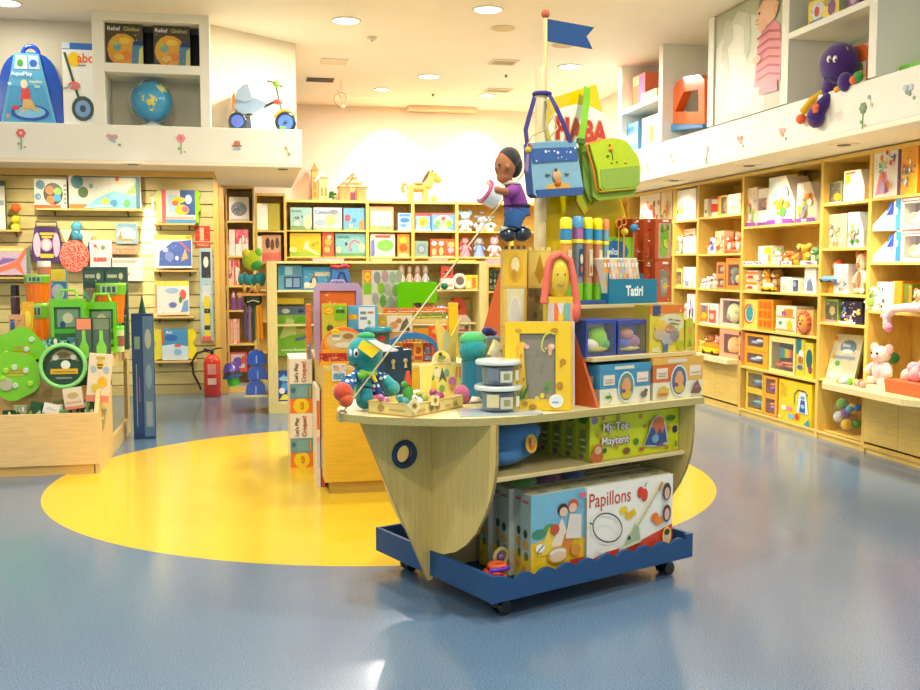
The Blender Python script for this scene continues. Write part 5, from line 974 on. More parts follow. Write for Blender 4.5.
# --- tray: butterfly game boxes, five one behind the other
gPp='large butterfly game boxes standing in the ship tray'
loc,rz,w,h=B(531,675,484,.112,-.43); w=.86; xc=inv(FR_B,531,530,y=-.43)[0]+w/2
PAP=[('r',0,0,.36,1,'f0c41c'),('p',[(0,.45),(.15,.5),(.36,.42),(.36,1),(0,1)],'7ab8d0'),('e',.05,.55,.05,.06,'4a8a6a'),('e',.12,.6,.04,.05,'5a9a5a'),('p',[(.04,.3),(.12,.62),(.2,.3)],'f0d048'),('p',[(.13,.4),(.2,.7),(.27,.36),(.2,.3)],'f0dcc0'),('p',[(.18,.28),(.22,.5),(.28,.45),(.26,.26)],'d8842c'),('e',.205,.79,.035,.07,'3a2c24'),('e',.21,.76,.028,.055,'ecc09a'),('e',.275,.82,.035,.07,'c85a30'),('e',.272,.79,.028,.055,'ecc09a'),('p',[(.22,.45),(.25,.73),(.33,.70),(.33,.42)],'e8dccc'),('e',.15,.58,.03,.06,'c8503a'),('e',.17,.28,.07,.1,'d8a03a'),('e',.17,.31,.055,.045,'e8e8e0'),('e',.17,.26,.055,.06,'ecc8a0'),('e',.29,.3,.035,.07,'d8902c'),('e',.05,.4,.03,.05,w_),('l',[(.03,.36),(.07,.43)],.006,'2f6ab0'),('r',.25,.13,.35,.2,'c83a34'),('r',.0,.02,.06,.12,'f4e8b0'),('r',.31,.9,.35,.95,'e8607a'),
 ('r',.36,0,1,1,'f2efe2'),('p',[(.36,.0),(.36,.13),(.5,.2),(.7,.22),(.85,.3),(1,.38),(1,.06)],'d8482c'),('t','Papillons',.375,.70,.22,'c8502c',.30,0,.008),
 ('p',[(.62,.68),(.66,.62),(.7,.66),(.72,.58),(.67,.55)],'ecc020'),('e',.62,.66,.03,.05,'f0cc2c'),('e',.66,.58,.03,.045,'e8b81c'),('e',.745,.84,.025,.07,'d8402c'),('e',.775,.80,.025,.08,'d8482c'),('l',[(.775,.9),(.79,.95)],.004,'3a2c24'),('e',.855,.50,.03,.06,'e8782c'),('e',.885,.45,.03,.055,'f08a2c'),
 ('l',[(.66,.33),(.9,.93)],.014,'e8e0b4'),('l',[(.672,.32),(.912,.92)],.004,'b09a50'),('l',[(.88,.83),(.905,.92)],.014,'d8863a'),('p',[(.58,.18),(.74,.24),(.77,.28),(.6,.24)],'d8dcb8'),('p',[(.62,.24),(.74,.27),(.73,.42),(.7,.48),(.66,.34)],'a8b890'),('p',[(.64,.3),(.67,.3),(.655,.36)],'1c2430'),
 ('e',.94,.80,.032,.11,'4a3a34'),('e',.94,.78,.02,.075,'dcb49a'),('e',.94,.53,.032,.11,'5a3a3a'),('e',.94,.52,.02,.075,'e0b4a0'),('e',.94,.25,.034,.12,'f0d84a'),('e',.94,.25,.022,.085,'e0b8a0'),('e',.94,.3,.022,.04,'4a3628')]
ring_pts=[(.49+.105*math.cos(2*PI*i/28),.50+.17*math.sin(2*PI*i/28)-.05*math.cos(2*PI*i/28)) for i in range(29)]
PAP+=[('l',ring_pts,.007,'4a4638'),('l',[(.36,.6),(.385,.57)],.006,'4a4638')]
places=['front','second','third','fourth','fifth']
for i in range(5):
    loc=W(FR_B,xc+(.004 if i%2 else 0)+(.02 if i in(1,3) else 0),-.43+.078*i,.1115)
    m=MB(); m.box(-w/2,0,0,w/2,.072,h,'e6e0c4'); m.art(w,h,PAP if i==0 else [('r',0,0,1,1,'efe9d4')])
    m.M=Matrix.Translation((-w/2,.036,0))@Matrix.Rotation(-PI/2,4,'Z'); m.art(.072,h,[('r',.03,0,.97,1,'a8c4b8'),('r',.03,0,.97,.3,'e8c43a'),('e',.5,.42,.3,.06,'c8a04a'),('e',.5,.55,.2,.05,'3a4a44'),('e',.6,.3,.2,.05,'6a7a4a'),('r',.2,.9,.8,.93,'c86a7a'),('e',.4,.15,.2,.04,'e8a03a')])
    m.M=Matrix.Identity(4); m.box(-w/2+.01,.004,h,w/2-.01,.068,h+.001,'d8d4b0'); 
    for k in range(6): m.box(-w/2+.06+k*.14,.02,h+.001,-w/2+.11+k*.14,.04,h+.0015,'a89a6a')
    single(m,'game_box',('front butterfly net game box with the big red lettering, standing in the ship tray' if i==0 else places[i]+' butterfly game box from the front in the ship tray, only its edge showing'),'game box',loc,FA,gPp)
# little bead toys in the tray corner
t=thing('clutch_toy','small orange and purple wooden clutch toy in the near corner of the ship tray','wooden toy',W(FR_B,-.49,-.36,.111),FA)
for i,(x,z,c,rr) in enumerate(((0,.014,y_,.045),(0,.04,'e8902c',.05),(-.01,.066,r_,.052),(.005,.092,'e8602c',.045))):
    m=MB(); m.torus((x,0,z),rr*.72,.013,'gloss:'+c,n=18,k=8); m.build('ring',t)
m=MB(); m.tube([(-.05,-.02,.08),(0,-.045,.085),(.05,-.02,.08)],.012,'gloss:6a2fa8'); m.build('purple_bar',t)
t=thing('rattle','small round beige rattle leaning behind the clutch toy in the ship tray','rattle',W(FR_B,-.42,-.30,.111),FA)
m=MB(); m.torus((0,0,.105),.035,.010,'wood:c8b070','Y',18,6); m.sph((0,0,.105),.018,'gloss:8a5a9a'); m.tube([(0,0,.06),(0,0,.01)],.012,'wood:d8b860'); m.build('rattle_ring',t)
# --- lower shelf: tent boxes and blue hat bag
gT='green spotted play tent boxes on the ship shelf'
loc,rz,w,h=B(592,684,407,.611,-.40); x1=.57; w=.575; xc=x1-w/2; h=.205
DOT=[('e',.05,.92,.035,.09,'9a7aa8'),('e',.14,.95,.02,.05,'c8843a'),('e',.3,.93,.025,.07,'c89a3a'),('e',.55,.9,.02,.05,'c8843a'),('e',.6,.66,.02,.05,'c88a3a'),('e',.9,.78,.055,.07,'4a8a2c'),('e',.95,.5,.03,.09,'2c3a5a'),('e',.5,.33,.03,.08,'4a8a2c'),('e',.15,.22,.025,.06,'3a6a2c'),('e',.39,.15,.04,.08,'8a5a3a'),('e',.56,.14,.03,.05,'c85a3a'),('e',.85,.1,.02,.05,'c8843a'),('e',.28,.28,.02,.05,'c8963a'),('e',.08,.6,.02,.05,'c88a3a'),('e',.87,.55,.015,.08,'c8a03a')]
MT=[('r',0,0,1,1,'d8e01c')]+DOT+[('t','My-Tee',.12,.59,.27,'7a4a8a',.36,0,.06),('t','Maytent',.105,.28,.27,'7a4a8a',.44,0,.06),('t','My-Tee',.123,.605,.24,'f6eedc',.352,0,.015),('t','Maytent',.108,.295,.24,'f6eedc',.432,0,.015),
 ('p',[(.57,.22),(.62,.5),(.66,.8),(.74,.9),(.82,.7),(.85,.3),(.84,.2),(.74,.14)],'cfc8d8'),('p',[(.58,.23),(.65,.62),(.7,.8),(.77,.82),(.81,.6),(.84,.24),(.74,.18)],'3a5488'),('p',[(.65,.62),(.68,.8),(.74,.86),(.79,.8),(.81,.6),(.78,.45),(.75,.6),(.71,.42),(.69,.6)],'d8743c'),('e',.7,.35,.04,.1,'7ab0c8'),('p',[(.7,.16),(.8,.16),(.77,.26)],'7a4a9a'),('e',.05,.12,.07,.14,'c86a2c'),('e',.06,.28,.05,.12,'d8743a'),('e',.06,.26,.035,.09,'e8b890'),('t','8',.92,.1,.14,'4a8a2c')]
for i in range(4):
    m=MB(); m.box(-w/2,0,0,w/2,.086,h,'b8c83a'); m.art(w,h,MT if i==0 else [('r',0,0,1,1,'c8d03a')])
    m.M=Matrix.Translation((-w/2,.043,0))@Matrix.Rotation(-PI/2,4,'Z'); m.art(.086,h,[('r',.03,0,.97,1,'a8b83a'),('e',.5,.95,.4,.12,'3a7a2c'),('r',.25,.2,.75,.7,'7a8a4a'),('r',.3,.3,.7,.34,'d8d89a'),('r',.3,.45,.7,.5,'d8d89a'),('e',.4,.1,.2,.06,'8a5a8a'),('e',.8,.75,.1,.05,'c8843a')])
    single(m,'tent_box',('front yellow-green play tent box with spots and tent picture on the ship shelf' if i==0 else ['','second','third','fourth'][i]+' play tent box behind the front one on the ship shelf'),'toy box',W(FR_B,xc-.002*i,-.415+.09*i,.611),FA,gT)
t=thing('blue_cloth_bag','slouchy light blue cloth bag with an orange patch on the ship shelf','bag',W(FR_B,-.385,-.30,.6125),FA)
m=MB(); m.sph((.02,.05,.112),(.165,.13,.108),'cloth:4a82b8',26,16); m.sph((.03,.035,.155),(.155,.135,.062),'cloth:5a94c8',24,12); m.sph((-.03,.03,.06),(.12,.12,.05),'cloth:3f76ac',20,10); o=m.build('bag_body',t)
rm=o.modifiers.new('merge','REMESH'); rm.mode='VOXEL'; rm.voxel_size=.009; sm=o.modifiers.new('soft','SMOOTH'); sm.iterations=6; rm.use_smooth_shade=True
m=MB(); m.M=Matrix.Translation((.055,-.100,.115))@Matrix.Rotation(-.1,4,'X'); m.prism([(.032*math.cos(a*PI/8)*1.0,.042*math.sin(a*PI/8)) for a in range(16)],0,.006,'cloth:f2c43a','XZ'); m.art(.05,.08,[('e',.5,.5,.3,.34,'f06a2c'),('e',.6,.6,.14,.2,'f2c43a'),('r',.25,.2,.4,.8,'c8402c')],z0=-.04,y=-.001); m.build('round_patch',t)
# small goods lying on top of the butterfly boxes
for i,(x,c,l) in enumerate(((-.28,'4a8a3a','small green squashed soft toy lying on the butterfly game boxes'),(-.13,'7a3f6a','small plum-coloured soft toy lying on the butterfly game boxes'),(.02,'3f5a8a','small dark blue soft toy lying on the butterfly game boxes'))):
    m=MB(); m.sph((0,.0,.02),(.06,.05,.02),'plush:'+c); m.sph((.05,.0,.018),(.03,.03,.018),'plush:'+c); single(m,'soft_toy',l,'soft toy',W(FR_B,x,-.27,.1125+inv(FR_B,600,484,y=-.43)[2]-.112+.001),FA)
# --- deck
ZD=.8725
# octopus plush
t=thing('plush_octopus','teal plush octopus with dotted legs and a yellow tag sitting on the ship bow','soft toy',W(FR_B,-.90,.07,ZD),FA)
oo=lambda px,py,dy=0:(lambda p:Vector((p[0]+.90,p[1]-.07,p[2]-ZD)))(inv(FR_B,px,py,y=.07+dy))
TE='plush:1c9a9c'
m=MB(); c=oo(365,353); m.sph(c,(.083,.07,.078),TE,22,14); m.tube([oo(366,368),oo(366,384),oo(365,400)],.05,TE,14,.045)
o=m.build('body',t); rm=o.modifiers.new('merge','REMESH'); rm.mode='VOXEL'; rm.voxel_size=.006; rm.use_smooth_shade=True; sm=o.modifiers.new('soft','SMOOTH'); sm.iterations=5
def leg(pts,cols,rr,name='leg'):
    m=MB(); m.tube(pts[:2],rr*.8,cols[0],12,rr); m.tube(pts[1:],rr,cols[1],12,rr*1.3); m.sph(pts[-1],rr*1.45,cols[2],14,9); m.build(name,t)
leg([oo(358,374,-.02),oo(349,382,-.05),oo(343,392,-.07)],['dots:1f5f9a','dots:1f5f9a','plush:e2522c'],.03)
leg([oo(366,378,-.04),oo(366,388,-.06),oo(365,400,-.06)],['plush:168a90','plush:168a90','plush:12808a'],.028)
leg([oo(374,374,-.02),oo(384,378,-.03),oo(392,388,-.04)],['dots:1f4f8a','plush:3ab0b4','plush:48b4b0'],.024)
leg([oo(372,380,-.05),oo(380,396,-.07),oo(377,402,-.08)],['dots:23407a','plush:e0788a','plush:d8505a'],.022)
leg([oo(353,380,-.04),oo(348,396,-.08),oo(346,400,-.09)],['plush:2fa03a','plush:e2522c','plush:e2602c'],.022)
m=MB(); m.tube([oo(360,372,-.075),oo(368,374,-.08),oo(376,374,-.07)],.011,'cloth:8cc83a'); m.sph(oo(362,376,-.085),(.02,.01,.015),'cloth:6ab83a'); m.tube([oo(372,374,-.08),oo(376,382,-.09)],.009,'cloth:e8d03a'); m.build('scarf',t)
m=MB(); q=oo(356,353,-.07); m.sph(q,(.012,.008,.019),'gloss:f4f4f0',10,8); m.sph(q+Vector((-.002,-.007,-.003)),(.007,.005,.011),'gloss:181818',8,6); q=oo(350.5,353,-.035); m.sph(q,(.006,.008,.016),'gloss:f4f4f0',8,6); m.tube([oo(349,363,-.05),oo(353,366,-.06),oo(357,364,-.068)],.0028,'gloss:203040',6); m.build('eyes_and_mouth',t)
m=MB(); m.sph(oo(366,336,.0),(.04,.035,.018),'plush:2fa85a'); m.build('top_tuft',t)
m=MB(); q=[oo(363,340,-.09),oo(381,349,-.09),oo(372,358,-.10),oo(358,348,-.10)]
m.add(q+[v+Vector((0,.004,0)) for v in q],[(0,1,2,3),(4,7,6,5),(0,4,5,1),(1,5,6,2),(2,6,7,3),(3,7,4,0)],'f0cc1c'); q=[v+Vector((.03,-.004,.012)) for v in q]; q=[q[0].lerp(q[1],.3),q[1]+Vector((.01,0,0)),q[2].lerp(q[1],.5),q[0].lerp(q[3],.4)]; m.add(q,[(0,1,2,3)],'f0ead8'); m.build('yellow_tag',t)
# crate of wooden animals, header card
FC=(W(FR_B,-.865,-.274)[0],W(FR_B,-.865,-.274)[1],FA+math.atan2(.134,.352))
t=thing('animal_display_crate','pale printed display crate with a leaning header card of animals on the ship deck','display crate',W(FC,0,0,ZD),FC[2])
KR='e8d488'
m=MB()
L,Dp,hh=.375,.235,.055
m.box(0,0,0,L,Dp,.006,KR); m.box(0,0,0,L,.006,hh,KR); m.box(0,.006,0,.006,Dp,hh,KR); m.box(L-.006,.006,0,L,Dp,hh,KR); m.box(0,Dp-.006,.006,L,Dp,hh,KR)
m.art(L,hh,[('r',0,0,1,.1,'c89a4a'),('r',0,.88,1,1,'d8b860'),('e',.36,.5,.05,.34,'b8a060'),('e',.48,.5,.05,.34,'b8a060'),('e',.36,.45,.03,.22,'6a7a4a'),('e',.48,.5,.03,.24,'a86a5a'),('p',[(.8,.25),(.84,.8),(.88,.25)],'a8a050'),('r',.1,.35,.24,.5,'c8a85a'),('r',.62,.35,.72,.5,'c8a85a')],x0=0)
m.M=Matrix.Rotation(-PI/2,4,'Z')@Matrix.Translation((-Dp/2,0,0)); m.art(Dp,hh,[('r',0,0,1,.1,'c89a4a'),('e',.3,.5,.08,.3,'b8905a'),('r',.5,.35,.85,.5,'c8a85a'),('r',0,.88,1,1,'d8b860')])
m.build('crate',t)
hp=inv(FR_B,443,401,z=.88); hw=W(FR_B,hp[0],hp[1],.90)-Vector(t.location); hl=Matrix.Rotation(-FC[2],4,'Z')@hw
m=MB(); m.M=Matrix.Translation(hl)@Matrix.Rotation(FA-.32-FC[2],4,'Z')@Matrix.Rotation(-.16,4,'X')@Matrix.Diagonal((.82,1,.88,1))
hd=[(-.13,0),(.13,0),(.13,.17),(.072,.18)]+[(.058*math.cos(a*PI/10),.18+.062*math.sin(a*PI/10)) for a in range(11)]+[(-.13,.17)]
m.prism(hd,0,.006,'f0e09a','XZ',edge='6a5a30'); 
m.art(.26,.25,[('r',.03,.04,.97,.66,'f0dc6a'),('p',[(.2,.05),(.3,.45),(.42,.05)],'e8c020'),('l',[(.28,.35),(.36,.58),(.4,.62)],.012,'4a9a4a'),('e',.4,.5,.1,.1,'e8d8a0'),('p',[(.42,.3),(.5,.62),(.6,.3),(.5,.4)],'5a5a4a'),('e',.6,.5,.06,.08,'8aa88a'),('e',.72,.32,.09,.09,'c87aa8'),('e',.7,.2,.06,.05,'e89a5a'),('e',.48,.18,.06,.07,'7aa84a'),('l',[(.8,.4),(.83,.62)],.01,'e08a4a'),('l',[(.88,.4),(.9,.62)],.01,'e08a4a'),('r',.3,.67,.7,.69,'c8963a'),('e',.5,.85,.12,.1,'f0d83a'),('e',.5,.82,.09,.05,'7a8a4a'),('e',.47,.89,.04,.04,'4a3a34')],y=-.0005)
m.build('header_card',t)
gN='small wooden animals in the display crate'
for i,(x,y,s_x,c,l) in enumerate(((.03,.17,.04,'c06a98','pink-purple wooden animal at the left end of the display crate'),(.075,.10,.045,'4aa0a8','teal wooden animal in the display crate'),(.11,.05,.035,'e8e8f0','white wooden animal behind the crate tag'),(.13,.12,.04,'4aa83a','green wooden parrot in the display crate'),(.27,.06,.055,'a84a78','plum wooden hippo in the display crate, in front of its header card'),(.20,.09,.04,'9ab04a','olive wooden frog in the display crate'))):
    p=W(FC,x,y,ZD+.0065); tt=thing('wooden_animal',l,'wooden toy',p,FC[2],gN); k=s_x/.05; hgt={3:.1,4:.06}.get(i,.055)
    m=MB(); m.sph((0,0,hgt*.75),(.036*k,.02,hgt*.42),'gloss:'+c); m.sph((-.034*k,0,hgt*1.15),(.017*k,.015,.017*k),'gloss:'+c)
    for a in(-.02,.02): m.cyl((a*k,-.008,hgt*.5),(a*k,-.008,0),.007,.007,'gloss:'+c,8); m.cyl((a*k,.008,hgt*.5),(a*k,.008,0),.007,.007,'gloss:'+c,8)
    m.build('body',tt)
    m=MB(); m.sph((-.045*k,-.010,hgt*1.2),.003,'gloss:101010',6,5); m.sph((-.045*k,.010,hgt*1.2),.003,'gloss:101010',6,5); m.build('eyes',tt)
    if i==3: m=MB(); m.cyl((0,0,hgt*1.1),(0,0,hgt*1.7),.02,.008,'gloss:d8502c',10); m.build('crest',tt)
for x,rr,l in ((.075,PI/4,'cream diamond-shaped paper tag hanging over the crate corner'),(.15,.15,'cream square paper tag hanging over the crate front')):
    m=MB(); m.M=Matrix.Rotation(rr,4,'Y'); m.box(-.027,-.003,-.022,.027,0,.022,'f2e6b0'); m.art(.054,.044,[('e',.5,.5,.26,.3,'d8b04a'),('e',.5,.5,.14,.18,'8a6a3a')],z0=-.022,y=-.003)
    single(m,'paper_tag',l,'tag',W(FC,x if rr<.5 else .004,-.009 ,ZD+.056 if rr<.5 else ZD+.05),FC[2] if rr<.5 else FC[2]-.4)
# navy gift bag behind
loc,rz,w,h=B(382,414,347,ZD,.30)
t=thing('navy_castle_box','dark blue box with two pale tassels standing behind the ship crate','toy box',loc,rz+.2)
m=MB(); m.box(-w/2,0,0,w/2,.09,h*.93,'22486a'); m.prism([(-w*.2,h*.93),(w*.2,h*.93),(w*.14,h),(-w*.14,h)],.0,.09,'22486a','XZ'); m.build('box_body',t)
m=MB()
for x in(-.2,.25): m.sph((w*x,-.004,h*.72),(w*.08,.004,h*.05),'cloth:d8c890',8,6); m.cyl((w*x,-.004,h*.7),(w*x,-.004,h*.58),.003,.009,'cloth:d8c890',8)
m.build('tassels',t)
m=MB(); loc,rz,w,h=B(377,402,347,None,.26)if False else slot(FR_B,.24,378,395,345,None,351); m.lathe([(w*.6,0),(w*.62,h*.2),(w*.3,h*.6),(w*.2,h)],'cloth:d8d8e8',16); single(m,'sun_hat','pale lilac hat resting on the corner of the navy box','hat',(loc[0],loc[1],loc[2]),rz)
# second plush with open booklet tag
loc,rz,w,h=B(456,490,330,ZD,-.03)
t=thing('plush_turtle','teal plush toy with green hood and open yellow booklet tag behind the clear tubs','soft toy',loc,rz)
m=MB(); m.sph((-.0,.0,h*.72),(.07,.06,h*.2),TE,18,12); m.tube([(0,0,h*.6),(0.01,0,h*.3),(.0,0,.03)],.055,'plush:1a7a98',14,.07); m.sph((-.06,0,.04),.045,'plush:c86a8a'); m.sph((.05,-.04,.035),.035,'plush:1f6a90'); m.build('body',t)
m=MB(); m.sph((.005,.01,h*.86),(.07,.055,h*.12),'plush:4ab86a',16,10); m.build('hood',t)
m=MB(); 
m.M=Matrix.Translation((.085,-.085,h*.70))@Matrix.Rotation(.5,4,'Y'); m.box(-.055,0,-.04,.055,.004,.04,'f0dc1c'); m.box(-.05,-.006,-.035,.045,0,.037,'f0ecd8'); m.art(.09,.07,[('r',.1,.15,.9,.9,'e8e8d0'),('e',.6,.6,.12,.14,'b8b83a')],x0=-.048,z0=-.034,y=-.006); m.build('booklet_tag',t)
# animals-tower ear card behind header (yellow rabbit-ear card)
loc,rz,w,h=slot(FR_B,.08,435,461,318,ZD)
m=MB(); m.prism([(-w*.3,0),(w*.35,0),(w*.3,h*.62),(w*.5,h),(.02,h*.78),(-w*.5,h*1.0),(-w*.34,h*.6)],0,.008,'f0d068','XZ'); m.art(w,h,[('e',.42,.72,.1,.14,'c8c890'),('e',.5,.45,.2,.1,'f0a860')],y=-.0005); single(m,'standing_card','tall yellow card with two pointed ears behind the crate header','display card',loc,rz)
# clear tubs
for i,(z0,hh_,r0,l) in enumerate(((ZD+.006,.112,.098,'lower round clear tub with printed band, under the other one on the ship deck'),(ZD+.119,.108,.094,'upper round clear tub with a whitish lid on the ship deck'))):
    t=thing('clear_tub',l,'tub',W(FR_B,-.462,-.33,z0),FA-.2,'stacked clear tubs on the deck')
    m=MB(); m.lathe([(r0*.96,0),(r0,hh_*.8)],'clear:c8d8dc',30); m.build('wall',t)
    m=MB(); m.lathe([(r0*1.04,hh_*.82),(r0*1.05,hh_*.95),(r0*.98,hh_*.995)],'gloss:cfd6cf',30); m.build('lid',t)
    m=MB(); m.lathe([(r0*.7,.004),(r0*.74,hh_*.72)],'84939c',24); m.build('contents',t)
    def patch(a0,a1,za,zb,c):
        m=MB(); n=6; V=[];q=r0*1.012
        for k in range(n+1):
            a=a0+(a1-a0)*k/n; V+=[(q*math.cos(a),q*math.sin(a),za),(q*math.cos(a),q*math.sin(a),zb)]
        m.add(V,[(2*k,2*k+2,2*k+3,2*k+1) for k in range(n)],c); m.build('printed_label',t)
    patch(-2.5,-1.95,hh_*.2,hh_*.7,'7a8490' if i else 'd8cfa0'); patch(-1.9,-1.3,hh_*.15,hh_*.6,'d8d8c0' if i else 'c8c8b0'); patch(-1.1,-.8,hh_*.2,hh_*.6,'e4e4d8')
    patch(-1.75,-1.45,hh_*.25,hh_*.5,'9a9a6a')
m=MB(); m.M=Matrix.Rotation(-.25,4,'Z'); m.prism([(-.19,-.10),(.17,-.14),(.2,-.06),(.13,.08),(-.13,.09)],0,.005,'gloss:b8c4c8','XY'); single(m,'clear_tray','thin clear plastic sheet lying under the stacked tubs','plastic sheet',W(FR_B,-.49,-.335,ZD),FA)
# framed magnetic boards
gM='framed yellow drawing boards leaning on the deck'
FM=(W(FR_B,-.432,-.345)[0],W(FR_B,-.432,-.345)[1],FA-math.radians(34))
for i in (2,1,0):
    w_,h_=.285,.385
    t=thing('drawing_board',['front yellow framed drawing board with grey panel, giraffe and monkey','second yellow drawing board right behind the front one','rearmost pale-edged drawing board behind the two yellow ones'][i],'drawing board',W(FM,.142+.012*i,.026*i,ZD+.002),FM[2],gM)
    m=MB(); m.M=Matrix.Rotation(-.10,4,'X'); fc='gloss:f0c60c' if i<2 else 'gloss:d8c8dc'
    m.prism([(-w_/2,0),(w_/2,0),(w_/2,h_),(-w_/2,h_)],0,.02,fc,'XZ',holes=[[(-w_*.28,h_*.13),(w_*.27,h_*.13),(w_*.27,h_*.87),(-w_*.28,h_*.87)]]); m.build('frame',t,bev=.003)
    m=MB(); m.M=Matrix.Rotation(-.10,4,'X'); m.box(-w_*.29,.008,h_*.12,w_*.28,.016,h_*.88,'8c8470'); m.build('grey_panel',t)
    if i==0:
        m=MB(); m.M=Matrix.Rotation(-.10,4,'X'); wA=w_; A_=[('e',.2,.9,.05,.025,'c89a2c'),('e',.88,.55,.05,.035,'b8861c'),('e',.83,.28,.055,.045,'b8861c'),('e',.3,.08,.045,.03,'b8861c'),('e',.42,.04,.06,.03,'b8861c'),('e',.75,.90,.06,.03,'b8861c'),('e',.85,.5,.02,.015,'b8861c'),
          ('p',[(.20,.18),(.33,.14),(.30,.45),(.28,.72),(.2,.74),(.19,.5)],'ecbc2c'),('e',.25,.74,.07,.035,'ecbc3c'),('e',.33,.72,.04,.025,'e8a8a0'),('e',.24,.5,.02,.02,'b8861c'),('e',.28,.35,.02,.02,'b8861c'),('e',.24,.62,.018,.018,'b8861c'),
          ('p',[(.16,.12),(.3,.3),(.22,.14)],'4a8a2c'),('p',[(.2,.12),(.36,.32),(.3,.14)],'3a7a24'),('e',.66,.3,.04,.03,'5a9a3a'),('e',.62,.24,.04,.025,'4a8a3a'),('e',.56,.17,.035,.03,'e8d03a'),('e',.48,.14,.035,.025,'d8c85a'),('e',.66,.16,.04,.025,'a89a6a'),
          ('e',.70,.72,.055,.035,'e8b48a'),('e',.71,.73,.03,.02,'f0d0b0'),('e',.68,.66,.03,.04,'e0a87a'),('l',[(.6,.85),(.56,.78),(.55,.7),(.6,.66)],.006,'c8d84a'),('l',[(.6,.85),(.68,.88),(.76,.86)],.006,'c8d84a'),('e',.62,.7,.02,.012,'e8b48a'),
          ('e',.77,.11,.11,.075,'f4f4ea'),('e',.77,.115,.085,.055,'dfe8e0'),('t','HABA',.71,.085,.02,'4a7a9a')]
        m.art(w_,h_,A_,y=.0); m.build('printed_decoration',t)['kind']='stuff'
w_='f4f1e6'
# light blue toy behind the board
loc,rz,w,h=B(486,504,336,ZD,.10)
t=thing('toy_camera','pale blue boxy toy with a dark round lens behind the clear tubs','toy',loc,rz)
m=MB(); m.box(-w/2,0,0,w/2,.07,h,'gloss:8fb0c4'); m.build('body',t,bev=.01); m=MB(); m.cyl((w*.3,-.012,h*.6),(w*.3,0,h*.6),.024,.024,'gloss:3a4a4a'); m.cyl((w*.3,-.014,h*.6),(w*.3,-.012,h*.6),.014,.014,'gloss:8a7a4a'); m.build('lens',t)
m=MB(); m.sph((-.02,.035,h+.022),(.03,.03,.022),'plush:2c2a7a'); m.sph((.01,.03,h+.015),(.022,.02,.015),'plush:4a5aa0'); single(m,'soft_toy','small dark violet soft toy lying on the pale blue boxy toy','soft toy',loc,rz)
# set boxes on the deck
gD2='lidded play set boxes on the ship deck'
for (a,b,top,base,base2,l,nm) in ((600,650,364,'3f90b4','8ac0d0','blue lidded play set box with an oval picture on the ship deck','blue'),(653,702.5,357,'d8702c','e8b04a','orange lidded play set box with an oval picture at the stern end of the deck','orange')):
    loc,rz,w,h=B(a,b,top,ZD,-.475 if nm=='blue' else -.47); t=thing('play_set_box',l,'toy box',loc,rz,gD2)
    m=MB(); m.box(-w/2,0,0,w/2,.2,h*.84,'e8e2c8' ); m.art(w,h*.84,[('r',0,0,1,1,'e8e4c8'),('r',0,.5,1,1,base),('r',.55,.5,1,1,base2 if nm=='orange' else base),('r',.06,.6,.28,.9,'ecdcc4'),('r',.72,.62,.95,.92,'ecdcc4'),('r',.09,.66,.25,.69,'b89a7a'),('r',.09,.74,.25,.77,'b89a7a'),('r',.75,.7,.92,.73,'b89a7a'),('e',.5,.52,.17,.46,'d8e4e0'),('e',.5,.52,.145,.41,'6a8a78' if nm=='blue' else '5a6a88'),('e',.5,.55,.09,.2,'e89a5a'),('e',.5,.68,.06,.12,'d8a070'),('e',.5,.3,.1,.14,'d8b03a'),('e',.44,.4,.04,.06,'7a4a8a')]+([('e',.14,.26,.07,.05,'4a8a3a'),('l',[(.14,.4),(.2,.2),(.16,.08)],.004,'7aa03a'),('e',.84,.25,.07,.1,'7a6a6a'),('e',.88,.36,.04,.06,'6a5a5a')] if nm=='blue' else [('p',[(.05,.1),(.1,.36),(.2,.4),(.3,.3),(.28,.1)],'d8b04a'),('r',.08,.12,.26,.2,'b87a3a'),('p',[(.72,.12),(.8,.4),(.86,.5),(.95,.2),(.9,.1)],'7a5a54'),('e',.85,.3,.05,.05,'a8706a')]))
    m.M=Matrix.Translation((-w/2,.1,0))@Matrix.Rotation(-PI/2,4,'Z'); m.art(.2,h*.84,[('r',0,0,1,1,'d8d8b8'),('r',0,.5,1,1,base),('r',.2,.6,.8,.85,'c8d0b8')])
    m.build('box_body',t)
    m=MB(); m.box(-w/2-.003,-.003,h*.84,w/2+.003,.203,h,base2 if nm=='orange' else base); m.art(w+.006,h*.16,[('r',.28,.25,.66,.75,'dcd8c0')],z0=h*.84,y=-.003); m.build('lid',t)
m=MB(); m.sph((0,0,.014),(.03,.03,.014),'cloth:e8602c'); m.sph((.02,.0,.012),(.03,.02,.012),'cloth:d8502c'); single(m,'cloth_toy','small crumpled orange cloth lying on the blue play set box','cloth',W(FR_B,.27,-.36,ZD+inv(FR_B,625,364,y=-.475)[2]-ZD+.001),FA)
# dark box behind bracket on deck
carton(B(577,603,362,ZD,-.2),.1,'4a6a78',[('r',.1,.1,.9,.5,'3a5a4a'),('e',.5,.7,.3,.1,'8a4a6a')],'dark teal box on the deck behind the orange brace')
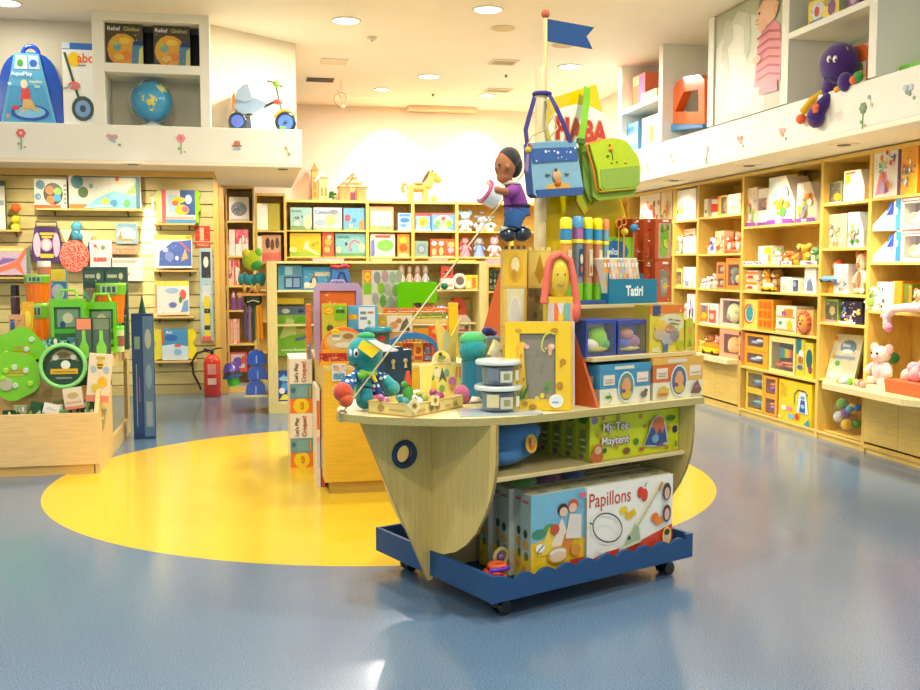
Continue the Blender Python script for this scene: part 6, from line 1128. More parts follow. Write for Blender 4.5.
# --- lower rear shelf z 1.092
ZS=1.0925; gR='window boxes on the lower rear shelf of the ship'
winbox(B(586,616,320,ZS,-.42),.14,'2c4aa0','e8e0b0',[(.55,.5,.3,.35,'plush:8ccc1c'),(.3,.3,.25,.2,'plush:f0e8d0'),(.75,.3,.2,.2,'plush:4ab04a'),(.5,.15,.4,.1,'plush:c8b83a')],'blue window box with a lime green figure on the lower rear shelf of the ship',group=gR,win=(.06,.06,.94,.9))
winbox(B(618,647.5,320,ZS,-.42),.14,'3a4a98','8a98c0',[(.4,.65,.25,.2,'plush:c88a78'),(.65,.35,.25,.25,'plush:9a6a8a'),(.3,.3,.25,.2,'plush:4a5aa8'),(.5,.12,.4,.1,'plush:c8b86a')],'blue window box with a brownish figure on the lower rear shelf of the ship',group=gR,win=(.06,.06,.94,.88))
carton(B(649.5,684,305,ZS,-.44),.10,'e0cc3a',[('r',0,.82,1,1,'e07a2c'),('r',.08,.78,.3,1,'3a4a7a'),('e',.6,.6,.38,.22,'e0d8b0'),('e',.3,.55,.18,.14,'e8c03a'),('e',.3,.38,.2,.12,'c8b088'),('e',.55,.5,.12,.09,'c88a5a'),('e',.5,.28,.18,.13,'b8b0a8'),('e',.7,.35,.14,.12,'9a8a80'),('e',.75,.56,.08,.06,'e8e08a'),('r',.05,.02,.25,.12,'d8d8a0'),('r',.35,.02,.5,.18,'4a6a9a'),('e',.85,.14,.1,.08,'a8c01c'),('l',[(.5,.7),(.85,.66)],.005,'5a5a4a'),('l',[(.55,.62),(.8,.58)],.005,'5a5a4a')],'yellow cartoon game box with an orange top at the end of the rear shelf',side='a8942c')
m=MB(); loc,rz,w,h=B(685.5,694,318,ZS,-.40); m.prism([(-w/2,0),(w/2,0),(w*.6,h*.6),(w*.3,h),(-w*.5,h*.95)],0,.08,'c8c82c','XZ'); m.art(w,h,[('e',.5,.6,.25,.15,'d8a03a'),('p',[(.2,.1),(.8,.1),(.5,.4)],'8a9a2c')]); m.tube([(-.01,-.004,h),(-.012,-.006,h*1.25),(.012,-.006,h*1.3),(.014,-.004,h*1.02)],.003,'cloth:4a3a6a',6); single(m,'gift_pouch','narrow yellow-green pouch with a dark loop at the stern end of the rear shelf','pouch',loc,rz)
# --- upper rear shelf z 1.318
ZU=1.3185
gB2='tall bubble tubes in a blue holder'
t=thing('tube_holder','flat blue holder tray under the tall bubble tubes on the upper rear shelf','holder',*B(575,610,299,ZU,-.24)[:2]); m=MB(); m.box(-.11,0,0,.09,.07,.02,'gloss:1c4a88'); m.build('tray',t,bev=.003)
for i,(a,b,tp,c1,c2,c3,l) in enumerate(((565,575,217,'f0d81c','3a90b8','e8a03a','yellow-capped bubble tube, leftmost of the five'),(577,586.5,216,'4a90b8','a8689a','7a8a90','blue-capped bubble tube with a pinkish band'),(587,595.5,217,'f0dc1c','3a98c0','c88a5a','yellow-capped bubble tube in the middle of the five'),(597,605,218,'f0d81c','3a98c0','c8805a','yellow-capped bubble tube, fourth of the five'),(605.5,611,219,'e08a5a','7aa8b0','7aa0a8','slim pale tube with an orange cap, rightmost of the five'))):
    loc,rz,w,h=B(a,b,tp,ZU+.021,-.20); t=thing('bubble_tube',l,'bubble tube',loc,rz,gB2); r_t=w*.48; O=(0,r_t,0)
    m=MB(); m.lathe([(r_t,0),(r_t,h*.2)],'gloss:7ac01c' if i<4 else 'gloss:6a9a9a',16,O); m.build('base_cap',t)
    m=MB(); m.lathe([(r_t*.9,h*.2),(r_t*.9,h*.68)],'gloss:'+c3,16,O); m.build('tube',t)
    m=MB(); m.lathe([(r_t,h*.68),(r_t,h*.72),(r_t*.8,h*.73)],'gloss:f0d02c',16,O); m.lathe([(r_t*.95,h*.73),(r_t*.95,h*.86)],'gloss:'+c2,16,O); m.build('collar',t)
    m=MB(); m.lathe([(r_t,h*.86),(r_t,h*.97),(r_t*.7,h)],'gloss:'+c1,16,O); m.build('top_cap',t)
    m=MB(); m.M=Matrix.Translation((0,-.0006,0)); m.art(w*.5,h*.4,[('r',.1,.1,.9,.9,'2c4a6a' if i==1 else 'd8c8a0'),('e',.5,.6,.3,.15,'e8d8b0'),('e',.5,.3,.25,.12,'c8603a')],z0=h*.25); m.build('printed_strip',t)
r_='d8382c'
# card display
loc,rz,w,h=B(609,657,279,ZU,-.25)
t=thing('card_display','teal counter display box holding a fan of slim leaning booklets','display box',loc,rz)
m=MB(); m.box(-w/2,0,0,w/2,.004,h,'0f7a9a'); m.box(-w/2,.004,0,w/2,.10,.004,'0f7a9a'); m.box(-w/2,.004,.004,-w/2+.004,.10,h*1.25,'0f6a8a'); m.box(w/2-.004,.004,.004,w/2,.10,h*.9,'0f6a8a'); m.box(-w/2,.096,.004,w/2,.10,h*1.2,'0f6a8a')
m.art(w,h,[('t','Tatiri',.34,.3,.44,'f0f4ec',.36,0,.04),('r',.03,.12,.97,.14,'3a94b0')]); m.build('box_body',t)
gK='slim booklets in the teal counter display'
cols=['f0a83a','d88a5a','d8d8cc','f0d0a0','e8a878','9ac0c8','e8c0a0','f0e0c8','f4b08a','c8d8b0']
for i in range(10):
    m=MB(); ww=.024; hb=.215; m.M=Matrix.Rotation(-.22,4,'Y'); m.box(-ww/2,0,0,ww/2,.075,hb,'ece4d0'); m.art(ww,hb,[('r',.05,.02,.95,.98,cols[i]),('e',.5,.3,.35,.08,cols[(i+3)%10]),('e',.5,.6,.3,.07,cols[(i+5)%10]),('r',.2,.8,.8,.9,'f4ecd8')])
    p=W(FR_B,0,0); base=loc+Vector((math.cos(rz),math.sin(rz),0))*(-w/2+.022+i*.0228)+Vector((-math.sin(rz),math.cos(rz),0))*.012
    single(m,'booklet',['golden orange','brown orange','pale grey','peach and cream','salmon','pale blue','light tan','cream','coral','light green'][i]+' slim booklet leaning in the teal counter display','booklet',(base[0],base[1],ZU+.0045+.0035),rz,gK)
carton(B(600,633,237,ZU,-.12),.05,'8cc01c',[('e',.45,.78,.40,.17,'1c6aa0'),('t','mics',.22,.73,.09,'dcecf4',.5,0,.03)],'lime green display box with a blue oval behind the booklets')
gL='little lollipop-like toys over the green display box'
for i,(a,z_,c,rr,k) in enumerate(((611,224,'e0703a',.02,'ring'),(616,222,'e07a3a',.018,'ring'),(619,232,'ecc41c',.019,'ball'),(628.5,228,'3a88b8',.021,'ball'))):
    q=inv(FR_B,a,z_,y=-.10); t=thing('stick_toy',['orange ring on a stick, left of two behind the slim tube','orange ring on a stick, right of two behind the slim tube','yellow ball on a stick above the lime green display box','blue ball on a stick beside the red-brown boxes'][i],'stick toy',W(FR_B,q[0],-.155 if k=='ring' else -.14,ZU),FA,gL)
    m=MB(); zz=q[2]-ZU; m.cyl((0,0,0),(0,0,zz-rr),.003,.003,'wood:c89a4a',6); m.build('stick',t); m=MB()
    if k=='ring': m.torus((0,0,zz),rr,.004,'gloss:'+c,'Y',16,6)
    else: m.sph((0,0,zz),rr,'gloss:'+c)
    m.build('head',t)
gQ='red-brown dinosaur puppet boxes stacked on the upper rear shelf'
zmid=inv(FR_B,660,260,y=-.16)[2]
for i,(a,b,tp,zb,yy,l) in enumerate(((655,671.5,219,zmid,-.17,'upper front red-brown box with a green dinosaur picture'),(655,671.5,261,ZU,-.17,'lower front red-brown box with a grey wolf picture'),(643.5,655,219,zmid,-.13,'red-brown box with bare side, second in the upper row'),(632,643.3,219,zmid,-.09,'red-brown box with bare side, third in the upper row'),(643.5,655,261,ZU,-.13,'lower red-brown box half hidden behind the booklets'),(632,643.3,261,ZU,-.09,'lowest red-brown box mostly hidden behind the booklets'))):
    pic_=[('r',.2,.04,.95,.9,'c8a878' if i==0 else 'b8603a'),('e',.55,.55,.25,.22,'7ab02c'),('e',.5,.25,.22,.18,'8ab83a'),('e',.4,.78,.08,.1,'5a8a2c'),('e',.75,.78,.08,.1,'5a8a2c'),('e',.6,.4,.12,.1,'d8d83a'),('r',.4,.93,.75,.98,'f0e8d8')] if i==0 else [('p',[(.25,.5),(.3,.85),(.5,.72),(.75,.88),(.85,.5),(.7,.12),(.35,.12)],'8a8268'),('e',.55,.4,.22,.2,'a8a088'),('e',.6,.38,.14,.08,'d8c04a'),('r',.4,.92,.75,.98,'f0e8d8')] if i==1 else [('e',.5,.6,.28,.08,'c86a3a'),('e',.5,.6,.2,.055,'a84a1c'),('r',.25,.1,.75,.3,'b85a3a'),('r',.3,.92,.7,.97,'e8d8b8')]
    carton(B(a,b,tp,zb+.0005,yy),.1,'b0481c' if i>1 else 'c8542c',pic_,l,group=gQ,side='a8441c')
# --- castle block towers & doll
gC2='printed cardboard block towers on the ship deck'
names=[['block with a golden swirl print','block with a pale arch window','block with a beige wall print','bottom block with a plain golden face'],['block with a dark gold flame print','dark brown woven block','grey-gold brick block','bottom block with brick lines']]
for cidx,(a,b,tp,yy) in enumerate(((503.5,527,249,-.22),(528.5,551,250,-.17))):
    FV=(W(FR_B,-.19,yy)[0],W(FR_B,-.19,yy)[1],FA-.52); loc,rz,w,h=slot(FV,0,a,b,tp,ZD); nb=4; bh=h/nb; d=.11
    for k in range(nb):
        row=nb-1-k   # row 0 top
        A_={(0,0):[('r',.05,.05,.95,.95,'e8b82c'),('e',.5,.5,.32,.36,'d8a81c'),('e',.5,.6,.18,.2,'f0dc9a'),('e',.45,.35,.12,.14,'c8901c')],(0,1):[('r',0,0,1,1,'d8cf9a'),('e',.5,.4,.26,.42,'e0d8c8'),('e',.5,.4,.2,.36,'d0c8b4'),('r',.0,0,.12,1,'e8b84a'),('r',.9,0,1,1,'c89a2c')],(1,0):[('r',.05,.05,.95,.95,'e0c85a'),('p',[(.5,.08),(.72,.4),(.5,.92),(.28,.4)],'b88a1c')],(1,1):[('r',0,0,1,1,'8a7a3a'),('e',.3,.3,.1,.1,'6a5a2a'),('e',.6,.5,.1,.1,'a8944a'),('e',.4,.75,.1,.1,'6a5a2a'),('e',.75,.25,.1,.1,'6a5a2a')]}.get((cidx,row),[('r',.0,.48,1,.52,'b89a4a'),('r',.48,.52,.52,1,'b89a4a'),('r',.25,0,.29,.48,'b89a4a')])
        m=MB(); m.box(-w/2,0,0,w/2,d,bh-.002,'dcb84a'); m.art(w,bh-.002,A_)
        if row==0:
            for x in range(4):
                if cidx==0: m.box(-w/2+w*(.05+.25*x),0,bh-.002,-w/2+w*(.2+.25*x),.006,bh+.014,'5a4a2a' )
                else: m.box(-w/2+w*(.0+.27*x),0,bh-.002,-w/2+w*(.17+.27*x),.008,bh+.012,'e8d070')
        if row==1 and cidx==1:
            for x in range(4): m.box(-w/2+w*(.02+.26*x),-.006,bh*.8,-w/2+w*(.18+.26*x),0,bh*1.0-.002,'5a5030')
        single(m,'castle_block',names[cidx][row]+' in the '+('left' if cidx==0 else 'right')+' cardboard castle tower','toy block',(loc[0],loc[1],ZD+k*bh+.0005),rz,gC2)
# girl tower puzzle
FV=(W(FR_B,-.19,-.36)[0],W(FR_B,-.19,-.36)[1],FA-.45); loc,rz,w,h=slot(FV,0,544,578,249,ZD)
t=thing('hooded_tower_doll','stacked cardboard tower figure with yellow face and pink cloth hood','toy figure',loc,rz)
m=MB(); m.box(-w*.42,0,h*.0,w*.42,.09,h*.30,'e8c04a'); m.art(w*.84,h*.30,[('r',.05,0,.95,.98,'7a9ac8'),('e',.5,.35,.12,.45,'e8b83a')]); m.build('castle_base',t)
m=MB(); m.box(-w*.40,0,h*.302,w*.40,.09,h*.46,'cfc8a0'); m.art(w*.8,h*.158,[('r',0,0,.2,1,'c8c8b8'),('r',.2,0,.35,1,'e8804a'),('r',.35,0,.6,1,'f0d040'),('r',.6,0,.8,1,'7ac0b0'),('r',.8,0,.95,1,'e8907a')],z0=h*.302); m.build('lower_body',t)
m=MB(); m.box(-w*.38,0,h*.462,w*.38,.09,h*.66,'e0c84a'); m.art(w*.76,h*.198,[('r',0,0,.25,1,'c8c0b8'),('r',.25,0,.4,1,'e8703a'),('p',[(.35,1),(.65,1),(.5,.5)],'d8d0d0'),('r',.4,0,.6,.6,'f0c82c'),('r',.65,0,.85,1,'6ab8a8'),('r',.85,0,1,1,'e8a08a')],z0=h*.462); m.build('upper_body',t)
m=MB(); m.box(-w*.36,.0,h*.66,w*.36,.08,h*.70,'e8c42c'); m.sph((0,.04,h*.82),(w*.33,.045,h*.14),'gloss:e0c23c',20,12); m.build('face_block',t)
m=MB(); 
for x in(-.1,.12): m.sph((w*x,-.002,h*.84),(.004,.003,.005),'gloss:5a5a2a',8,6)
m.tube([(-w*.1,-.003,h*.78),(0,-.004,h*.765),(w*.1,-.003,h*.78)],.0018,'gloss:a8643a',6); m.build('face_features',t)
m=MB(); m.tube([(-w*.50,.0,h*.66),(-w*.40,.02,h*.80),(-w*.28,.02,h*.93),(0,.02,h*.97),(w*.28,.02,h*.93),(w*.42,.02,h*.80),(w*.50,.0,h*.62)],.017,'cloth:e8705a',10); m.sph((0,.07,h*.84),(w*.40,.04,h*.15),'cloth:e87a64',18,12); m.sph((w*.46,.0,h*.60),(.02,.02,.045),'cloth:e8705a'); m.build('cloth_hood',t)
# --- drummer doll
t=thing('drummer_doll','dark-haired doll in a purple shirt and jeans holding a drum, kneeling on the block towers','doll',W(FR_B,-.24,-.13,1.60),FA)
zT=inv(FR_B,515,249,y=-.22)[2]+.014; t.location[2]=zT
dd=lambda px,py,dy=0:(lambda p:Vector((p[0]+.24,dy,p[2]-zT)))(inv(FR_B,px,py,y=-.13+dy))
SK='cloth:a86c44'
m=MB(); c=dd(505,166); m.sph(c,(.048,.05,.066),SK,22,14); m.sph(dd(504,177,0),(.036,.038,.03),SK); m.sph(dd(497.5,168,0),(.012,.012,.012),SK); m.tube([dd(507,178),dd(511,190)],.024,SK,12)
m.tube([dd(514,192,-.045),dd(506,192,-.075),dd(496,190,-.07),dd(491,190,-.05)],.019,SK,12,.017); m.tube([dd(514,192,.045),dd(504,192,.075),dd(494,190,.06)],.019,SK,12,.017); m.sph(dd(490,190,-.045),(.02,.018,.016),SK)
for s in(-1,1): m.sph(dd(508,167,s*.05),(.010,.007,.014),SK,8,6)
o=m.build('body',t); rm=o.modifiers.new('merge','REMESH'); rm.mode='VOXEL'; rm.voxel_size=.005; rm.use_smooth_shade=True; sm=o.modifiers.new('soft','SMOOTH'); sm.iterations=4
m=MB()
for s in(-1,1): m.sph(dd(499.2,165,s*.02),(.004,.006,.006),'gloss:1a120c',8,6)
m.tube([dd(500,175,-.014),dd(499,175.6,0),dd(500,175,.014)],.0025,'cloth:7a3a2c',6); m.build('eyes_and_mouth',t)
m=MB(); m.sph(dd(509,159,0),(.053,.056,.055),'plush:2e2a26',20,12); m.sph(dd(514,166,0),(.032,.05,.055),'plush:2e2a26'); m.build('hair',t)
m=MB(); m.tube([dd(511,186),dd(514,196),dd(517,210)],.046,'cloth:8a3f94',16,.058); m.tube([dd(513,190,-.03),dd(512,192,-.06),(dd(506,193,-.075))],.028,'cloth:8a3f94',12,.025); m.tube([dd(513,190,.03),dd(512,192,.06),(dd(506,193,.075))],.028,'cloth:8a3f94',12,.025)
o=m.build('shirt',t); rm=o.modifiers.new('merge','REMESH'); rm.mode='VOXEL'; rm.voxel_size=.005; rm.use_smooth_shade=True; sm=o.modifiers.new('soft','SMOOTH'); sm.iterations=3
m=MB(); m.torus(dd(510,183),.034,.009,'cloth:e8dcc8',n=18); m.build('collar',t)
m=MB(); m.tube([dd(517,206),dd(517,216)],.056,'cloth:2f5f98',16,.062)
for s in(-1,1): m.tube([dd(517,214,s*.03),dd(513,222,s*.035),dd(512,228,s*.035)],.042,'cloth:2f5f98',12,.042)
o=m.build('jeans',t); rm=o.modifiers.new('merge','REMESH'); rm.mode='VOXEL'; rm.voxel_size=.005; rm.use_smooth_shade=True
m=MB(); m.torus(dd(517,206),.055,.008,'cloth:2a2438',n=22); m.build('belt',t)
m=MB(); 
for s in(-1,1):
    m.sph(dd(508,235,s*.036),(.045,.032,.032),'gloss:20303c'); m.sph(dd(522,234,s*.036),(.05,.034,.036),'gloss:20303c'); m.tube([dd(500,229,s*.036),dd(512,228,s*.036),dd(527,228,s*.036)],.01,'cloth:cfd0c4')
m.build('boots',t)
m=MB(); a,b=dd(486,192,-.02),dd(497,199,-.03); m.cyl(a,b,.056,.05,'gloss:ecebe6',24); m.torus((0,0,0),.0,.0,'gloss:c83a78') if False else None
dv=(a-b).normalized(); m.cyl(a+dv*.010,a,.058,.058,'gloss:c85a8a',24); m.cyl(a+dv*.014,a+dv*.012,.046,.046,'gloss:ecdce4',24); m.build('drum',t)
m=MB(); m.tube([dd(492,189,-.07),dd(487,182,-.06)],.003,'wood:d8b060',6); m.build('drumstick',t)
# --- hanging bags
# blue shoulder bag
t=thing('blue_shoulder_bag','light blue denim shoulder bag with a small animal appliqué hanging from the mast','bag',W(FR_B,.10,-.10,1.9),FA)
t['label']='light blue denim shoulder bag with a small animal motif hanging from the mast'
hb=lambda px,py,dy=0:(lambda p:Vector((p[0]-.10,dy,p[2]-1.9)))(inv(FR_B,px,py,y=-.10+dy))
P2=lambda L_,dy=0:[tuple(hb(a,b,dy).xz) for a,b in L_]
m=MB(); m.prism(P2([(530,143),(552,141),(575,142),(583,190),(580,195),(560,196),(537,198),(533,194),(531,170)]),-.005,.05,'cloth:8ebccf','XZ',edge='cloth:3c5a98'); m.build('bag_body',t,bev=.008)
m=MB(); m.prism(P2([(535,190),(583,187),(581,195),(560,196),(537,198)]),-.010,-.004,'cloth:3c5f9c','XZ'); m.prism(P2([(530,150),(575,147),(577,160),(532,163)]),-.012,-.004,'dots:3a5f9c','XZ'); m.prism(P2([(530,143),(575,142),(575,147),(530,149)]),-.010,-.004,'cloth:7aa8c4','XZ'); m.build('denim_bands',t)
m=MB(); m.prism(P2([(543,191),(546,186),(555,182),(566,183),(572,189)]),-.008,-.004,'cloth:e8b44a','XZ'); m.sph(hb(557,176,-.010),(.028,.008,.028),'cloth:dcae78'); m.sph(hb(558,183,-.012),(.02,.007,.014),'cloth:d8702c'); m.sph(hb(556,170,-.013),(.009,.005,.009),'cloth:5a4a3a',8,6); m.sph(hb(548,175,-.010),(.016,.004,.006),'cloth:5a7a5a',8,6); m.sph(hb(567,174,-.010),(.016,.004,.006),'cloth:5a7a5a',8,6); m.build('animal_motif',t)
m=MB(); 
def strap(pts,wd,c,t,name='strap',dyw=.006):
    m=MB(); V=[];n=len(pts)
    for i,p in enumerate(pts):
        d=(pts[min(i+1,n-1)]-pts[max(i-1,0)]).normalized(); s_=Vector((0,1,0)).cross(d).normalized()*wd/2
        if abs(d.y)>.9: s_=Vector((0,0,1))*wd/2
        V+=[tuple(p-s_),tuple(p+s_),tuple(p+s_+Vector((0,dyw,0))),tuple(p-s_+Vector((0,dyw,0)))]
    m.add(V,[(4*i+j,4*i+(j+1)%4,4*i+4+(j+1)%4,4*i+4+j) for i in range(n-1) for j in range(4)]+[(0,1,2,3),(4*n-4,4*n-1,4*n-2,4*n-3)],c); return m.build(name,t)
strap([hb(535,97,.045),hb(530,115,.02),hb(526,130,.01),hb(528,147,0)],.022,'cloth:3f3880',t)
strap([hb(550,95,.045),hb(556,106,.0),hb(564,124,-.01),hb(571,143,-.01)],.022,'cloth:3f3880',t)
m=MB(); q=hb(542,94,.10); m.torus((q.x,.10,q.z),.038,.010,'cloth:3f3880','Z',22,8); m.build('strap_loop',t)
m=MB(); m.tube([hb(548,100,-.0),hb(553,116,-.02),hb(545,130,-.03),hb(532,136,-.03),hb(527,146,-.03)],.0025,'cloth:b8a050',6); m.sph(hb(528,150,-.03),(.016,.012,.016),'cloth:d8b03a'); m.sph(hb(531,146,-.035),(.008,.008,.008),'gloss:c86a2c',8,6); m.cyl(hb(528,154,-.03),hb(526,172,-.03),.006,.012,'cloth:8a7aa0',8); m.build('charm',t)
# green messenger bag
t=thing('green_messenger_bag','lime green messenger bag with orange piping and flap hanging over the yellow sail','bag',W(FR_B,.30,-.09,1.9),FA)
hb=lambda px,py,dy=0:(lambda p:Vector((p[0]-.30,dy,p[2]-1.9)))(inv(FR_B,px,py,y=-.09+dy))
m=MB(); m.prism(P2([(589,150),(600,146),(630,148),(635,190),(633,196),(598,201),(592,197)]),-.01,.07,'cloth:92b03a','XZ'); m.build('bag_body',t,bev=.008)
m=MB(); m.prism(P2([(583,148),(592,144),(597,198),(592,203),(585,185)]),.01,.07,'cloth:7a9c38','XZ'); m.build('side_gusset',t,bev=.006)
flp=[(586,145),(600,140),(616,139),(624,143),(634,157),(637,168),(636,184),(631,189),(600,192),(596,188),(594,172)]
m=MB(); m.prism(P2(flp),-.028,-.016,'cloth:c2d828','XZ'); fo=m.build('flap',t,bev=.004)
m=MB(); m.prism(P2([(596,170),(634,166),(635,184),(630,187),(601,190),(597,187)]),-.032,-.027,'cloth:98b848','XZ'); m.build('front_pocket',fo)
pp=[hb(a,b,-.022) for a,b in flp]; m=MB(); m.tube(pp+[pp[0]],.005,'cloth:ee8a2a',8); m.build('orange_piping',fo)
m=MB(); m.sph(hb(611,149,-.032),(.014,.005,.012),'cloth:e8a03a',8,6); m.sph(hb(610,145,-.032),(.006,.004,.006),'cloth:d8402c',8,6); m.tube([hb(612,152,-.031),hb(613,160,-.031)],.0018,'cloth:3a4a2a',6); m.sph(hb(608,156,-.031),(.01,.003,.006),'cloth:3a7a3a',8,6); m.sph(hb(612,163,-.031),(.006,.003,.003),'cloth:3a4a2a',6,5); m.sph(hb(617,162,-.031),(.004,.003,.006),'cloth:3a4a2a',6,5); m.sph(hb(626,162,-.031),(.01,.003,.007),'cloth:e8b03a',8,6); m.build('flower_motif',fo)
strap([hb(587.5,87,.085),hb(587,100,.07),hb(584,125,.02),hb(581,142,.0),hb(584,150,.02)],.038,'cloth:82c42c',t)
m=MB(); q=hb(581,141,-.006); m.box(q.x-.025,-.012,q.z-.012,q.x+.025,.0,q.z+.012,'gloss:4a6a2a'); m.build('strap_buckle',t)
# small pennant pouch
t=thing('pennant_pouch','yellow-green diamond-shaped pouch with orange edging hanging under the bags','pouch',W(FR_B,.2,-.06,1.85),FA)
hb=lambda px,py,dy=0:(lambda p:Vector((p[0]-.2,dy,p[2]-1.85)))(inv(FR_B,px,py,y=-.06+dy))
L_=[(577,190),(584,178),(594,202),(584,215),(576,200)]
m=MB(); m.prism(P2(L_),.0,.012,'cloth:aab41c','XZ'); m.build('pouch',t); m=MB(); q=[hb(a,b,-.002) for a,b in L_]; m.tube(q+[q[0]],.003,'cloth:d88a1c',6); m.tube([hb(584,178,0),hb(582,150,.01),hb(583,140,.02)],.003,'cloth:8a9a2a',6); m.build('edging',t)
# ============================================================ MID GONDOLA GOODS (M1)
gG='goods on the slatted gondola'
def G(px0,px1,pyt,zb,Y=10.34,pyb=None): return slot(FR_Y,Y,px0,px1,pyt,zb,pyb)
ZG=1.256
t=thing('toy_car_carrier','teal and navy toy garage box at the left end of the gondola shelf','toy box',*G(278,302,265.5,ZG)[:2],gG); _,_,w,h=G(278,302,265.5,ZG)
m=MB(); m.box(-w/2,0,0,w/2,.12,h,'5aa0b8'); m.art(w,h,[('r',.05,.6,.28,.95,'2f8ab8'),('r',.3,.62,.6,.95,'9ac8d8'),('r',.62,.6,.95,.95,'5a90b0'),('r',.25,.05,.97,.55,'2a4a7a'),('r',.32,.12,.58,.48,'8ab0c8'),('r',.64,.12,.9,.48,'7aa0c0')]); m.build('carton',t)
carton(G(302.5,333,267,ZG),.1,'2a8ac0',[('r',.05,.08,.95,.85,'4aa0cc'),('r',.05,.08,.95,.3,'e8d0a0'),('p',[(.2,.3),(.32,.55),(.45,.75),(.5,.3)],'1c5a8a'),('e',.38,.35,.07,.2,'f0d8b0'),('e',.38,.62,.05,.09,'8a6a4a'),('r',.4,.6,.9,.78,'d8d0b0'),('e',.15,.25,.1,.1,'e8e8d8')],'bright blue box with a child on a beach picture on the gondola shelf',group=gG)
loc,rz,w,h=G(328,353,261,ZG,10.28)
t=thing('blue_tote','small denim blue tote bag with a red and violet scarf on top','bag',loc,rz)
m=MB(); m.prism([(-w*.42,0),(w*.42,0),(w*.34,h*.72),(-w*.32,h*.72)],0,.1,'cloth:3f74b8','XZ'); m.build('body',t,bev=.01)
m=MB(); m.tube([(-w*.2,-.006,h*.15),(-w*.02,-.008,h*.6),(w*.14,-.008,h*.6),(w*.3,-.006,h*.15)],.008,'cloth:27407e',8); m.build('handle',t)
m=MB(); m.tube([(-w*.4,.02,h*.85),(-w*.1,.0,h*.78),(w*.2,.0,h*.86),(w*.4,.03,h*.8)],.02,'cloth:d8484a',8); m.tube([(-w*.1,.02,h*.95),(w*.15,.0,h*.88),(w*.36,.02,h*.95)],.017,'cloth:3f3a8a',8); m.build('scarf',t)
for i,(a,b,c,l) in enumerate(((398,406,'f2e0d8','white and rose baby doll, first of four on the gondola shelf'),(406,414,'e8c8a8','tan baby doll, second of four on the gondola shelf'),(414,422,'f0c8c0','pink baby doll, third of four on the gondola shelf'),(422,430,'d0d4d8','grey baby doll, fourth of four on the gondola shelf'))): doll(G(a,b,263,ZG,10.30),c,'f0d0b8',['e8d8c0','8a6a4a','d8a88a','b8b8b8'][i],l,group='little baby dolls on the gondola shelf')
carton(G(441,453,266,ZG+.06,10.3),.07,'d8503c',[('r',.1,.1,.9,.3,'f0e4d8'),('e',.35,.6,.16,.14,'7a3a2c'),('e',.68,.6,.16,.14,'7a3a2c')],'small red box with two round windows on the gondola shelf',group=gG)
carton(G(441,454,278.5,ZG,10.29),.09,'f0e8dc',[('r',.1,.2,.9,.5,'e8b8a0')],'low white box under the small red box on the gondola shelf',group=gG)
m=MB(); loc,rz,w,h=G(455,466,273,ZG,10.3); m.torus((0,.04,h/2),h*.36,h*.14,'gloss:e8e4d8','Y',20,8); m.cyl((0,.02,h/2),(0,.06,h/2),h*.25,h*.25,'gloss:7a6a5a'); single(m,'tape_roll','round white and grey roll on the right part of the gondola shelf','roll',loc,rz)
carton(G(466,478,275,ZG,10.3),.08,'f0cc3c',[('r',.5,.1,.8,.8,'e07a2c'),('r',.05,.1,.35,.6,'f0e8b0')],'small yellow box at the right end of the gondola shelf',group=gG)
# things on the gondola top
for i,(a,b,c,l) in enumerate(((313,344,'dcb0b8','flat pink box lying on top of the gondola above the tote'),(371,392,'d8b878','flat tan box lying on top of the gondola'),(430,448,'d89a90','flat rose box lying on top of the gondola near its right end'),(450,476,'e0d02c','flat yellow cloth hat lying on top of the gondola by the rope'))):
    carton(slot(FR_Y,10.35,a,b,258.5 if i<3 else 260,1.551),.12,c,[],l,group='flat goods on the gondola top')
# green sheet pack, blue box, yellow strip
carton(G(277.5,311,306,None,10.56,356),.06,'7ab82c',[('r',0,.82,1,1,'5a7a9a'),('e',.25,.9,.12,.05,'d8e0e0'),('e',.7,.9,.1,.04,'2c3a6a'),('p',[(.05,.35),(.3,.78),(.5,.72),(.6,.45),(.3,.4)],'c8dc8a'),('e',.72,.66,.22,.14,'5ab01c'),('r',.55,.45,.98,.55,'c8b86a'),('p',[(.5,.35),(.98,.42),(.98,.36),(.55,.3)],'5a6a8a'),('r',.1,.1,.9,.14,'b8d89a')],'lime green play tunnel pack hanging on the gondola back',group=gG,side='2c4a5a')
carton(G(276,304,298,None,10.5,304),.04,'f0d41c',[],'thin yellow hanging card above the lime green pack',group=gG)
carton(G(275,295,371,.121,10.30),.1,'1c4f9a',[('e',.45,.75,.25,.08,'8ac8e0'),('e',.6,.5,.3,.12,'4a9ad8'),('e',.35,.35,.16,.1,'f0e8e0'),('p',[(.2,.05),(.95,.05),(.9,.25),(.4,.22)],'e8e03c'),('e',.75,.3,.12,.08,'f0c0a0')],'dark blue box with a splashing picture in the bottom of the gondola',group=gG,side='142c5a')
# red house-shaped pack
loc,rz,w,h=G(449,471,297,None,10.52,333)
t=thing('house_shaped_pack','red-topped arched pack with a white checked base hanging on the gondola','toy pack',loc,rz,gG)
m=MB(); m.prism([(-w*.5,h*0),(w*.5,0),(w*.5,h*.36),(w*.3,h*.5),(-w*.45,h*.5)],0,.06,'ead6cc','XZ'); m.art(w,h*.5,[('e',.3,.6,.12,.12,'d86a5a'),('e',.6,.5,.12,.14,'c8b0b8'),('e',.8,.3,.1,.14,'8a6a6a'),('r',.1,.1,.9,.2,'d8584a')]); m.build('lower_card',t)
m=MB(); m.prism([(-w*.42,h*.5),(-w*.42,h*.7)]+[(-w*.08-w*.34*math.cos(PI*i/10),h*.7+h*.3*math.sin(PI*i/10)) for i in range(1,10)]+[(w*.26,h*.7),(w*.3,h*.5)],0,.05,'d8502c','XZ'); m.sph((-w*.08,-.003,h*.72),(.02,.006,.03),'gloss:8a2a1c'); m.build('red_arch',t)
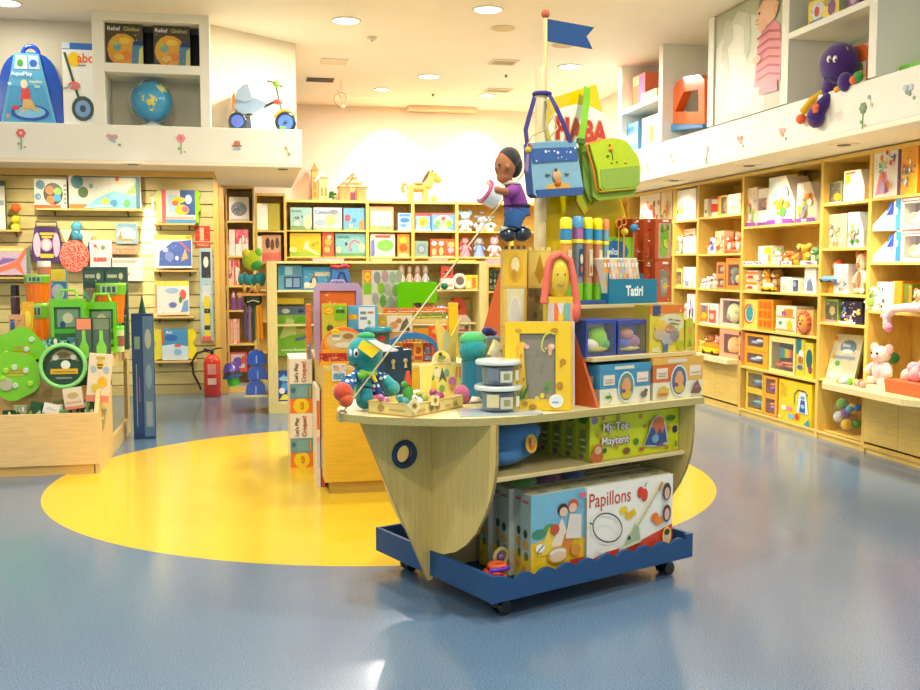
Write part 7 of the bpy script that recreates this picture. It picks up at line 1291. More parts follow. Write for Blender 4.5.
# gondola left end shelves: creatures
EZ=1.2255
loc,rz,w,h=slot(FR_Y,10.36,241,263,249,None,272)
t=thing('lime_monster_pack','lime and yellow soft monster toy above the teal toy on the gondola end','soft toy',loc,rz)
m=MB(); m.sph((0,.05,h*.5),(w*.45,.06,h*.45),'plush:b8c81c'); m.sph((-w*.25,.03,h*.8),(w*.2,.04,h*.2),'plush:d8d02c'); m.sph((w*.2,.02,h*.3),(w*.3,.04,h*.22),'plush:3a9a3a'); m.sph((w*.3,.04,h*.85),(w*.18,.04,h*.2),'plush:7ac81c'); m.build('body',t)
loc,rz,w,h=slot(FR_Y,10.34,237,266,271,EZ)
t=thing('teal_caterpillar','teal soft crocodile-like toy lying on the orange end shelf','soft toy',loc,rz)
m=MB(); 
for i in range(6): m.sph((-w*.36+i*w*.145,.06,h*(.62+.06*math.sin(i*2))),(w*.11,.06,h*(.24+.04*(i%2))),'plush:'+('18808e' if i%2 else '1a9a9c'))
m.sph((w*.38,.05,h*.7),(w*.12,.06,h*.26),'plush:148a90'); 
for x in(-.25,0,.25): m.sph((w*x,.05,h*.22),(w*.06,.05,h*.22),'plush:e8b83a')
m.build('body',t)
# hanging pouch with coloured strips
loc,rz,w,h=slot(FR_Y,10.30,243,263,291,None,307)
t=thing('tool_pouch','dark green pouch with hanging purple, green and orange straps on the gondola end','pouch',loc,rz)
m=MB(); m.sph((0,.05,h*.45),(w*.46,.05,h*.5),'cloth:2c3c30'); m.tube([(-w*.3,.0,h*.3),(0,-.004,h*.42),(w*.3,.0,h*.3)],.005,'cloth:d8d8a0',6); m.tube([(-w*.3,.04,h*.8),(0,.04,h*1.12),(w*.3,.04,h*.8)],.008,'cloth:d8882c',6); m.build('pouch_body',t)
for i,(x,c,ln) in enumerate(((-.38,'5a4a6a',1.9),(-.18,'8a6a8a',2.2),(.02,'2f4a34',2.1),(.2,'e89a1c',2.0),(.36,'ee9a14',2.0))):
    strap_=MB(); strap_.tube([(w*x,.04,h*.1),(w*x*1.1,.03,-h*ln*.5),(w*x*1.15,.03,-h*ln)],.018,'cloth:'+c,8); strap_.build('hanging_strap',t)
# blue drums and bucket on lower end shelf
gU2='blue domed cases stacked on the low end shelf'
for i,(tp,l) in enumerate(((380,'bottom blue domed case on the low end shelf of the gondola'),(366,'middle blue domed case on the low end shelf of the gondola'),(352,'top blue domed case on the low end shelf of the gondola'))):
    loc,rz,w,h=slot(FR_Y,10.33,246,266,380,.1905); dz=h
    t=thing('domed_case',l,'case',(loc[0]+(.01 if i==2 else .02*i),loc[1],.191+i*(h+.002)),0,gU2)
    m=MB(); m.prism([(-w*.5,0)]+[(-w*.5*math.cos(PI*k/14),h*.25+h*.72*math.sin(PI*k/14)) for k in range(15)]+[(w*.5,0)],0,.16,'gloss:1c52b4','XZ'); m.build('shell',t,bev=.012)
    m=MB(); m.box(-.006,-.004,h*.08,.006,.0,h*.6,'gloss:8ab0d8'); m.build('zip',t)
loc,rz,w,h=slot(FR_Y,10.15,224,244,362,None,386)
t=thing('bucket_toy','purple and teal round toy with a bright green cup hanging at the gondola end','toy',loc,.0)
m=MB(); m.M=Matrix.Rotation(-.18,4,'Y'); m.lathe([(w*.5,h*.35),(w*.5,h*.45)],'gloss:1a5a8a',18,(0,.05,0)); m.lathe([(w*.46,h*.45),(w*.42,h*.62)],'gloss:3a3a4a',18,(0,.05,0)); m.lathe([(w*.44,h*.62),(w*.34,h*.85),(w*.2,h*.98)],'gloss:5a3a9a',18,(0,.05,0)); m.build('body',t)
m=MB(); m.M=Matrix.Rotation(-.18,4,'Y'); m.lathe([(w*.28,0),(w*.32,h*.35)],'gloss:3ab82c',18,(0,.05,0)); m.build('cup',t)
# ============================================================ DARK GREEN CASE RACK right of the gondola
FYr=11.6
bookcase('narrow display rack with dark green film cases behind the castle blocks',bxx(487,FYr),bxx(545,FYr),FYr,FYr+.3,[1.2,.86,.55,.2],top=1.52,fr=FR_Y,group=None,name='display_rack')
gV='dark green film cases in the narrow rack'
k=0
rn=['upper','middle','lower']
for ri,(z,tp) in enumerate(((1.2,265),(.86,294),(.55,322))):
    for i in range(4):
        a=489+i*4.1; loc,rz,w,h=slot(FR_Y,FYr+.03,a,a+3.7,tp,z)
        carton((loc,rz,w,.25),.12,'2c3c28',[('r',.1,.1,.9,.25,'6a8a5a'),('e',.5,.5,.3,.1,'8aa06a'),('r',.1,.75,.9,.85,'4a5a3a')],['first','second','third','fourth'][i]+' dark green film case from the left in the '+rn[ri]+' row of the narrow rack','film case','film_case',gV,side='222e20')
m=MB(); loc,rz,w,h=slot(FR_Y,11.75,487,505,258,1.521); m.box(-w/2,0,0,w/2,.1,h*.9,'a8a0b8'); single(m,'flat_box','flat lilac-grey box on top of the narrow rack','box',loc,rz)
# ============================================================ COUNTER GOODS (M2)
gK2='craft kits on the display counter'
ZM=.846; ZR=1.121
def K(px0,px1,pyt,zb,Y,pyb=None): return slot(FR_Y,Y,px0,px1,pyt,zb,pyb)
ALEX=lambda u,v,r,asp:[('r',u-r*1.2,v-r*1.2*asp,u+r*1.2,v+r*1.2*asp,'ee8a1c'),('e',u,v,r,r*asp,'f2d81c'),('t','ALEX',u-r*.75,v-r*.3*asp,r*.6*asp,'c8581c',r*1.5)]
# purple case
loc,rz,w,h=K(314,362,283,ZM,7.03)
t=thing('craft_case','large case with a purple rim and orange panel on the craft counter','craft case',loc,rz,gK2)
m=MB(); m.prism([(-w/2,0),(w/2,0),(w/2,h*.93),(w*.42,h),(-w*.42,h),(-w/2,h*.93)],0,.06,'gloss:b89ac0','XZ',holes=[[(-w*.38,h*.06),(w*.38,h*.06),(w*.38,h*.90),(-w*.38,h*.90)]]); m.build('rim',t,bev=.006)
m=MB(); m.box(-w*.375,.03,h*.05,w*.375,.05,h*.90,'f06a1c'); m.art(w*.75,h*.85,[('r',.02,.55,.98,.98,'f4761c'),('e',.2,.93,.04,.015,'f8e0b0'),('e',.28,.82,.04,.02,'f8b070'),('e',.42,.8,.05,.02,'f8b070')],z0=h*.05,y=.029); m.build('orange_panel',t)
m=MB(); m.tube([(-w*.15,.03,h),(-w*.12,.03,h*1.03),(w*.12,.03,h*1.03),(w*.15,.03,h)],.008,'gloss:a88ab4'); m.build('handle',t)
carton((W(FR_Y,loc[0]-w*.60,7.08,ZM),-.0,.03,h*.72),.14,'e8702c',[('r',.2,.0,.8,.3,'5a8aa0')],'thin orange box leaning left of the purple-rimmed case',group=gK2)
carton(K(322.5,347,304,ZM,6.88),.08,'c8c02c',ALEX(.27,.88,.16,.30)+[('r',.48,.72,.95,.97,'7ac01c'),('r',.55,.84,.9,.9,'2c6a2c'),('e',.3,.58,.14,.06,'4a5a2c'),('e',.7,.56,.12,.05,'c8843a'),('e',.5,.3,.3,.1,'d8a03a')],'yellow-green craft kit box on the left of the craft counter',group=gK2)
carton(K(348,378,306,ZM,6.92),.08,'5ab0d8',ALEX(.17,.80,.13,.3)+[('r',.35,.55,.9,.98,'e8ecec'),('r',.4,.85,.6,.9,'7a90a0'),('r',.4,.75,.62,.8,'7a90a0'),('r',.65,.86,.85,.9,'d88a4a'),('e',.7,.7,.06,.04,'8ab04a'),('r',.0,.5,.5,.58,'2f80b0'),('r',0,.0,1,.45,'4a90b8')],'light blue craft kit box with a white instruction panel',group=gK2)
carton(K(378,413,314,ZM,6.98),.08,'d8b04a',ALEX(.12,.82,.1,.3)+[('r',.25,.6,.98,.97,'f0e4c8'),('e',.45,.75,.12,.08,'d8a060'),('e',.6,.85,.08,.06,'c8843a'),('p',[(.6,.62),(.7,.82),(.82,.92),(.88,.8),(.8,.64)],'6a6a5a'),('e',.85,.66,.06,.05,'5a5a4a'),('r',0,0,1,.4,'c89a3a')],'tan craft kit box with a grey dog figure',group=gK2)
carton(K(413.5,447,325,ZM,7.02),.08,'ece0a8',[('r',0,.5,1,.9,'e8c84a')]+[('e',.1+.16*i,.78,.07,.12,'f0b41c') for i in range(6)]+[('r',0,.0,1,.45,'d8b070'),('r',.0,.92,1,1,'8a7a5a')],'pale box with a row of yellow round buttons',group=gK2)
carton(K(430,447,326,ZM,6.9),.06,'e05a3a',[('e',.5,.85,.4,.1,'f0a03a')],'red craft box behind the two-eared yellow card',group=gK2)
# orange disc kit + flat kits at the front
loc,rz,w,h=K(321,366,327,.91,6.60)
t=thing('paint_wheel_kit','rounded orange paint wheel kit at the front left of the craft counter','craft kit',(loc[0],loc[1],.915),rz,gK2)
m=MB(); m.prism([(-w*.5,0),(w*.5,0),(w*.5,h*.2)]+[(w*.5*math.cos(PI*i/16),h*.25+h*.72*math.sin(PI*i/16)) for i in range(17)]+[(-w*.5,h*.2)],0,.05,'e8802c','XZ'); m.art(w,h,[('e',.5,.45,.44,.4,'f0a83a'),('e',.5,.5,.38,.34,'d8c090'),('e',.35,.6,.1,.1,'f0e8d8'),('e',.6,.65,.12,.1,'a0784a'),('e',.75,.45,.1,.1,'e8d8c8'),('e',.32,.82,.09,.1,'f2d81c'),('t','ALEX',.27,.79,.05,'c8581c',.12),('r',.25,.62,.42,.7,'7aa0a0'),('r',.02,.05,.98,.2,'f0b42c'),('e',.5,.35,.2,.1,'e8e0c8')]); m.build('kit_face',t)
carton(K(320,347,353,ZM,6.58),.12,'d8482c',[('p',[(0,.3),(.5,.9),(1,.5),(1,.9),(0,.95)],'b8301c'),('r',0,0,1,.35,'f0b01c'),('e',.5,.6,.2,.1,'e88a5a')],'low red and yellow box under the orange paint wheel kit',group=gK2)
carton(K(332,346,364,None,6.50,381),.012,'d8e4e8',[('r',.1,.1,.9,.45,'5a9ac8'),('r',.1,.6,.5,.9,'d8a88a'),('e',.7,.75,.15,.12,'e8c8b0')],'small white and blue card fixed on the counter front',cat='card',name='price_card')
for i,(a,tp,c,l) in enumerate(((350,338,'5a3f7a','dark violet squashy toy beside the paint wheel kit'),(357,335,'4a5aa0','blue squashy toy beside the paint wheel kit'))):
    loc,rz,w,h=K(a,a+8,tp,ZM,6.72); m=MB(); m.sph((0,.03,h*.85),(w*.5,.03,h*.15),'gloss:'+c); m.cyl((0,.03,0),(0,.03,h*.75),.025,.02,'gloss:'+c); single(m,'squashy_toy',l,'toy',loc,rz)
# clear box with teal top
loc,rz,w,h=K(366,392,326,ZM,6.80)
t=thing('clear_kit_box','clear kit box with a teal lid and red flower on the craft counter','craft kit',loc,rz,gK2)
m=MB(); m.box(-w/2,0,h*.1,w/2,.08,h*.82,'a89a7a'); m.art(w,h,[('r',.3,.5,.9,.8,'5a7a6a'),('e',.6,.65,.15,.08,'d8484a'),('e',.25,.65,.12,.08,'3aa04a'),('r',0,.1,1,.3,'8a8a5a')]); m.build('contents',t); m=MB(); m.lathe([(w*.55,h*.84),(w*.55,h*.92),(w*.45,h*.97)],'gloss:1c8aa0',20,(0,.04,0)); m.build('lid',t); m=MB(); m.box(-w/2,-.0,0,w/2,.08,h*.09,'d8b060'); m.build('base',t)
# blue arch
loc,rz,w,h=K(388,438,332,ZM,6.66)
t=thing('arch_toy','wide blue foam arch with a fringe standing over small orange boxes','toy',loc,rz,gK2)
m=MB(); 
V=[]
o1=[(-w*.5*math.cos(PI*i/20),h*.45+h*.53*math.sin(PI*i/20)) for i in range(21)]; i1=[(w*.46*math.cos(PI*i/20),h*.36+h*.42*math.sin(PI*i/20)) for i in range(21)]
m.prism([(-w*.5,0)]+o1+[(w*.5,0),(w*.46,0)]+i1+[(-w*.46,0)],0,.06,'gloss:2a7ac0','XZ'); m.build('arch',t,bev=.004)
m=MB()
for i in range(16): 
    a=PI*(i+.5)/16; m.cyl((w*.44*math.cos(a),.03,h*.36+h*.41*math.sin(a)),(w*.40*math.cos(a),.03,h*.36+h*.30*math.sin(a)),.004,.003,'gloss:d8884a',6)
m.build('fringe',t)
for i,(a,b,c,c2,l) in enumerate(((393,403,'e89a3a','f0d8b0','orange small box, left under the blue arch'),(403.5,413,'d8583a','f0e0d0','red small box, second under the blue arch'),(413.5,423,'f0b03a','c84a3a','golden small box, third under the blue arch'),(423.5,432,'a84a3a','8a9ac8','brown-red small box, right under the blue arch'))): carton(K(a,b,343,ZM,6.75),.06,c,[('e',.5,.6,.3,.2,c2),('r',.1,.1,.9,.3,c2)],l,group='small boxes under the blue arch')
# riser goods
carton(K(363.5,402,270.5,ZR,7.36),.08,'d8d8c4',[('r',0,.75,.2,1,'e8801c'),('e',.1,.87,.08,.1,'f2d81c'),('t','ALEX',.045,.84,.05,'c8581c',.11),('r',0,.5,.2,.74,'7ac81c')]+[('e',x,y,.085,.13,c) for x,y,c in ((.35,.85,'8a9a9a'),(.55,.88,'b89a9a'),(.75,.85,'9ab0a0'),(.92,.88,'a8a890'),(.45,.62,'7ac01c'),(.3,.4,'9aa8a0'),(.62,.6,'a8b0a0'),(.82,.58,'8ab060'),(.5,.35,'5a9a3a'),(.35,.15,'e0c02c'),(.7,.32,'8aa0a0'),(.88,.3,'c89a8a'),(.6,.12,'9a9ab0'),(.85,.1,'7aa060'))],'white craft box covered in grey and green round patterns on the counter riser',group=gK2)
loc,rz,w,h=K(398,437,282,ZR,7.22)
t=thing('green_bench','bright green toy table with one open side on the counter riser','toy table',loc,rz)
m=MB(); m.prism([(-w*.5,0),(-w*.12,0),(-w*.12,h*.42),(w*.5,h*.42),(w*.5,h),(-w*.44,h),(-w*.5,h*.92)],0,.12,'gloss:58c80c','XZ'); m.build('body',t,bev=.006)
carton(K(413,434,294.5,ZR,7.26),.06,'e8d8a0',[('e',.25,.6,.14,.3,'4a5a5a'),('e',.6,.5,.12,.2,'c89a5a'),('r',.75,.2,.95,.8,'e88a4a')],'cream box with a dark animal under the bright green toy table',group=gK2)
for i,(a,b,tp,z,c,l) in enumerate(((362,398,313,0,'c8d0c8','flat pale box, left at the bottom of the counter riser'),(399,446,311,0,'7a9a4a','flat green and yellow box at the bottom right of the counter riser'),(384,452,303,1,'e87a2c','long flat orange box resting on the flat boxes of the riser'))):
    yy=7.145; zt=inv(FR_Y,(a+b)/2,tp,y=yy)[2]; z0=ZR if z==0 else zt-.04
    if z==0: zt=ZR+.04
    else: z0=ZR+.0405; zt=z0+.035
    s_=K(a,b,tp,z0,yy); carton((s_[0],0,s_[2],zt-z0),.07,c,[('r',.05,.2,.9,.4,'e8d03a' if i==1 else 'f0e4d0')],l,group=gK2)
loc,rz,w,h=K(434,450,306,ZR,7.18)
m=MB(); m.sph((0,.05,h*.5),(w*.45,.05,h*.5),'gloss:1c6ab8',12,8); m.sph((0,.008,h*.55),(.018,.012,.018),'gloss:a8b8c8',8,6); single(m,'blue_ball','faceted blue ball toy at the right end of the counter riser','ball',loc,rz)
carton(K(449,458,303,.846,7.10),.04,'f0cc1c',[],'narrow yellow box edge right of the blue ball',group=gK2)
# croquet boxes on the floor
gCr='croquet game boxes stacked on the floor'
cx,cy=.347,7.47; bw=.165; bh=.408
for i in range(2):
    A_=[('r',0,0,1,1,'ece4d0'),('r',0,.0,1,.27,'ee7a24'),('e',.5,.135,.36,.145,'f2d01c'),('t','ALEX',.62,.06,.16,'c8581c',.15,PI/2,.03),('r',0,.27,1,.54,'6a9aa0'),('e',.15,.42,.1,.05,'3a6a78'),('r',.3,.3,.8,.5,'7aa8ac'),('t',"Let's Play",.42,.58,.22,'4a2c24',.34,PI/2,.02),('t','Croquet!',.78,.57,.26,'a8301c',.38,PI/2,.02),('r',.86,.3,.93,.5,'d8a04a')]
    m=MB(); m.box(-bw/2,0,0,bw/2,.5,bh-.002,'e6e0cc'); m.art(bw,bh-.002,A_); 
    single(m,'croquet_box',['lower','upper'][i]+' tall narrow croquet game box of the two stacked on the floor','game box',(cx,cy,.0005+i*(bh)),0.0,gCr)
for i,(x,c,l) in enumerate(((.0,'e8dcc8','cream slim box edge leaning between croquet boxes and counter'),(.03,'b8584a','brick-red slim box edge right beside the counter side'))):
    m=MB(); m.box(-.012,0,0,.012,.4,.68-.03*i,c); m.art(.024,.66,[('r',.1,.6,.9,.9,'d8703a'),('r',.1,.2,.9,.5,'c8c8d8'),('e',.5,.5,.4,.03,'e89a9a')]); single(m,'slim_box',l,'slim box',(.36+x-.0+.035+.065-.035,6.75+.0,.0005),0,'slim boxes beside the craft counter')
# ============================================================ LEFT COUNTER GOODS
ZL=.801; gL2='green and orange garden toys on the left counter'
LX=lambda px0,px1,pyt,zb,Y,pyb=None: slot(FR_Y,Y,px0,px1,pyt,zb,pyb)
def bucket(s,l,dup=0,handles=False):
    loc,rz,w,h=s; t=thing('orange_bucket',l,'bucket',loc,rz,'orange buckets with green rims'); r=w/2; O=(0,r,0)
    V=MB(); n=28; pr=[(r*.80,0),(r*.95,h*.72)]
    vs=[];
    for rr,z in pr:
        for j in range(n): 
            q=rr*(1 if j%2 else .95); vs.append((q*math.cos(2*PI*j/n),r+q*math.sin(2*PI*j/n),z))
    V.add(vs,[(j,(j+1)%n,n+(j+1)%n,n+j) for j in range(n)],'gloss:f07a14'); V.cyl((0,r,0),(0,r,.003),r*.78,r*.78,'gloss:f07a14'); V.build('body',t)
    m=MB(); m.lathe([(r*.97,h*.70),(r*1.0,h*.95)],'gloss:6ab82c',24,O); m.lathe([(r*1.02,h*.93),(r*1.02,h),(r*.9,h)],'gloss:8ac83a',24,O); m.build('rim',t)
    m=MB(); m.M=Matrix.Translation((0,-.002,0)); m.art(w*.6,h*.24,[('r',.05,.1,.95,.9,'a8c0a0'),('r',.15,.2,.3,.8,'2c5a3a'),('r',.38,.2,.6,.8,'3a6a4a'),('r',.68,.2,.85,.8,'2c5a3a')],z0=h*.72); m.build('printed_band',t)
    if handles:
        for sx in(-1,1):
            m=MB(); m.cyl((sx*r*.8,r*.4,h*.8),(sx*r*1.3,r*.3,h*1.2),.014,.018,'gloss:2fa04a',10); m.build('handle',t)
    return t
s2=LX(24,47,303,ZL,8.35); s1=LX(24,50,275,ZL,8.35)
hb_=s2[3]; bucket(s2,'lower orange bucket with green rim at the left of the counter'); bucket((s2[0]+Vector((0,0,hb_+.002)),0,s1[2],s1[3]-hb_),'upper orange bucket stacked on another at the left of the counter')
# green-framed kits
for a,b,tp,Y,l,nm in ((50.5,84,299,8.15,'lime framed garden tool kit between the orange buckets',0),(86,116,302,8.4,'lime arched kit box under the front orange bucket',1)):
    loc,rz,w,h=LX(a,b,tp,ZL,Y); t=thing('garden_kit',l,'toy kit',loc,rz,gL2)
    m=MB(); m.prism([(-w/2,0),(w/2,0),(w/2,h),(-w/2,h)],0,.1,'gloss:6ac81c','XZ',holes=[[(-w*.4,h*.12),(w*.4,h*.12),(w*.4,h*.86),(-w*.4,h*.86)]]); m.build('frame',t,bev=.006)
    m=MB(); m.box(-w*.40,.02,h*.1,w*.40,.08,h*.86,'3a6a3a'); m.art(w*.8,h*.76,[('r',.1,.55,.9,.95,'7a9a7a'),('e',.5,.75,.2,.12,'c8c8a0'),('r',0,.4,1,.5,'4ab02c'),('r',0,.1,1,.22,'5ac03a'),('e',.3,.6,.1,.08,'2c4a6a')],z0=h*.1,y=.02); m.build('contents',t)
    m=MB(); m.tube([(-w*.3,.05,h),(-w*.22,.05,h*1.15),(w*.22,.05,h*1.15),(w*.3,.05,h)],.012,'gloss:8ad83a'); m.build('handle',t)
for i,(a,b) in enumerate(((83,104.5),(105,127))): carton(LX(a,b,267,ZL,8.75),.08,'2f4a48',[('r',.05,.82,.95,.96,'3a5a50'),('e',.72,.89,.1,.04,'c8c8a0'),('r',.1,.87,.55,.91,'b8c0a0'),('r',.1,.5,.9,.75,'8a7a5a'),('p',[(.0,.75),(.3,.62),(.35,.58),(.0,.66)] if i==0 else [(1,.75),(.75,.5),(.7,.52),(.95,.8)],'5ab08a'),('r',.1,.1,.9,.4,'3c5c54')],['left','right'][i]+' dark green tool set box of the pair behind the orange bucket',group='dark green tool set boxes')
bucket((LX(93,125,283,1.03,8.62)[0],0,LX(93,125,283,1.03,8.62)[2]*.98,LX(93,125,283,1.03,8.62)[3]),'orange bucket with green shovel handles before the dark green boxes')
bpy.data.objects['orange_bucket.002'].location[2]=1.03; m=MB(); loc=bpy.data.objects['orange_bucket.002'].location
m.box(-.13,0,0,.08,.15,1.028-ZL,'5a9a3a'); single(m,'green_carton','plain green carton carrying the front orange bucket','box',(loc[0],loc[1]+.03,ZL),0)
tub(LX(36,50,261,1.23,8.5),'gloss:c87a5a','gloss:e8e4d8','terracotta pot with a white domed cap above the orange buckets')
m=MB(); p=LX(36,50,261,1.23,8.5)[0]; m.box(-.07,0,0,.07,.12,.428,'c8b070'); single(m,'tall_carton','tall tan carton behind the orange buckets carrying the capped pot','box',(p[0],p[1],ZL),0)
carton(LX(50,66,269,ZL,8.75),.08,'3a8ab8',[('r',0,.85,1,1,'e8d84a'),('e',.5,.72,.4,.1,'b8d0d8'),('r',.1,.5,.9,.6,'2c5a9a'),('r',0,.0,1,.4,'c89a7a')],'blue and yellow box behind the lime framed garden kit',group=gL2)
loc,rz,w,h=LX(9.5,19,285,ZL,8.6); t=thing('dark_bottle','tall dark plum bottle with black cap at the left of the orange buckets','bottle',loc,rz); m=MB(); m.lathe([(w*.4,0),(w*.42,h*.5),(w*.5,h*.6),(w*.5,h*.82)],'gloss:4a3444',16,(0,w/2,0)); m.build('body',t); m=MB(); m.lathe([(w*.46,h*.84),(w*.46,h)],'gloss:1c1c1c',16,(0,w/2,0)); m.build('cap',t)
carton(LX(9,24,315,ZL,8.1),.1,'d8a068',[('r',.1,.1,.4,.9,'2c5a8a')],'small peach box at the far left of the counter top',group=gL2)
carton(LX(22,33,302,ZL,8.15),.05,'e8b01c',[('e',.5,.7,.3,.15,'f0e04a'),('e',.5,.3,.3,.15,'4a90b8')],'narrow golden card in front of the lower orange bucket',group=gL2)
# shovels in packs
for i,(a,b,c,l) in enumerate(((76,92,'f0906a','slim garden tool pack with a pink-orange top and lime shovel'),(93,110,'7a8a6a','slim garden tool pack with a dark top and lime shovel'))):
    loc,rz,w,h=LX(a,b,318,None,7.95,359); t=thing('shovel_pack',l,'toy pack',(loc[0],loc[1],loc[2]),rz,'shovel packs in the bin')
    m=MB(); m.box(-w/2,0,-.2,w/2,.04,h,'2f4438'); m.art(w,h,[('r',.05,.72,.95,.98,c),('r',.1,.05,.9,.7,'3a5a44')]); m.build('card',t)
    m=MB(); m.prism([(-w*.1,h*.7),(w*.1,h*.7),(w*.12,h*.45),(w*.3,h*.3),(w*.28,h*.05),(0,-.02),(-w*.28,h*.05),(-w*.3,h*.3),(-w*.12,h*.45)],-.014,-.003,'gloss:8cdc2c','XZ'); m.build('shovel',t,bev=.003)
    m=MB(); m.box(-w*.48,-.018,-.02,w*.48,-.016,h*.72,'clear:e8f4f0'); m.build('clear_cover',t)
# yellow/blue toy, small items
loc,rz,w,h=LX(57,72,325,ZL,7.98)
t=thing('frog_sprinkler','yellow and blue ring toy with dark eye in front of the lime framed kit','toy',(loc[0],loc[1],ZL-.1),rz,gL2); m=MB(); m.torus((0,.02,.11),.045,.018,'gloss:f0c41c','Y'); m.sph((.07,.02,.07),(.03,.02,.025),'gloss:1c6aa8'); m.torus((.0,.03,.15),.045,.012,'gloss:1c7a8a','Y',16,6,0,PI); m.box(-.06,.01,0,.06,.05,.05,'gloss:3ab06a'); m.build('body',t)
m=MB()
loc,rz,w,h=LX(112,124,326,ZL,8.5); tub((loc,rz,w,h),'gloss:c8d8a0','gloss:5ad81c','small jar with a bright green lid at the back right of the counter',band='8a5a4a')
m=MB(); loc,rz,w,h=LX(136,144,293,None,8.95,311); m.cyl((0,.03,0),(0,.03,h),w*.5,.003,'plush:1c5a3a',12); single(m,'toy_fir','dark green toy fir tree standing on the tall blue box','toy plant',(loc[0],9.08,1.092),rz)
m=MB()
# lime leaf-shaped packs (turtle pools)
def lime(px,py,rx,ry,Y,l,seed,lab=('c8d8b0',)):
    c=inv(FR_Y,px,py,y=Y); k=abs(inv(FR_Y,px+1,py,y=Y)[0]-c[0]); RX_,RZ=rx*k,ry*k
    t=thing('lime_game_disc',l,'game pack',(c[0],Y,c[2]),.12,'lime green round game packs'); r=random.Random(seed)
    pts=[]
    for i in range(36):
        a=2*PI*i/36; q=1+.05*math.sin(5*a+seed); pts.append((RX_*q*math.cos(a),RZ*q*math.sin(a)))
    m=MB(); m.prism(pts,0,.05,'gloss:7ccc14','XZ'); m.build('disc',t,bev=.01)
    m=MB()
    for i in range(6):
        a=r.uniform(0,2*PI); q=r.uniform(.3,.8); m.cyl((RX_*q*math.cos(a),-.012,RZ*q*math.sin(a)),(RX_*q*math.cos(a),-.001,RZ*q*math.sin(a)),.018,.024,'gloss:a8e03c' if i%2 else 'gloss:c8dcb8',8)
    m.cyl((-RX_*.3,-.012,-RZ*.35),(-RX_*.3,-.001,-RZ*.35),RX_*.25,RX_*.27,'gloss:b8b894',12); m.build('raised_buttons',t)
    m=MB()
    for q,c_ in ((.12,'c8a02c'),(.0,'d8b03a'),(.24,'b89a2c')): m.box(-RX_*.25,-.003,RZ*q,RX_*.4,-.001,RZ*q+.012,c_)
    m.build('printed_lines',t)
lime(20,354,25,28,8.0,'rear lime green round game pack in the bin at the left edge',1)
lime(14,376,26,26,7.86,'front lime green round game pack in the bin at the left edge',4)
# round sieve
c=inv(FR_Y,63,366,y=7.74); k=.0077
t=thing('round_sieve_set','round clear case with a mint green rim and dark green card leaning in the bin','toy case',(c[0],7.74,c[2]),.0)
m=MB(); m.torus((0,0,0),.155,.016,'gloss:8cdc7a','Y',36,8); m.torus((0,.05,0),.15,.014,'gloss:5aa85a','Y',36,8); m.build('rim',t)
m=MB(); m.cyl((0,.03,0),(0,.04,0),.15,.15,'2c4c34',30); m.art(.28,.28,[('p',[(.15,.6),(.3,.85),(.5,.95),(.75,.85),(.9,.6),(.7,.68),(.3,.66)],'8a8a60'),('e',.5,.78,.16,.08,'6a5a3a'),('e',.3,.72,.08,.08,'c8c8b8'),('e',.75,.72,.08,.07,'d0d0c8'),('e',.55,.52,.12,.12,'e4e8d8'),('r',.17,.28,.85,.42,'e0b01c'),('r',.22,.32,.8,.36,'a8841c'),('r',.3,.15,.7,.2,'7a8a80')],z0=-.14,y=.028); m.build('card',t)
# bee packs
for a,b,tp,pb,Y,l,sc_,rr in ((85,108,354,402,7.68,'cream bee-print seed pack standing in the bin at its right end',1,.10),(65,84,388,409,7.66,'small cream and orange pack in front of the round case',0,-.12)):
    loc,rz,w,h=LX(a,b,tp,None,Y,pb); m=MB(); m.M=Matrix.Rotation(rr,4,'Y'); m.box(-w/2,0,0,w/2,.05,h,'e8d8b8')
    m.art(w,h,[('r',0,0,1,.14,'ee8a6a')]+([('e',.5,.78,.16,.09,'e8c02c'),('r',.38,.76,.62,.79,'3a3428'),('r',.4,.70,.6,.73,'3a3428'),('e',.22,.68,.13,.07,'a8b8c8'),('e',.78,.68,.13,.07,'a8b8c8'),('e',.65,.42,.2,.12,'f0b81c'),('e',.35,.3,.15,.08,'d8c02c'),('r',.3,.9,.7,.95,'c8b02c')] if sc_ else [('e',.5,.65,.3,.15,'c8b070'),('r',.1,.3,.9,.36,'e8a080')])); single(m,'seed_pack',l,'pack',(loc[0],loc[1],loc[2]),0)
m=MB(); m.M=Matrix.Rotation(.25,4,'Y'); m.box(-.055,0,0,.055,.004,.075,'ece8dc'); m.art(.11,.075,[('r',.2,.4,.8,.46,'b8b0a0'),('r',.2,.55,.6,.6,'c8c0b0')]); loc=LX(43,58,402,None,7.60,413)[0]; single(m,'price_card','small white price card leaning at the front of the green bin','card',(loc[0],7.58,.44),0)
# small green packs filling the bin front
gF2='small green packs lying in the bin'
r=random.Random(11)
desc=['dark bottle-green','pale sage','deep green','grey-green','bright leaf green','olive','mint','moss green','dark teal-green','light khaki']
cl=['1f4a2c','9aa88a','2c5a34','6a7a6a','4aa83a','6a6a34','8ac89a','4a6a34','1f4a44','a8a47a']
for i in range(10):
    px=4+i*9.6; s=LX(px,px+11,396-6*(i%3),.29,7.70+.02*(i%2)); m=MB(); m.M=Matrix.Rotation(r.uniform(-.3,.3),4,'Y'); hh=.17+.03*(i%3)
    m.box(-.045,0,0,.045,.05,hh,cl[i]); m.art(.09,hh,pic(300+i,['c8d0b8','8ab04a','d8d8c8','3a5a3a'],4,(.15,.4,.85,.9),.2)); single(m,'green_pack',desc[i]+' small pack lying in the bin '+('left of' if px<40 else 'below' if px<75 else 'right of')+' the round case','pack',(s[0][0],s[0][1],.285),0,gF2)
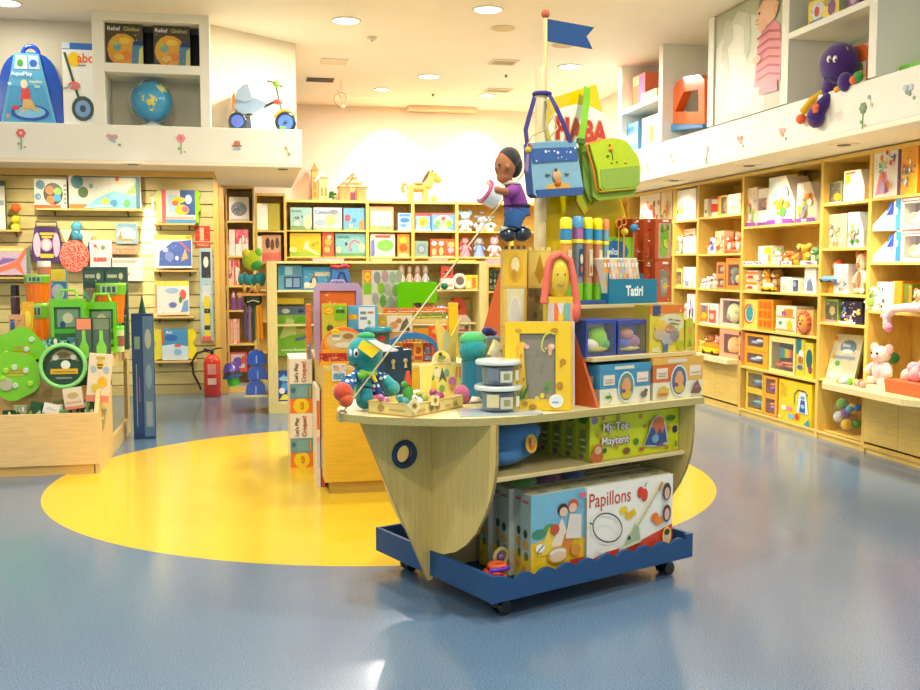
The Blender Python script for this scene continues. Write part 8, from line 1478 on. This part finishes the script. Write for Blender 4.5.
for i in range(5):
    px=28+i*10; s=LX(px,px+10,338+3*(i%2),ZL-.3,8.02); m=MB(); m.box(-.045,0,0,.045,.05,s[3],['3a9a7a','5ab8a0','2c7a5a','7ac0b8','4a8a8a'][i]); m.art(.09,s[3],pic(330+i,['d8e8c8','2c5a4a','8ad0c0'],5,(.1,.5,.9,.95),.2)); single(m,'green_pack',['jade','aqua','deep green','pale turquoise','grey teal'][i]+' upright pack behind the rim of the round case','pack',(s[0][0],8.04,ZL-.3),0,'upright packs behind the round case')
# tall dark blue box beside the counter
m=MB(); w=.10; m.M=Matrix.Rotation(.0,4,'Z'); m.box(-.09,0,0,.09,.16,1.09,'1a3a6a')
m.art(.09,1.09,[('r',.1,.05,.9,.95,'1f4478'),('r',.25,.72,.75,.82,'7a9a8a'),('r',.35,.1,.42,.6,'8aa0b0'),('r',.6,.3,.66,.5,'a86a8a')],x0=-.09)
m.art(.09,1.09,[('r',.02,.02,.98,.98,'56789a'),('e',.5,.8,.3,.08,'a8b0a8'),('e',.5,.5,.3,.1,'7a9ab8'),('r',.2,.1,.8,.3,'8aa0b0')],x0=0)
single(m,'tall_game_box','tall dark blue box standing on the floor beside the left counter','game box',(-.93,8.98,.0005),.05)
# ============================================================ CEILING FITTINGS
gCe=None
def vent(px,py,w,d,dark,label,z=ZC):
    p=inv(FR_Y,px,py,z=z); t=thing('ceiling_vent',label,'vent',(p[0],p[1],z),0)
    m=MB(); m.prism([(-w/2,-d/2),(w/2,-d/2),(w/2,d/2),(-w/2,d/2)],-.012,0,'paint:e4d8bc','XY',holes=[[(-w*.42,-d*.36),(w*.42,-d*.36),(w*.42,d*.36),(-w*.42,d*.36)]]); m.build('frame',t)
    m=MB(); m.box(-w*.42,-d*.36,-.004,w*.42,d*.36,-.001,'paint:2c2a22' if dark else 'paint:8a8064'); m.build('backing',t)
    for i in range(4): MB().box(-w*.42,-d*.32+i*d*.17,-.012,w*.42,-d*.27+i*d*.17,-.004,'paint:d8ccaa').build('slat',t)
vent(504,62,.30,.30,False,'square ceiling vent with slats in front of the dark spot fitting')
vent(498,90,.34,.28,True,'dark rectangular ceiling vent behind the slatted one')
def flat(px,py,w,d,c,label,name='access_panel',cat='access panel',z=ZC,hh=.012):
    p=inv(FR_Y,px,py,z=z); m=MB(); m.box(-w/2,-d/2,-hh,w/2,d/2,0,c); single(m,name,label,cat,(p[0],p[1],z))
flat(334,61,.30,.3,'paint:e9dcc2','pale square access panel in the ceiling near the left bulkhead')
flat(320,79.5,.33,.22,'paint:1c1a14','black slot in the ceiling at the end of the left bulkhead')
flat(442,107,1.0,.22,'paint:eacba8','long pale strip fitting along the ceiling before the back wall',hh=.06)
p=inv(FR_Y,372,37,z=ZC); t=thing('smoke_detector','small round smoke detector on the ceiling right of the first downlight','smoke detector',(p[0],p[1],ZC)); MB().lathe([(.035,-.035),(.05,-.012),(.05,0)],'gloss:cfc8b4',18).build('housing',t); m=MB(); m.cyl((0,0,-.05),(0,0,-.034),.012,.016,'gloss:a09a88',10); m.build('sensor',t)
for px,py,l in ((503,28,'round flat ceiling speaker grille left of the flagpole'),(563,45,'round flat ceiling speaker grille under the navy flag')):
    p=inv(FR_Y,px,py,z=ZC); m=MB(); m.cyl((0,0,-.008),(0,0,0),.12,.12,'paint:e2cfae',24); m.cyl((0,0,-.011),(0,0,-.008),.10,.10,'paint:d8c4a0',24); single(m,'speaker_grille',l,'speaker grille',(p[0],p[1],ZC))
for px,py in ((433,94),(506,75)):
    p=inv(FR_Y,px,py,z=ZC); m=MB(); m.cyl((0,0,-.03),(0,0,0),.012,.02,'metal:888070',10); single(m,'sprinkler_head','small sprinkler head on the ceiling '+('behind the middle downlight' if px<450 else 'just behind the slatted vent'),'sprinkler',(p[0],p[1],ZC))
# grille spot near the left cubbies
p=inv(FR_Y,170,21,z=ZC); t=thing('grille_spotlight','square chrome grille spotlight in the ceiling above the globe boxes','ceiling light',(p[0],p[1],ZC)); m=MB(); m.box(-.16,-.1,-.02,.16,.1,0,'metal:9a9888'); m.build('frame',t)
for i in range(5): MB().box(-.14+i*.06,-.09,-.028,-.12+i*.06,.09,-.02,'metal:c8c4b0').build('louvre',t)
# recessed square spots in the soffits
def soff(px,py,label,fr_x=None,z=2.43):
    p=inv(FR_Y,px,py,z=z); t=thing('soffit_spotlight',label,'ceiling light',(p[0],p[1],z),0,'recessed soffit spotlights')
    m=MB(); m.box(-.09,-.07,-.008,.09,.07,0,'paint:efe4cc'); m.build('frame',t); m=MB(); m.cyl((0,0,-.014),(0,0,-.008),.05,.05,'metal:4a4438',18); m.build('lamp',t)
soff(133,163.6,'recessed spotlight under the left bulkhead above the craft pack'); soff(283,168.2,'recessed spotlight under the right end of the left bulkhead')
for px,py,l in ((749,165,'recessed spotlight under the right bulkhead over the widest bookcase'),(844,144,'recessed spotlight under the right bulkhead over the narrow bookcase'),(674,180,'recessed spotlight under the right bulkhead beside the ship')): soff(px,py,l)
# hanging mobile
p=inv(FR_Y,341,90,y=12.6); t=thing('hanging_mobile','small faint wooden mobile hanging from the ceiling left of the back wall glow','mobile',(p[0],12.6,p[2])); m=MB(); m.cyl((0,0,.0),(0,0,ZC-p[2]),.003,.003,'cloth:d8b890',6); m.build('string',t); m=MB(); m.torus((0,0,-.11),.08,.008,'wood:e0b080','Y',18,6); m.cyl((-.04,0,0),(0,0,-.1),.006,.006,'wood:d8a878',6); m.sph((0,0,-.2),(.05,.03,.03),'wood:e8c8a0'); m.build('ornament',t)
# ============================================================ LIGHT, CAMERA
def area(loc,rot,size,pw,col,spread=PI,shape='DISK',sy=None):
    l=bpy.data.lights.new('lamp_light','AREA'); l.shape=shape; l.size=size
    if sy: l.size_y=sy
    l.energy=pw; l.color=col; l.spread=spread
    o=bpy.data.objects.new('lamp_light',l); bpy.context.scene.collection.objects.link(o); o.location=loc; o.rotation_euler=rot; return o
def spot(loc,tgt,pw,col,ang=60,blend=.7,r=.05):
    l=bpy.data.lights.new('spot_light','SPOT'); l.energy=pw; l.color=col; l.spot_size=math.radians(ang); l.spot_blend=blend; l.shadow_soft_size=r
    o=bpy.data.objects.new('spot_light',l); bpy.context.scene.collection.objects.link(o); o.location=loc
    o.rotation_euler=(Vector(tgt)-Vector(loc)).to_track_quat('-Z','Y').to_euler(); return o
WARM=(1,.88,.68); NEU=(1,.95,.86)
def downlight(px,py,label,pw=60,on=True,z=ZC,r=.11,X=None):
    p=inv(FR_Y,px,py,z=z)
    t=thing('ceiling_downlight',label,'ceiling light',(p[0],p[1],z),0,'round ceiling downlights')
    m=MB(); m.torus((0,0,-.004),r,.012,'paint:f2f0e8','Z',28,6); m.build('trim_ring',t)
    m=MB(); m.cyl((0,0,-.006),(0,0,-.001),r-.008,r-.008,'emit9:fff6e4' if on else 'paint:e8dccb',24); m.build('lens',t)
    if on: area((p[0],p[1],z-.02),(0,0,0),r*1.6,pw,NEU)
for px,py,lb in ((346,20,'bright round downlight in the ceiling nearest the left bulkhead'),(488,9,'bright round downlight nearest the camera above the ship flag'),(429,76,'round downlight in the ceiling above the plush pony'),(570,66,'round downlight just right of the navy flag'),(5,2,'round downlight cut by the top left corner'),(382,89,'small glowing downlight left of the long ceiling vent'),(487,95,'small glowing downlight beside the dark ceiling vent')):
    downlight(px,py,lb,(8 if px<10 else 68) if py<80 else 45,r=.13 if py<80 else .1)
# further downlights behind the camera's view
for x,y in ((-3.5,1.5),(0,1.0),(2.8,1.5),(-3.5,5),(.2,3.8),(2.2,3.5),(1.8,7.5),(-.8,6.2)): area((x,y,3.78),(0,0,0),.2,60,NEU)
# wall washers at the back wall and recessed spots under both bulkheads
for px in (391,482): 
    x=inv(FR_Y,px,110,y=14.2)[0]; spot((x,14.15,3.75),(x,14.62,2.5),260,WARM,80)
for y in (6.4,7.5,8.5,9.6,10.7,11.9,13.1): spot((4.45,y,2.42),(4.95,y,1.3),72,WARM,110,.9)
for x in (-4.6,-3.2,-2.2,-1.4,-.5): spot((x,11.2,2.58),(x,12.1,1.4),75,WARM,105,.9)
for x in (.9,2.2,3.5,4.4): spot((x,13.5,3.7),(x,14.4,1.7),95,WARM,60,.8)
spot((.1,11.5,3.7),(.0,12.4,1.4),120,WARM,60,.8)
x_=inv(FR_Y,148,250,y=12.0)[0]; spot((x_,11.90,2.56),(x_,12.10,1.75),520,WARM,26,.8,.02)
spot((4.30,6.75,2.42),(4.78,6.8,.6),110,WARM,75,.5,.02)
w=bpy.data.worlds.new('World'); bpy.context.scene.world=w; w.use_nodes=True
w.node_tree.nodes['Background'].inputs[0].default_value=(.72,.86,1,1); w.node_tree.nodes['Background'].inputs[1].default_value=.8
cam=bpy.data.cameras.new('Camera'); cam.sensor_width=36; cam.lens=36*F/920
co=bpy.data.objects.new('Camera',cam); bpy.context.scene.collection.objects.link(co)
co.location=(0,0,H); co.rotation_euler=(PI/2-PT,0,-YA); bpy.context.scene.camera=co; cam.clip_start=.05
vs=bpy.context.scene.view_settings; vs.view_transform='Standard'; vs.look='None'; vs.gamma=1; vs.use_curve_mapping=False; vs.exposure=0.0
